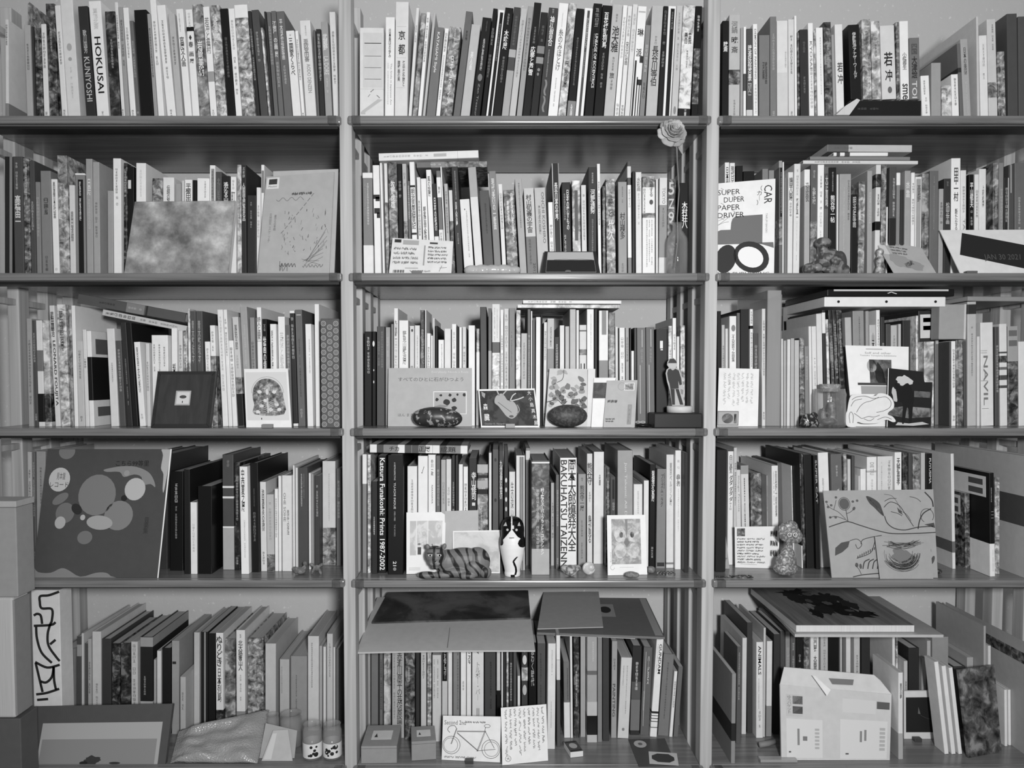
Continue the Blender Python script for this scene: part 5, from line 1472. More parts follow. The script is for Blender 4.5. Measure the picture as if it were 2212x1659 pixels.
# translucent sleeve beside the letters on the third shelf
xs = P(1656, 800, .07).x, P(1687, 800, .07).x; zt = P(1680, 627, .07).z
r = empty('plastic_sleeve', Matrix.Translation((xs[0], 0.072, SZ[2]))); tag(r, 'tall translucent plastic sleeve standing on the third shelf', 'plastic sleeve')
fm = film('sleeve_film', 6.6, 0.55, 0.2)
for i, (x_, t_, zz) in enumerate(((0.001, 0, 1), (xs[1] - xs[0], 0.0, .97))):
    G().box(x_ - .0006, x_ + .0006, 0, .24, .0006, (zt - SZ[2]) * zz).obj('film_sheet', fm, r)
G().box(.0018, xs[1] - xs[0] - .0012, .0, .0008, .0006, (zt - SZ[2])).obj('film_edge', fm, r)
for i, (f_, t_, hh) in enumerate(((.2, 4, .78), (.45, 5, .74), (.68, 6, .6))):
    G().box((xs[1] - xs[0]) * f_, (xs[1] - xs[0]) * (f_ + .16), .004, .2, .0006, (zt - SZ[2]) * hh).obj('paper_insert', paper(t_), r)

o = box_px('kraft_envelope', 'grey kraft envelope standing behind the thin booklets, third shelf', 'envelope', 2, 1690, 1741, 664, 900, 0.315, 0.006, paper(4.8, .7)); del o['dims']
# ring-patterned box at the end of the third shelf
o = box_px('patterned_box', 'tall box covered in grey paper with rows of rings', 'box', 2, 693, 733, 688, 926, -0.004, 0.2, paper(3.4, .6)); w_, d_, h_ = o['dims']
rg = G(); rg2 = G()
for row in range(15):
    for col in range(3):
        cx = -w_ + (col + .5 + (0 if row % 1 == 0 else 0)) * 2 * w_ / 3; cz = (row + .5 + (.5 if col == 1 else 0)) * h_ / 15.2
        if cz > h_ - .006: continue
        n = 14
        for (ra, rb, gg) in ((.0062, .0048, rg), (.0032, .0018, rg2)):
            gg.add([(cx + rr * math.cos(6.2832 * i / n), -.0008, cz + rr * math.sin(6.2832 * i / n)) for rr in (ra, rb) for i in range(n)],
                   [(i, (i + 1) % n, n + (i + 1) % n, n + i) for i in range(n)])
rg.obj('ring_pattern', flat(6.4), o); rg2.obj('inner_ring_pattern', flat(5.6), o); del o['dims']
o = box_px('plinth_box', 'flat black box under the tin soldier figure', 'box', 2, 1413, 1517, 893, 923, -0.006, 0.07, paper(1.4, .4)); PL = o; del o['dims']

# ---------------------------------------------------------------- modelled things
def blob(name, ells, voxel, mat, M, label=None, cat=None, smooth=6, group=None, parent=None):
    """one continuous surface grown around overlapping ellipsoids: (centre, radii, euler)"""
    bm = bmesh.new()
    for e in ells:
        c_, r_ = e[0], e[1]; rot = Matrix.Rotation(e[2], 4, 'Y') if len(e) > 2 else Matrix.Identity(4)
        bmesh.ops.create_uvsphere(bm, u_segments=20, v_segments=12, radius=1.0, matrix=Matrix.Translation(c_) @ rot @ Matrix.Diagonal((r_[0], r_[1], r_[2], 1)))
    me = bpy.data.meshes.new(name + '_src'); bm.to_mesh(me); bm.free()
    t = bpy.data.objects.new(name + '_src', me)
    m = t.modifiers.new('r', 'REMESH'); m.mode = 'VOXEL'; m.voxel_size = voxel
    s_ = t.modifiers.new('s', 'SMOOTH'); s_.iterations = smooth; s_.factor = .5
    out = evaluated_mesh(t)
    bpy.data.objects.remove(t); bpy.data.meshes.remove(me)
    out.name = name; out.materials.clear(); out.materials.append(mat)
    for p in out.polygons: p.use_smooth = True
    o = bpy.data.objects.new(name, out); C.objects.link(o); o.matrix_world = M
    if parent: o.parent = parent
    if label: tag(o, label, cat, group)
    return o
def speckle(name, t0, t1, scale, thr=.56, rough=.4):
    if name in _M: return _M[name]
    m, n, l, b = _new(name); tc = n.new('ShaderNodeTexCoord'); nz = n.new('ShaderNodeTexNoise'); nz.inputs['Scale'].default_value = scale; nz.inputs['Detail'].default_value = 2
    cr = n.new('ShaderNodeValToRGB'); e = cr.color_ramp.elements; a, c_ = lin(t0), lin(t1)
    e[0].position = thr; e[0].color = (a, a, a, 1); e[1].position = thr + .07; e[1].color = (c_, c_, c_, 1)
    l.new(tc.outputs['Object'], nz.inputs['Vector']); l.new(nz.outputs['Fac'], cr.inputs['Fac']); l.new(cr.outputs['Color'], b.inputs['Base Color'])
    b.inputs['Roughness'].default_value = rough; _M[name] = m; return m
def U(px, y=0.0): return px / SC * (D + y) / D          # pixels to metres at depth y
def base_at(k, px, y): return Vector((P(px, EDGE[k], y).x, y, SZ[k] + .0006))

# stones on the third shelf
s = U(1); b0 = base_at(2, 945, .012)
blob('speckled_stone', [((-6 * s, 0, 23 * s), (49 * s, 20 * s, 22 * s)), ((20 * s, 0, 21 * s), (35 * s, 19 * s, 20 * s), .1), ((-30 * s, 0, 22 * s), (25 * s, 17 * s, 19 * s))], .0022, speckle('speckled_stone', 1.8, 5.6, 95), Matrix.Translation(b0), 'long dark speckled pebble lying before the stone booklet', 'stone')
b0 = base_at(2, 1226, .012)
blob('dark_stone', [((0, 0, 25 * s), (44 * s, 21 * s, 25 * s))], .0022, speckle('dark_stone', 2, 2.9, 160, .5, .55), Matrix.Translation(b0), 'smooth dark oval stone before the leaf photo card', 'stone')

# tiger carving
T0 = Pz(902, 1253, SZ[3] + .0006); T0.y = max(T0.y, .022); T0 = Vector((P(902, 1250, .012).x, .006, SZ[3] + .0006)); s = U(1, .02)
def tiger_mat():
    m, n, l, b = _new('tiger_paint'); tc = n.new('ShaderNodeTexCoord'); wv = n.new('ShaderNodeTexWave'); wv.bands_direction = 'X'
    wv.inputs['Scale'].default_value = 16; wv.inputs['Distortion'].default_value = 7; wv.inputs['Detail'].default_value = 1.0; wv.inputs['Detail Scale'].default_value = 1.3
    cr = n.new('ShaderNodeValToRGB'); e = cr.color_ramp.elements; a, c_ = lin(1.2), lin(4.3)
    e[0].position = .2; e[0].color = (a, a, a, 1); e[1].position = .36; e[1].color = (c_, c_, c_, 1)
    mpg = n.new('ShaderNodeMapping'); mpg.inputs['Rotation'].default_value = (0, .35, 0)
    l.new(tc.outputs['Object'], mpg.inputs['Vector']); l.new(mpg.outputs['Vector'], wv.inputs['Vector']); l.new(wv.outputs['Fac'], cr.inputs['Fac']); l.new(cr.outputs['Color'], b.inputs['Base Color'])
    b.inputs['Roughness'].default_value = .5; return m
E = lambda x, y, z, a, b, c_, *r_: ((x * s, y * s, z * s), (a * s, b * s, c_ * s)) + tuple(r_)
tg = blob('tiger_carving', [E(100, 8, 34, 50, 21, 30), E(130, 8, 33, 28, 21, 32), E(66, 7, 33, 30, 20, 27), E(40, -6, 50, 23, 17, 21), E(40, -18, 38, 15, 10, 10), E(40, -16, 28, 9, 8, 6), E(23, -4, 68, 5, 4, 7, -.3), E(59, -4, 69, 5, 4, 7, .3), E(22, -10, 8, 24, 10, 8), E(56, -10, 9, 24, 10, 8), E(108, -15, 8, 20, 9, 8), E(148, -4, 13, 13, 11, 13), E(122, -11, 21, 18, 9, 18), E(86, 2, 14, 40, 20, 14)], .0014, tiger_mat(), Matrix.Translation(T0), 'striped wooden tiger carving crouching on the fourth shelf', 'carving', 4)
def disc(name, x_, y_, z_, ra, rb, t, par, sc_, th=.0012):
    g_ = lathe(G(), [(0, -th), (1, -th), (1, th), (0, th)], 14); g_.v = [Vector((v.x * ra * sc_, v.z, v.y * rb * sc_)) for v in g_.v]
    o_ = g_.obj(name, flat(t, .35), par); o_.matrix_local = Matrix.Translation((x_ * sc_, y_ * sc_, z_ * sc_)); return o_
for ex in (30, 50):
    disc('eye', ex, -22.6, 54, 4.2, 2.6, 7.6, tg, s); disc('pupil', ex + .3, -23.6, 54, 1.9, 2.2, .6, tg, s); G().box((ex - 6) * s, (ex + 6) * s, -22.8 * s, -21 * s, 57.5 * s, 59 * s).obj('brow_line', flat(.8), tg)
blob('muzzle', [E(35, -23.5, 36.5, 6.5, 4, 5), E(45, -23.5, 36.5, 6.5, 4, 5), E(40, -23, 40, 5, 4, 5)], .001, paper(4.9, .5), Matrix.Identity(4), smooth=2, parent=tg)
G().add([(35 * s, -29.4 * s, 44 * s), (45 * s, -29.4 * s, 44 * s), (40 * s, -30 * s, 39 * s)], [(0, 1, 2)]).obj('nose', flat(.8), tg)
G().box(39.4 * s, 40.6 * s, -29.6 * s, -28 * s, 31 * s, 39 * s).obj('mouth_line', flat(.8), tg)
for (xa, xb, zz) in ((28, 38, 66), (42, 52, 66), (33, 47, 70)): G().box(xa * s, xb * s, -16.5 * s, -14 * s, zz * s, (zz + 1.6) * s).obj('forehead_stripe', flat(.9), tg)

# cat doll
K0 = Vector((P(1107, 1246, .03).x, .03, SZ[3] + .0006)); s = U(1, .03); h_ = 129 * s
prof = [(0, 0), (17, 0), (17.6, 5), (17, 10), (19, 20), (22.5, 35), (25.5, 50), (27.3, 62), (27.8, 72), (27, 80), (25.4, 86), (25.2, 92), (25.6, 98), (25.2, 106), (23.4, 114), (19.5, 121), (14, 126), (7, 129), (0, 129.4)]
pts = []
for i in range(len(prof) - 1):
    for t in range(10):
        f = t / 10.0; pts.append((prof[i][0] * (1 - f) + prof[i + 1][0] * f, prof[i][1] * (1 - f) + prof[i + 1][1] * f))
pts.append(prof[-1])
g = lathe(G(), [(a * s, b * s) for a, b in pts], 180)
cd = g.obj('cat_doll', paper(8.9, .25), None, True, Matrix.Translation(K0)); cd.data.materials.append(paper(.7, .2))
for p in cd.data.polygons:
    c_ = p.center; z = c_.z / s; x = c_.x / s; front = c_.y < 0
    blk = False
    if z > 91 - .012 * x * x * 2:
        blaze = front and abs(x + 2) < (1.3 if z > 104 else 1.3 + (104 - z) * .75)
        blk = not blaze
    ax = abs(x - 0)
    if front and ((x - 25) / 13.5) ** 2 + ((z - 75) / 11) ** 2 < 1: blk = True
    if front and ((x + 27) / 7) ** 2 + ((z - 76) / 9) ** 2 < 1: blk = True
    if not front and 60 < z < 92: blk = True
    if front:
        tx = 4 + 3.5 * math.sin(z / 9.0) + (0 if z < 35 else (z - 35) * .9)
        if 4 < z < 46 and abs(x - tx) < 2.2: blk = True
        if abs(z - 3) < 3 and -4 < x < 5 and z < 5: blk = True
    if blk: p.material_index = 1
tag(cd, 'painted black and white cat doll standing on the fourth shelf', 'doll')
for sx in (-11, 8):
    eb = lathe(G(), [(0, -.0008), (2.6 * s, -.0008), (2.6 * s, .001), (0, .001)], 14).obj('eye', flat(7.6, .2), cd); eb.matrix_local = Matrix.Translation((sx * s, -math.sqrt(25.4 ** 2 - sx * sx) * s, 104 * s)) @ Matrix.Rotation(math.atan2(sx, 24), 4, 'Z') @ Matrix.Rotation(math.pi / 2, 4, 'X')
for sx in (-16, 13):
    G().add([(sx * s - 4 * s, -21.5 * s, 112 * s), (sx * s + 4 * s, -21.5 * s, 112 * s), (sx * s + 1.5 * s, -17 * s, 120 * s)], [(0, 1, 2)]).obj('ear', flat(6.4), cd)
G().box(-7 * s, 3 * s, -26.6 * s, -25 * s, 86 * s, 88 * s).obj('mouth', flat(5), cd)

# bottle with a dried rose
s = U(1, .03); B0 = base_at(1, 1462, .036)
bt = lathe(G(), [(0, 0), (20 * s, 0), (22.5 * s, 3 * s), (22.8 * s, 40 * s), (22.5 * s, 70 * s), (21 * s, 80 * s), (15 * s, 90 * s), (10.5 * s, 96 * s), (10 * s, 108 * s), (11 * s, 109 * s), (11 * s, 112 * s), (8.6 * s, 112 * s), (8.2 * s, 97 * s), (13 * s, 89 * s), (19.2 * s, 79 * s), (20.8 * s, 69 * s), (21 * s, 40 * s), (20.7 * s, 5 * s), (0, 3.5 * s)], 40).obj('glass_bottle', glass(), None, True, Matrix.Translation(B0))
tag(bt, 'small clear glass bottle holding the dried rose', 'bottle')
RC = P(1457, 279, -.052)
rs = empty('dried_rose', Matrix.Translation(Vector((B0.x, .036, B0.z + 6 * s)))); tag(rs, 'dried pale rose on a long stem standing in the bottle', 'rose')
I = rs.matrix_world.inverted()
def tube(pts_, rad, name, mat, parent, n=8, I_=None):
    g_ = G(); ps = [Vector(p) for p in pts_]
    for i, p in enumerate(ps):
        d = (ps[min(i + 1, len(ps) - 1)] - ps[max(0, i - 1)]).normalized(); x_ = d.cross(Vector((0.3, 1, 0.1))).normalized(); y_ = d.cross(x_)
        rr = rad[i] if isinstance(rad, (list, tuple)) else rad
        for j in range(n): g_.v.append(p + (x_ * math.cos(6.2832 * j / n) + y_ * math.sin(6.2832 * j / n)) * rr)
    for i in range(len(ps) - 1):
        for j in range(n): g_.f.append((i * n + j, i * n + (j + 1) % n, (i + 1) * n + (j + 1) % n, (i + 1) * n + j))
    g_.f.append(tuple(range(n - 1, -1, -1))); g_.f.append(tuple(range((len(ps) - 1) * n, len(ps) * n)))
    if I_ is not None: g_.v = [I_ @ v for v in g_.v]
    return g_.obj(name, mat, parent, True)
stem = [P(1458, 578, .036), P(1464, 520, .034), P(1463, 470, .034), P(1467, 410, .02), P(1463, 350, -.02), P(1462, 320, -.036), RC + Vector((.004, .02, -.02))]
tube(stem, [.0016, .0016, .0017, .0018, .0018, .002, .003], 'stem', paper(4.6), rs, 8, I)
lf = P(1467, 312, -.036)
lfg = G(); lfg.add([lf + Vector((-.006, 0, .008)), lf + Vector((.008, -.002, .01)), lf + Vector((.009, .002, -.014)), lf + Vector((.011, .004, -.026)), lf + Vector((-.001, 0, -.01))], [(0, 1, 2), (0, 2, 4), (2, 3, 4)]); lfg.v = [I @ v for v in lfg.v]; lfg.obj('leaf', paper(5.6), rs)
fwd = Vector((.12, -1, .28)).normalized(); sx_ = fwd.cross(Z).normalized() * -1; up_ = sx_.cross(fwd) * -1
if up_.z < 0: up_ = -up_
pm = [paper(7.0, .75), paper(6.4, .75), paper(5.8, .75)]
def petal(ang, rin, rout, span, db, de, mat):
    g_ = G(); nu, nv = 9, 7
    for j in range(nv + 1):
        v = j / nv
        for i in range(nu + 1):
            w01 = i / nu - .5; a_ = ang + span * w01 * (1 - .18 * v * v); rr = rin + (rout * (1 - .16 * (2 * w01) ** 4) - rin) * v
            spir = .0022 * w01                    # one edge tucks under the next petal
            wav = .0011 * math.sin(i * 1.7 + ang * 5) * v
            dp = db + (de - db) * v ** 1.6 + spir * 1.4
            p = RC + (sx_ * math.cos(a_) + up_ * math.sin(a_)) * (rr + wav + spir) + fwd * (dp + wav)
            g_.v.append(I @ p)
    for j in range(nv):
        for i in range(nu): q0 = j * (nu + 1) + i; g_.f.append((q0, q0 + 1, q0 + nu + 2, q0 + nu + 1))
    o_ = g_.obj('petal', mat, rs, True); sm = o_.modifiers.new('t', 'SOLIDIFY'); sm.thickness = .0006
for L, (cnt, rin, rout, db, de) in enumerate(((6, .010, .0345, -.010, -.018), (5, .011, .029, -.010, -.004), (5, .010, .0225, -.011, .003), (4, .008, .0165, -.012, .008), (3, .006, .0112, -.012, .011), (3, .0035, .0068, -.012, .012), (2, .001, .0032, -.012, .012))):
    for i in range(cnt): petal(6.2832 * i / cnt + L * .8, rin, rout, 6.2832 / cnt * 1.4, db, de, pm[(i + L) % 3])
blob('calyx', [((0, 0, 0), (.012, .012, .012))], .002, paper(4), Matrix.Translation(I @ (RC - fwd * .016)), parent=rs)

# plastic-wrapped roll
s = U(1, .035); b0 = base_at(1, 1064, .034)
blob('wrapped_roll', [((x_ * s, 0, 11 * s), (rx * s, 11 * s, rz * s)) for x_, rx, rz in ((-44, 18, 11), (-22, 20, 12.5), (0, 22, 12), (24, 22, 12.5), (46, 15, 10))], .0018, film('crinkled_wrap', 7.2, .82, .12, .5, 70), Matrix.Translation(b0), 'small roll wrapped in shiny clear plastic on the second shelf', 'wrapped roll', 2)
# clay figure
s = U(1, .04); b0 = base_at(1, 1782, .036)
blob('clay_figure', [E(0, 6, 18, 34, 17, 18), E(12, 4, 38, 24, 16, 20), E(-4, 4, 58, 9, 9, 14), E(-4, 2, 70, 17, 14, 12), E(-36, -4, 13, 14, 13, 13), E(-22, -12, 15, 13, 10, 10), E(30, -4, 26, 14, 14, 26), E(40, 0, 12, 13, 12, 12), E(18, -14, 28, 12, 8, 12), E(4, -16, 10, 16, 9, 9)], .002, speckle('brown_clay', 2.6, 4.6, 60, .48, .45), Matrix.Translation(b0), 'lumpy dark clay figure with a mushroom-like head, second shelf', 'figurine', 3)
s = U(1, .05); b0 = base_at(1, 1900, .052)
fg = lathe(G(), [(0, 0), (9 * s, 0), (10 * s, 8 * s), (7 * s, 22 * s), (9 * s, 36 * s), (6 * s, 44 * s), (8 * s, 52 * s), (6 * s, 58 * s), (0, 61 * s)], 20).obj('small_figurine', picture(5.4, 4, 90, 2.6), None, True, Matrix.Translation(b0)); tag(fg, 'small mottled ceramic figurine behind the tilted kraft postcard', 'figurine')

# owl-faced ceramic on the fourth shelf
b0 = Vector((P(1700, 1243, .02).x, .024, SZ[3] + .0006)); s = U(1, .02)
ow = blob('ceramic_figure', [E(-2, 0, 15, 27, 17, 15), E(-1, 0, 30, 23, 15, 22), E(2, 0, 48, 15, 11, 16), E(4, 0, 62, 9, 8, 12), E(6, -1, 92, 25, 9, 20), E(20, -1, 86, 14, 8, 15), E(-8, -1, 98, 13, 8, 18), E(8, -1, 106, 16, 8, 16)], .0016, speckle('rough_ceramic', 4.0, 6.0, 220, .5, .35), Matrix.Translation(b0), 'rough ceramic figure with a round owl-like face and two eyes', 'figurine', 3)
for ex in (0, 12):
    for (ra, t, yy) in ((4.6, 8, -13), (2.8, 1, -14), (1.3, 8, -15)):
        eb = lathe(G(), [(0, -.001), (ra * s, -.001), (ra * s, .002), (0, .002)], 14).obj('eye', flat(t, .3), ow); eb.matrix_local = Matrix.Translation((ex * s, yy * s, 93 * s)) @ Matrix.Rotation(math.pi / 2, 4, 'X')

# glass jar with cork
s = U(1, .04); b0 = base_at(2, 1791, .036)
jr = lathe(G(), [(0, 0), (31 * s, 0), (33.5 * s, 3 * s), (33.5 * s, 70 * s), (31 * s, 78 * s), (31 * s, 82 * s), (29.6 * s, 82 * s), (29.6 * s, 78 * s), (32 * s, 69 * s), (32 * s, 5 * s), (0, 4 * s)], 40).obj('glass_jar', glass(), None, True, Matrix.Translation(b0)); tag(jr, 'glass jar with flat cork lid on the third shelf', 'jar')
lathe(G(), [(0, 76 * s), (20 * s, 76 * s), (21.5 * s, 92 * s), (0, 92.5 * s)], 28).obj('cork_lid', speckle('cork', 5, 6.4, 200, .5, .8), jr, True)
blob('jar_contents', [E(0, 0, 12, 18, 16, 8), E(6, 2, 34, 9, 9, 22), E(-12, 4, 26, 6, 6, 16)], .002, picture(4.0, 1, 60, 2), Matrix.Identity(4), parent=jr)
b0 = base_at(2, 1748, .02); s = U(1, .02)
blob('glazed_frog', [E(0, 0, 13, 19, 13, 13), E(-8, -4, 22, 9, 8, 8), E(8, -4, 24, 9, 8, 9), E(-14, -5, 6, 8, 9, 6), E(14, -5, 6, 8, 9, 6)], .0016, speckle('dark_glaze', 1.6, 5.4, 130, .52, .08), Matrix.Translation(b0), 'small glossy dark ceramic animal beside the corked jar', 'figurine', 2)

# shells, pebbles and bits on the fourth shelf
def on_shelf(k, px, py): p = Pz(px, py, SZ[k]); return Vector((p.x, max(-.012, p.y), SZ[k] + .0006))
s = U(1, .02)
b0 = on_shelf(3, 1233, 1247); b0.y += .012
blob('spiral_shell', [E(0, 0, 12, 16, 12, 12), E(-12, 2, 16, 10, 9, 8), E(12, 2, 16, 12, 8, 8), E(2, -6, 8, 11, 9, 8)], .0014, speckle('rough_shell', 4, 6.2, 110, .48), Matrix.Translation(b0), 'rough grey sea shell before the large lettered book', 'shell', 2)
b0 = on_shelf(3, 1273, 1244); b0.y += .01
blob('white_shell', [E(0, 0, 14, 14.5, 9, 14), E(4, -6, 17, 8, 5, 7)], .0014, speckle('pale_shell', 7.4, 8.6, 70, .5, .25), Matrix.Translation(b0), 'smooth white sea shell beside the rough grey shell', 'shell', 2)
b0 = on_shelf(3, 1367, 1250); b0.y += .006
blob('pebble', [E(-3, 0, 7, 14, 8, 7), E(6, 0, 6, 9, 7, 6)], .0012, speckle('brown_pebble', 4.2, 4.9, 150, .5, .6), Matrix.Translation(b0), 'pointed brown pebble before the pale painting card', 'stone', 2)
b0 = on_shelf(3, 1407, 1240); b0.y += .006
blob('pebble', [E(0, 0, 8, 10, 8, 8)], .0012, speckle('brown_pebble', 4.2, 4.9, 150, .5, .6), Matrix.Translation(b0), 'round brown pebble beside the folded metal brooch', 'stone', 2)
b0 = on_shelf(3, 1438, 1246); b0.y += .008
ch = empty('metal_brooch', Matrix.Translation(b0)); tag(ch, 'twisted silver metal brooch lying before the pale books', 'brooch')
mt = speckle('dull_silver', 3, 6, 150, .5, .2); mt.node_tree.nodes['Principled BSDF'].inputs['Metallic'].default_value = .7
for i in range(5): tube([(-18 * s + 7 * i * s, -.004, 2 * s), (-14 * s + 7 * i * s, .004, 9 * s), (-6 * s + 7 * i * s, 0, 4 * s), (0 * s + 5 * i * s, -.006, 2 * s)], .0013, 'metal_loop', mt, ch, 6)
b0 = on_shelf(3, 645, 1243); b0.y += .01
cb = blob('clay_bird', [E(0, 0, 8, 14, 9, 8), E(-10, 0, 12, 6, 5, 5), E(10, 0, 14, 5, 4, 5), E(12, 0, 24, 5, 4.5, 5)], .0013, speckle('unglazed_clay', 3.8, 4.8, 120, .5, .8), Matrix.Translation(b0), 'tiny clay bird with a pale head beside the clay star', 'figurine', 2)
b0 = on_shelf(3, 682, 1242); b0.y += .01
blob('clay_star', [E(0, 0, 13, 7, 5, 7), E(-9, 0, 19, 7, 4, 3.5, .7), E(9, 0, 19, 7, 4, 3.5, -.7), E(-8, -2, 6, 3.5, 4, 8, .35), E(8, -2, 6, 3.5, 4, 8, -.35)], .0012, speckle('unglazed_clay', 3.8, 4.8, 120, .5, .8), Matrix.Translation(b0), 'tiny four-legged clay star beside the clay bird', 'figurine', 2)
# scissors-like clippers near the post
b0 = on_shelf(3, 1590, 1249); b0.y += .004
sc = empty('small_scissors', Matrix.Translation(b0)); tag(sc, 'small metal scissors lying at the edge of the fourth shelf', 'scissors')
bevel_box('blade', -.045, -.012, -.003, .003, 0, .003, mt, sc, .0006); bevel_box('pivot', -.014, -.006, -.004, .004, 0, .006, mt, sc, .001)
for yy in (-.006, .006): tube([(.022 + .018 * math.cos(a_ * .5236), yy + .006 * math.sin(a_ * .5236), .0022) for a_ in range(13)], .0014, 'finger_loop', mt, sc, 6)
for yy in (-.003, .003): tube([(-.008, 0, .003), (.004, yy * 1.5, .0025)], .0015, 'arm', mt, sc, 6)
# black keyring on the third shelf
b0 = base_at(2, 1390, .012)
kr = blob('keyring_case', [((0, 0, .005), (.02, .012, .005))], .001, paper(1, .3), Matrix.Translation(b0), 'flat black oval case with two pale rings, third shelf', 'case', 2)
for xx in (-.011, .001): tube([(xx - .002 + .0055 * math.cos(a_ * .5236), .002 + .003 * math.sin(a_ * .5236), .0125 + .002 * math.sin(a_ * .5236)) for a_ in range(13)], .0009, 'ring', paper(7.4, .3), kr, 6)

# cut-out figures
def cutout(name, label, cat, pts_, inset, th, mat, base_z=None):
    ps = [P(x_, y_, inset) for x_, y_ in pts_]; c_ = Vector((sum(p.x for p in ps) / len(ps), inset, min(p.z for p in ps)))
    dz = (base_z - c_.z) if base_z is not None else 0
    n = len(ps); loc = [p - c_ for p in ps]
    g_ = G(); g_.add([(p.x, 0, p.z) for p in loc] + [(p.x, th, p.z) for p in loc], [tuple(range(n)), tuple(range(2 * n - 1, n - 1, -1))] + [(i, i + n, (i + 1) % n + n, (i + 1) % n) for i in range(n)])
    o_ = g_.obj(name, mat, M=Matrix.Translation(c_ + Vector((0, 0, dz)))); tag(o_, label, cat); return o_, c_
def on_cut(o_, c_, inset, pts_, t, name, lift=.0005, line=None):
    if line is not None: pts_ = spline(pts_, False, 5)
    ps = [P(x_, y_, inset) - c_ for x_, y_ in pts_]
    if line is None: return G().add([(p.x, -lift, p.z) for p in ps], [tuple(range(len(ps)))]).obj(name, flat(t), o_)
    g_ = G(); vs = []
    for i, p in enumerate(ps):
        d = (ps[min(i + 1, len(ps) - 1)] - ps[max(0, i - 1)]).normalized(); q_ = Vector((-d.z, 0, d.x)) * line / 2
        vs += [(p.x - q_.x, -lift, p.z - q_.z), (p.x + q_.x, -lift, p.z + q_.z)]
    g_.add(vs, [(2 * i, 2 * i + 2, 2 * i + 3, 2 * i + 1) for i in range(len(ps) - 1)]); return g_.obj(name, flat(t), o_)
ztop = PL.location.z + (P(1465, 893, -.006).z - SZ[2]); yS = .026
so = lathe(G(), [(0, 0), (.0305, 0), (.0305, .0145), (.029, .0155), (0, .0155)], 36).obj('tin_lid', paper(7.6, .4), None, True, Matrix.Translation((P(1468, 890, yS).x, yS, ztop + .0006))); tag(so, 'pale round tin lid on the flat black box', 'lid')
zl = ztop + .0166
out = [(1444, 882), (1438, 800), (1440, 796), (1441, 785), (1446, 779), (1456, 779), (1462, 785), (1463, 797), (1468, 803), (1474, 835), (1478, 850), (1476, 858), (1478, 882)]
out = [(1452, 882), (1447, 850), (1441, 830), (1438, 812), (1440, 804), (1445, 800), (1441, 794), (1442, 787), (1447, 780), (1455, 779), (1461, 784), (1463, 793), (1460, 800), (1468, 804), (1473, 820), (1476, 840), (1478, 852), (1476, 860), (1478, 882)]
sd, sc_ = cutout('paper_soldier', 'cut-out figure in dark uniform and cap standing on the tin lid', 'cut-out figure', out, yS, .003, paper(6.6), zl)
dzl = sd.location.z - sc_.z
on_cut(sd, sc_, yS, [(1443, 790), (1447, 781), (1455, 780), (1461, 786), (1462, 790)], 2.2, 'cap'); on_cut(sd, sc_, yS, [(1443, 795), (1444, 791), (1461, 791), (1462, 796), (1456, 802), (1447, 801)], 7, 'face')
on_cut(sd, sc_, yS, [(1441, 812), (1443, 804), (1448, 802), (1453, 806), (1459, 802), (1466, 806), (1471, 822), (1473, 836), (1468, 838), (1465, 828), (1466, 845), (1448, 846), (1446, 834), (1443, 826)], 2, 'jacket')
on_cut(sd, sc_, yS, [(1448, 846), (1457, 846), (1458, 880), (1452, 880)], 1.8, 'trouser_leg'); on_cut(sd, sc_, yS, [(1459, 846), (1466, 846), (1476, 880), (1469, 880)], 1.8, 'trouser_leg'); on_cut(sd, sc_, yS, [(1470, 846), (1476, 848), (1475, 858), (1471, 856)], 5, 'bag')
out = [(1832, 924), (1827, 915), (1827, 898), (1830, 890), (1833, 872), (1838, 858), (1850, 853), (1866, 854), (1880, 858), (1892, 857), (1898, 852), (1912, 853), (1924, 860), (1931, 872), (1930, 884), (1920, 892), (1918, 898), (1928, 902), (1935, 912), (1928, 914), (1915, 909), (1900, 915), (1885, 917), (1865, 917), (1852, 914), (1849, 924)]
yC = .02
cu, cc = cutout('paper_cutout', 'white cut-out line drawing of a reclining figure, third shelf', 'cut-out', spline(out, True, 3), yC, .0012, paper(8.4), SZ[2] + .0006)
for ln_ in ([(1840, 866), (1850, 860), (1868, 858), (1886, 863), (1900, 861), (1914, 860), (1924, 870), (1922, 882), (1908, 890), (1893, 893)], [(1850, 893), (1858, 880), (1868, 872), (1882, 868), (1898, 860)], [(1845, 895), (1855, 902), (1862, 906), (1875, 902), (1888, 903), (1900, 899)], [(1838, 880), (1846, 868), (1862, 864)], [(1836, 916), (1834, 900), (1838, 892), (1843, 900), (1842, 916)], [(1866, 907), (1878, 911), (1888, 906)], [(1895, 909), (1912, 903), (1926, 908)]):
    on_cut(cu, cc, yC, ln_, 3.2, 'drawn_line', .0005, .0011)

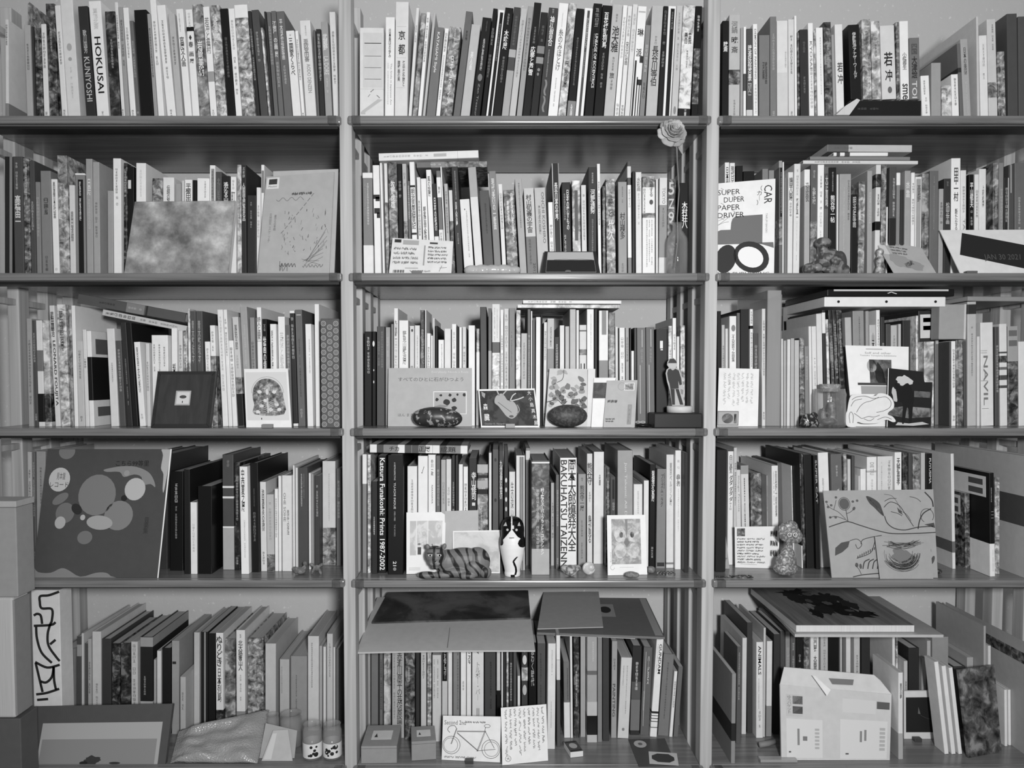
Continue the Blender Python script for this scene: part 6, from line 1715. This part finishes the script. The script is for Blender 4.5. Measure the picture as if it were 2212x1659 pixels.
# ---------------------------------------------------------------- bottom shelf
def slab(name, label, cat, q_, zf, th, mat, tilt=0.0, y0=0.03, group=None, sag=0.0):
    """sheet lying on a gently tilted plane; q_: pixel corners back-left, back-right, front-right, front-left"""
    o_ = Vector((0, y0, zf)); n_ = Vector((0, -math.sin(tilt), math.cos(tilt)))
    cs = [Pplane(x_, y_, o_, n_) for x_, y_ in q_]; c_ = sum(cs, Vector()) / 4
    N = 12; g_ = G()
    for side in (0, 1):
        for j in range(N + 1):
            for i in range(N + 1):
                u, v = i / N, j / N
                p = (cs[0] * (1 - u) + cs[1] * u) * (1 - v) + (cs[3] * (1 - u) + cs[2] * u) * v
                p = p + n_ * (-sag * (v ** 2) * (1 - .3 * math.sin(u * 3.1)) - th * side) - c_
                g_.v.append(p)
    W = N + 1; K = W * W
    for j in range(N):
        for i in range(N):
            q0 = j * W + i; g_.f.append((q0, q0 + W, q0 + W + 1, q0 + 1)); g_.f.append((K + q0, K + q0 + 1, K + q0 + W + 1, K + q0 + W))
    for i in range(N):
        for (a, b) in ((i, i + 1), (N * W + i + 1, N * W + i), ((i + 1) * W, i * W), (i * W + N, (i + 1) * W + N)): g_.f.append((a, b, K + b, K + a))
    o2 = g_.obj(name, mat, M=Matrix.Translation(c_)); tag(o2, label, cat, group); o2['c'] = 0
    del o2['c']
    return o2, cs, n_, c_
def deco(o_, cs, n_, c_, pts_, t, name='printed_pattern', lift=.0006, mat=None):
    v_ = []
    for (u, v) in pts_:
        p = (cs[0] * (1 - u) + cs[1] * u) * (1 - v) + (cs[3] * (1 - u) + cs[2] * u) * v + n_ * lift - c_; v_.append(p)
    return G().add(v_, [tuple(range(len(v_) - 1, -1, -1))]).obj(name, mat or flat(t), o_)
def ring_pts(u, v, ru, rv, n=18): return [(u + ru * math.cos(6.2832 * i / n), v + rv * math.sin(6.2832 * i / n)) for i in range(n)]
zA = P(960, 1402, .03).z
A_ = slab('open_magazine', 'large pale magazine lying over the row, its front drooping', 'magazine', [(815, 1290), (1140, 1288), (1156, 1400), (770, 1404)], zA, .004, paper(7.2, .5), .13, sag=.006)
o_, cs, n_, c_ = A_
deco(*A_, [(.505, .55), (.508, .55), (.508, .97), (.505, .97)], 4.4, 'fold_line', .0004 - .002)
slab('photo_book', 'dark photo book lying on the pale magazine, bottom shelf', 'book', [(838, 1279), (1141, 1275), (1146, 1334), (803, 1344)], zA + .005, .0045, picture(2.9, 2, 9, 1.0, .3), .13)
zB = P(1280, 1372, .1).z
Cc = slab('pictured_book', 'grey book with plant picture lying on the row, bottom shelf', 'book', [(1172, 1290), (1396, 1292), (1436, 1376), (1160, 1366)], zB, .006, paper(4.4, .45), .03, .1)
deco(*Cc, [(.52, .2), (.66, .2), (.66, .55), (.52, .55)], 6, 'picture', .0006); deco(*Cc, ring_pts(.58, .36, .05, .09), 1.8, 'plant_picture', .0009); deco(*Cc, [(.93, .02), (.99, .02), (.99, .98), (.93, .98)], 6.4, 'cover_strip', .0006)
slab('leaflet', 'light grey leaflet lying on the plant picture book', 'leaflet', [(1174, 1279), (1293, 1277), (1303, 1354), (1161, 1358)], zB + .008, .0022, paper(6.6, .5), .03, .1)
slab('paper_sheet', 'curled white sheets sticking out under the plant picture book', 'paper', [(1215, 1330), (1370, 1330), (1372, 1377), (1196, 1370)], zB - .0075, .001, paper(8.2), .03, .1, sag=.003)
zC = P(1850, 1351, .05).z
Sk = slab('sketchbook', 'thick sketchbook with dark ink portrait lying on the row', 'sketchbook', [(1622, 1271), (1848, 1271), (1975, 1351), (1720, 1351)], zC, .016, pages(8.2), 0, .05)
deco(*Sk, [(0, 0), (1, 0), (1, 1), (0, 1)], 4.2, 'cover', .0008, wood(5.0, 'y', .5, 'sketch_cover', .35))
rk = random.Random(21)
def ragged(u, v, a, b, n=26, jag=.35):
    return [(u + a * math.cos(6.2832 * i / n) * (1 + rk.uniform(-jag, jag)), max(.01, v + b * math.sin(6.2832 * i / n) * (1 + rk.uniform(-jag, jag)))) for i in range(n)]
for n_i, (u, v, a, b, t, jg) in enumerate(((.36, .14, .16, .1, 1.2, .5), (.3, .3, .1, .15, 1.6, .3), (.46, .36, .15, .16, 1.4, .3), (.55, .58, .17, .17, 1.1, .35), (.42, .62, .1, .12, 1.6, .3), (.3, .72, .05, .12, 1.2, .3), (.68, .74, .14, .1, 1.3, .6), (.6, .3, .12, .14, 1.5, .4), (.7, .5, .08, .12, 1.8, .4), (.45, .2, .05, .05, 3.6, .2), (.52, .46, .05, .05, 3.8, .25), (.38, .4, .035, .05, 3.4, .2), (.62, .66, .05, .03, 3.6, .3))):
    deco(*Sk, ragged(u, v, a * .85, b, 26, jg), t, 'ink_drawing_pattern', .0011 + .00012 * n_i)
slab('paper_sheet', 'pale board lying under the sketchbook, bottom shelf', 'board', [(1640, 1290), (1900, 1288), (2038, 1371), (1717, 1370)], zC - .0175, .007, paper(7.0), 0, .05)

def carton(name, label, x0, x1, ytop, yback, inset, mat, rot=0.0, lab=True, group=None):
    zt = P((x0 + x1) / 2, ytop, inset).z; A = P(x0, ytop, inset); B = P(x1, ytop, inset)
    d_ = Pz((x0 + x1) / 2, yback, zt).y - inset; w2 = (B.x - A.x) / 2; h2 = zt - SZ[4] - .0006
    o2 = bevel_box(name, -w2, w2, 0, d_, 0, h2, mat, None, .0012, M=Matrix.Translation(((A.x + B.x) / 2, inset, SZ[4] + .0006)) @ Matrix.Rotation(rot, 4, 'Z'))
    tag(o2, label, 'box', group)
    if lab:
        G().box(-w2 * .55, w2 * .6, d_ * .3, d_ * .72, h2 + .0002, h2 + .0006).obj('label', paper(8), o2)
        G().add([(-w2 * .4, d_ * .4, h2 + .0009), (-w2 * .2, d_ * .4, h2 + .0009), (-w2 * .3, d_ * .58, h2 + .0009)], [(0, 1, 2)]).obj('logo', flat(2), o2)
        G().box(-w2, w2, -.0004, .0, h2 * .86, h2 * .87).obj('lid_line', flat(3), o2)
    return o2
carton('small_cardboard_box', 'larger of two small cardboard boxes, next to the post', 780, 857, 1612, 1566, 0.004, paper(5.6, .7), 0.03)
carton('small_cardboard_box', 'smaller of two small cardboard boxes, turned slightly', 889, 942, 1601, 1568, 0.02, paper(5.5, .7), 0.13)
c = Card('bicycle_card', 'white card with pencil drawing of a bicycle', 'card', 4, [(957, 1546), (1082, 1548), (1080, 1647), (954, 1641)], paper(8.6), None, 0.045)
c.text('Second 2nd', .03, .1, .4, .2, 3.2).scribble(.4, .1, .8, .17, 1, 3.4)
c.arc(.16, .66, .15, .2, 0, 360, .0011, 3).arc(.15, .66, .12, .16, 0, 360, .0009, 3.4).arc(.84, .72, .155, .205, 0, 360, .0011, 3).arc(.85, .72, .12, .16, 0, 360, .0009, 3.4)
for d_ in (0, .015):
    c.line([(.25, .34 + d_), (.75, .33 + d_)], .001, 2.8).line([(.25, .37 + d_), (.62, .76 + d_)], .001, 2.8).line([(.73 + d_, .32), (.6 + d_, .78)], .001, 2.8).line([(.24 + d_ * .7, .28), (.15 + d_ * .7, .64)], .001, 2.8)
c.line([(.74, .34), (.9, .7)], .0012, 2.8).line([(.6, .77), (.92, .72)], .0011, 2.8).line([(.73, .33), (.74, .24)], .0012, 2.8).arc(.77, .215, .05, .035, 0, 360, .001, 3).line([(.24, .28), (.2, .22), (.12, .24), (.09, .32), (.13, .38)], .0013, 2.8)
c.scribble(.04, .89, .68, .97, 1, 3)
c.done(); stand_tag(c.clip(.48, 18, 9, 2.5), 'dark little card stand under the bicycle card')
c = Card('letter_card', 'white card written over in dense dark vertical handwriting', 'card', 4, [(1082, 1529), (1180, 1521), (1184, 1643), (1085, 1653)], paper(8.7), None, 0.045)
c.scribble(.05, .04, .96, .92, 9, 2.2, .0008, True, .3).arc(.13, .9, .06, .05, 0, 360, .0008, 2.6).text('大', .09, .87, .17, .93, 2.6)
c.done()
# matchbox
p0 = Pz(1246, 1636, SZ[4]); mb = bevel_box('matchbox', -.0165, .0165, 0, .056, 0, .0135, paper(8.3), None, .0008, M=Matrix.Translation((p0.x, p0.y, SZ[4] + .0006)) @ Matrix.Rotation(.22, 4, 'Z')); tag(mb, 'small matchbox with dark printed lid on the bottom shelf', 'matchbox')
G().box(-.0162, .0162, .001, .055, .0137, .0141).obj('lid_print', flat(3), mb); G().add([(p[0] * .01, .03 + p[1] * .014, .0145) for p in ring_pts(0, 0, 1, 1)], [tuple(range(18))]).obj('lid_oval', flat(6.6), mb)
for yy in (.004, .049): G().box(-.014, .014, yy, yy + .004, .0143, .0146).obj('lid_strip', flat(1.4), mb)
zs = SZ[4] + .0016
Lf = slab('flat_leaflet', 'dark leaflet with round light emblem lying flat by the post', 'leaflet', [(1357, 1597), (1436, 1595), (1461, 1654), (1380, 1656)], zs, .0009, paper(2.8, .35), 0, .03)
deco(*Lf, ring_pts(.27, .2, .17, .14), 6.8, 'emblem'); deco(*Lf, ring_pts(.27, .2, .06, .05), 4, 'emblem_mark', .0008)
Lf = slab('small_card', 'small light card with dark octagon lying on the dark leaflet', 'card', [(1401, 1623), (1462, 1627), (1466, 1653), (1403, 1649)], zs + .0012, .0007, paper(7.6), 0, .03)
deco(*Lf, [(.1, .35), (.3, .15), (.7, .15), (.88, .4), (.88, .65), (.7, .85), (.3, .85), (.1, .62)], 2.4, 'octagon_print')

# ---- bottom shelf, record-sleeve bay
c = Card('mounted_picture', 'grey picture in a wide dark mount standing on the bottom shelf', 'picture', 4, [(74, 1526), (373, 1520), (357, 1655), (52, 1655)], paper(3.1, .6), 0.0, 0.05, 0.012)
c.rect(.085, .3, .945, 1.0, 6.4, 'inner_panel').up().rect(.1, .58, .92, 1.0, 5.2, 'picture').up().ell(.48, .93, .06, .07, 2.2, wob=.2).ell(.42, .98, .03, .03, 1.4).ell(.64, .98, .04, .02, 2)
c.done()
YF = -.095                   # a stack on the floor in front of the shelves
zf1 = P(20, 1552, YF).z; zf2 = P(20, 1290, YF).z; zf3 = P(20, 1096, YF).z
def pillar(name, label, cat, px0, px1, z0, z1, dep, mat, r=.002, seg=2):
    A = P(px0, 1400, YF); B = P(px1, 1400, YF); w_ = (B.x - A.x) / 2
    o = bevel_box(name, -w_, w_, 0, dep, 0, z1 - z0 - .0008, mat, None, r, M=Matrix.Translation(((A.x + B.x) / 2, YF, z0 + .0004)), seg=seg); tag(o, label, cat); return o, w_, z1 - z0
pillar('storage_box', 'tall dark grey storage box on the floor before the shelves', 'box', -90, 40, 0, zf1, .065, paper(3.4, .6))
pb, w_, h_ = pillar('paper_bundle', 'thick bundle of pale paper standing on the dark storage box', 'paper bundle', -70, 30, zf1, zf2, .06, pages(7.2), .006, 3)
G().box(w_ - .006, w_ + .003, .002, .058, .006, h_ - .008).obj('wrapper', paper(5.4), pb)
cb, w_, h_ = pillar('archive_box', 'grey cardboard archive box with lid stacked on the paper bundle', 'box', -90, 42, zf2, zf3, .065, paper(5.8, .7))
bevel_box('lid', -w_ - .002, w_ + .002, -.002, .067, h_ + .0002, h_ + .014, paper(6.6, .6), cb, .001)
kz = P(100, 1276, .06).z
A = P(70, 1400, .066); B = P(131, 1400, .066); kb = bevel_box('drawn_carton', -(B.x - A.x) / 2, (B.x - A.x) / 2, 0, .055, 0, kz - SZ[4] - .001, paper(8.4), None, .0015, M=Matrix.Translation(((A.x + B.x) / 2, .066, SZ[4] + .0006))); tag(kb, 'white carton painted with bold black curved lines', 'carton')
w2 = (B.x - A.x) / 2; KM = kb.matrix_world.copy()
def brush(pts_, wd=.0062):
    ps = [KM.inverted() @ P(x_, y_, .0654) for x_, y_ in spline(pts_, False, 5)]; vs = []; g_ = G()
    ps = [Vector((max(-w2, min(w2, p.x)), -.0006, p.z)) for p in ps]
    for i, p in enumerate(ps):
        d = (ps[min(i + 1, len(ps) - 1)] - ps[max(0, i - 1)]).normalized(); q_ = Vector((-d.z, 0, d.x)) * wd / 2; vs += [p - q_, p + q_]
    g_.add(vs, [(2 * i, 2 * i + 2, 2 * i + 3, 2 * i + 1) for i in range(len(ps) - 1)]); g_.obj('brush_stroke', flat(1.6), kb)
for ps_ in ([(128, 1278), (105, 1286), (87, 1288), (86, 1300), (90, 1314), (112, 1316), (112, 1340), (108, 1350), (103, 1370), (105, 1395), (122, 1420), (129, 1428)], [(73, 1330), (80, 1326), (88, 1330), (91, 1348)], [(73, 1352), (110, 1350), (120, 1344)], [(78, 1354), (80, 1380), (90, 1410), (112, 1432)], [(108, 1392), (120, 1382)], [(76, 1430), (102, 1442), (129, 1436)], [(77, 1432), (86, 1470), (92, 1495)], [(88, 1472), (100, 1474), (112, 1462), (116, 1440)], [(116, 1442), (117, 1470), (121, 1490)], [(78, 1500), (100, 1497), (128, 1488)], [(80, 1512), (104, 1510)]): brush(ps_)
# bubble wrap and envelopes
def crinkled(name, label, cat, q_, yb, yt, th, mat, amp, seed):
    cd_ = Card(name, label, cat, 4, q_, mat, yb, yt, th); rt = cd_.root; rr = random.Random(seed); N = 22; g_ = G(); cs = cd_.c
    import mathutils.noise as mn
    for side in (0, 1):
        for j in range(N + 1):
            for i in range(N + 1):
                u, v = i / N, j / N; p = (cs[0] * (1 - u) + cs[1] * u) * (1 - v) + (cs[3] * (1 - u) + cs[2] * u) * v
                e_ = min(1, 6 * min(u, 1 - u, v + .05, 1 - v + .08)); k_ = mn.noise(Vector((u * 5 + seed, v * 5, 0))) * amp * e_
                p = p + cd_.n * ((th * .9 * e_ if side == 0 else 0) + k_); p.z = max(p.z, SZ[4] + .001)
                g_.v.append(cd_.I @ p)
    W = N + 1; K = W * W
    for j in range(N):
        for i in range(N):
            q0 = j * W + i; g_.f.append((q0, q0 + W, q0 + W + 1, q0 + 1)); g_.f.append((K + q0, K + q0 + 1, K + q0 + W + 1, K + q0 + W))
    for i in range(N):
        for (a, b) in ((i, i + 1), (N * W + i + 1, N * W + i), ((i + 1) * W, i * W), (i * W + N, (i + 1) * W + N)): g_.f.append((a, b, K + b, K + a))
    me = bpy.data.meshes.new(name); me.from_pydata([tuple(v) for v in g_.v], [], g_.f); me.update(); me.materials.append(mat)
    for p in me.polygons: p.use_smooth = True
    rt.data = me; return rt
crinkled('bubble_wrap_parcel', 'crinkled translucent bubble wrap parcel lying on the bottom shelf', 'parcel', [(386, 1580), (582, 1534), (556, 1655), (368, 1655)], 0.004, 0.1, 0.02, film('bubble_wrap', 6.2, .88, .3, .35, 230), .012, 4)
c = Card('envelope', 'plain grey envelope leaning beside the bubble wrap parcel', 'envelope', 4, [(574, 1562), (642, 1578), (636, 1655), (560, 1655)], paper(6.2), 0.03, 0.07, .002)
c.done()
c = Card('envelope', 'small pale envelope in front of the grey envelope', 'envelope', 4, [(590, 1578), (622, 1576), (632, 1655), (565, 1655)], paper(6.8), 0.016, 0.05, .002)
c.rect(.05, .1, .3, .95, 7.6)
c.done()
def jar5(px, r_px, ytop, inset, label, lab=True):
    s = U(1, inset); zt = P(px, ytop, inset).z; h2 = zt - SZ[4] - .0008; r_ = r_px * s
    o2 = lathe(G(), [(0, 0), (r_ * .9, 0), (r_, .004), (r_, h2 * .82), (r_ * .9, h2 * .88), (r_ * .9, h2 * .97), (r_ * .94, h2), (r_ * .86, h2), (r_ * .82, h2 * .88), (r_ * .93, h2 * .81), (r_ * .94, .006), (0, .005)], 36).obj('glass_jar', glass('jar_glass', 6.5, .2), None, True, Matrix.Translation((P(px, 1600, inset).x, inset, SZ[4] + .0006)))
    tag(o2, label, 'jar', 'glass jars on the bottom shelf')
    if lab:
        lathe(G(), [(r_ * 1.012, h2 * .08), (r_ * 1.02, h2 * .5)], 36).obj('label', paper(8.2), o2, True)
        g_ = G()
        for i in range(9):
            a_ = R.uniform(-.7, .7); z_ = h2 * R.uniform(.16, .42); k_ = h2 * R.uniform(.03, .075)
            for_ = [(r_ * 1.03 * math.sin(a_ + k_ / r_ * math.cos(6.2832 * j / 9)), -r_ * 1.03 * math.cos(a_ + k_ / r_ * math.cos(6.2832 * j / 9)), z_ + k_ * math.sin(6.2832 * j / 9)) for j in range(9)]
            g_.add(for_, [tuple(range(9))])
        g_.obj('flower_print', flat(1.2), o2)
    return o2
jar5(675, 21, 1562, .036, 'glass jar with dark flower label beside the parcel')
jar5(718, 20, 1562, .036, 'glass jar with dark flower label beside the post')
jar5(630, 24, 1540, .1, 'plain empty glass jar behind the labelled jars', False)
jar5(590, 14, 1542, .12, 'narrow empty glass jar behind the envelopes', False)

# ---- bottom shelf, mailer bay
c = Card('cardboard_mailer', 'opened pale cardboard mailer with printed address boxes', 'mailer', 4, [(1685, 1478), (1926, 1500), (1922, 1655), (1688, 1628)], paper(7.5, .65), 0.02, 0.06, 0.006)
c.rect(.05, .12, .2, .42, 7.2).rect(.11, .14, .2, .25, 3.6).rect(.11, .28, .2, .38, 3.6).rect(.05, .45, .38, .97, 8).rect(.54, .42, .97, .98, 8).rect(.87, .13, .985, .24, 3.4).rect(.56, .12, .86, .32, 7.8)
c.up().rect(.15, .58, .17, .8, 5).rect(.2, .68, .24, .74, 4.6).rect(.72, .58, .74, .74, 5).rect(.76, .56, .78, .72, 5).rect(.07, .88, .09, .9, 3).rect(.59, .9, .62, .92, 3).text('ゆうパケット', .06, .14, .1, .38, 4.6, 'v')
for i in range(6): c.rect(.31, .57 + .05 * i, .35, .6 + .05 * i, 6.6); c.rect(.9, .52 + .06 * i, .95, .56 + .06 * i, 6.6)
fl = [P(1694, 1441, .075), P(1888, 1458, .075), P(1902, 1470, .072), P(1926, 1500, .06), P(1685, 1478, .06)]
m_ = sum(fl, Vector()) / 5
g_ = G(); g_.add([c.I @ p for p in fl] + [c.I @ (p + Vector((0, .002, 0))) for p in fl], [(0, 1, 2, 3, 4), (9, 8, 7, 6, 5)] + [(i, i + 5, (i + 1) % 5 + 5, (i + 1) % 5) for i in range(5)]); g_.obj('flap', paper(7.8, .6), c.root)
fl2 = [P(1788, 1463, .0725), P(1842, 1466, .072), P(1840, 1478, .068), P(1796, 1476, .068)]
G().add([c.I @ (p + Vector((0, -.006, 0))) for p in fl2], [(0, 1, 2, 3)]).obj('printed_label', flat(4.4), c.root)
ts = [P(1750, 1455, .069), P(1757, 1456, .069), P(1790, 1486, .05), P(1782, 1499, .05)]
G().add([c.I @ (p + Vector((0, -.012, 0))) for p in ts], [(0, 1, 2, 3)]).obj('torn_strip', paper(8.6), c.root)
c.done()
c = Card('dark_photo_frame', 'white framed dark photograph with a tiny sail, bottom shelf', 'picture frame', 4, [(1953, 1493), (2027, 1492), (2036, 1596), (1953, 1596)], paper(8.3), None, 0.115, .004)
c.rect(.05, .13, .97, .86, 1.4, 'photo').up().poly([(.4, .33), (.45, .48), (.38, .47)], 4).line([(.45, .5), (.6, .56), (.8, .6)], .0008, 3)
c.done(); stand_tag(c.clip(.28, 17, 8, 2.6), 'dark little card stand under the dark sail photo')
for i, (tx, bx, bw, yy) in enumerate(((2013, 2041, 10, 1430), (2033, 2056, 10, 1439), (2051, 2071, 9, 1443))):
    yb_ = .05; zb_ = SZ[4] + .0006; pyb = proj((P(bx, 1620, yb_).x, yb_, zb_))[1]
    p0 = P(bx, pyb, yb_); T = P(tx, yy, yb_); th = U(bw, yb_) * .9; H_ = T.z - p0.z; an = -.135
    bk = build_book('booklet', frame_M(p0, Vector((math.cos(an), 0, -math.sin(an))), Yv, Vector((math.sin(an), 0, math.cos(an)))), th, H_ / math.cos(an), .045, 8.6, False, [], False)
    tag(bk, '%s of three leaning white booklets by the marbled picture book' % ('outermost', 'middle one', 'innermost')[i], 'booklet', 'leaning white booklets')
c = Card('marbled_book', 'book with swirling dark marbled cover turned outward, bottom shelf', 'book', 4, [(2070, 1447), (2148, 1436), (2164, 1624), (2092, 1637)], picture(3.2, 3, 34, 2.2, .35), None, 0.09, .006)
c.done()
# soft notebook by the post, cover turned to the middle
bk = build_book('notebook', frame_M(base_at(4, 1579, .004), Vector((1, 0, 0)), Yv, Z), U(9), P(1584, 1455, .004).z - SZ[4] - .001, .2, 5.2, False, [['=', '.55', '.75', '1.6']], False); tag(bk, 'soft notebook with dark curved band standing by the post', 'notebook')
# black album above the flyer on the fourth shelf
o = box_px('black_album', 'black album standing close to the post, fourth shelf', 'album', 3, 1547, 1569, 971, 1225, 0.06, 0.2, paper(1.6, .3)); del o['dims']
# small things lying at the front
p0 = on_shelf(4, 1660, 1618); p0.y += .012
tb = tube([(-.022, -.006, .0075), (.0, .0, .0075), (.024, .012, .0075)], .007, 'paper_tube', paper(5), None, 14); tb.matrix_world = Matrix.Translation(p0); tag(tb, 'short grey paper tube lying on the bottom shelf', 'tube')
p0 = on_shelf(4, 1683, 1648); o = bevel_box('clear_case', -.045, .045, 0, .02, 0, .007, film('case_plastic', 7, .6, .15), None, .001, M=Matrix.Translation(p0)); tag(o, 'flat clear plastic case at the front of the bottom shelf', 'case')
p0 = on_shelf(3, 2027, 1240); o = blob('dried_seed', [((0, 0, .006), (.009, .006, .006))], .0012, speckle('seed', 2, 4, 200), Matrix.Translation(p0), 'small dark dried seed pod beside the tall pale folder', 'seed pod', 2)

bpy.data.scenes.remove(_bench)
bpy.context.view_layer.update()
print('books', NB[0], 'objects', len(bpy.data.objects), 'faces', sum(len(m.polygons) for m in bpy.data.meshes))
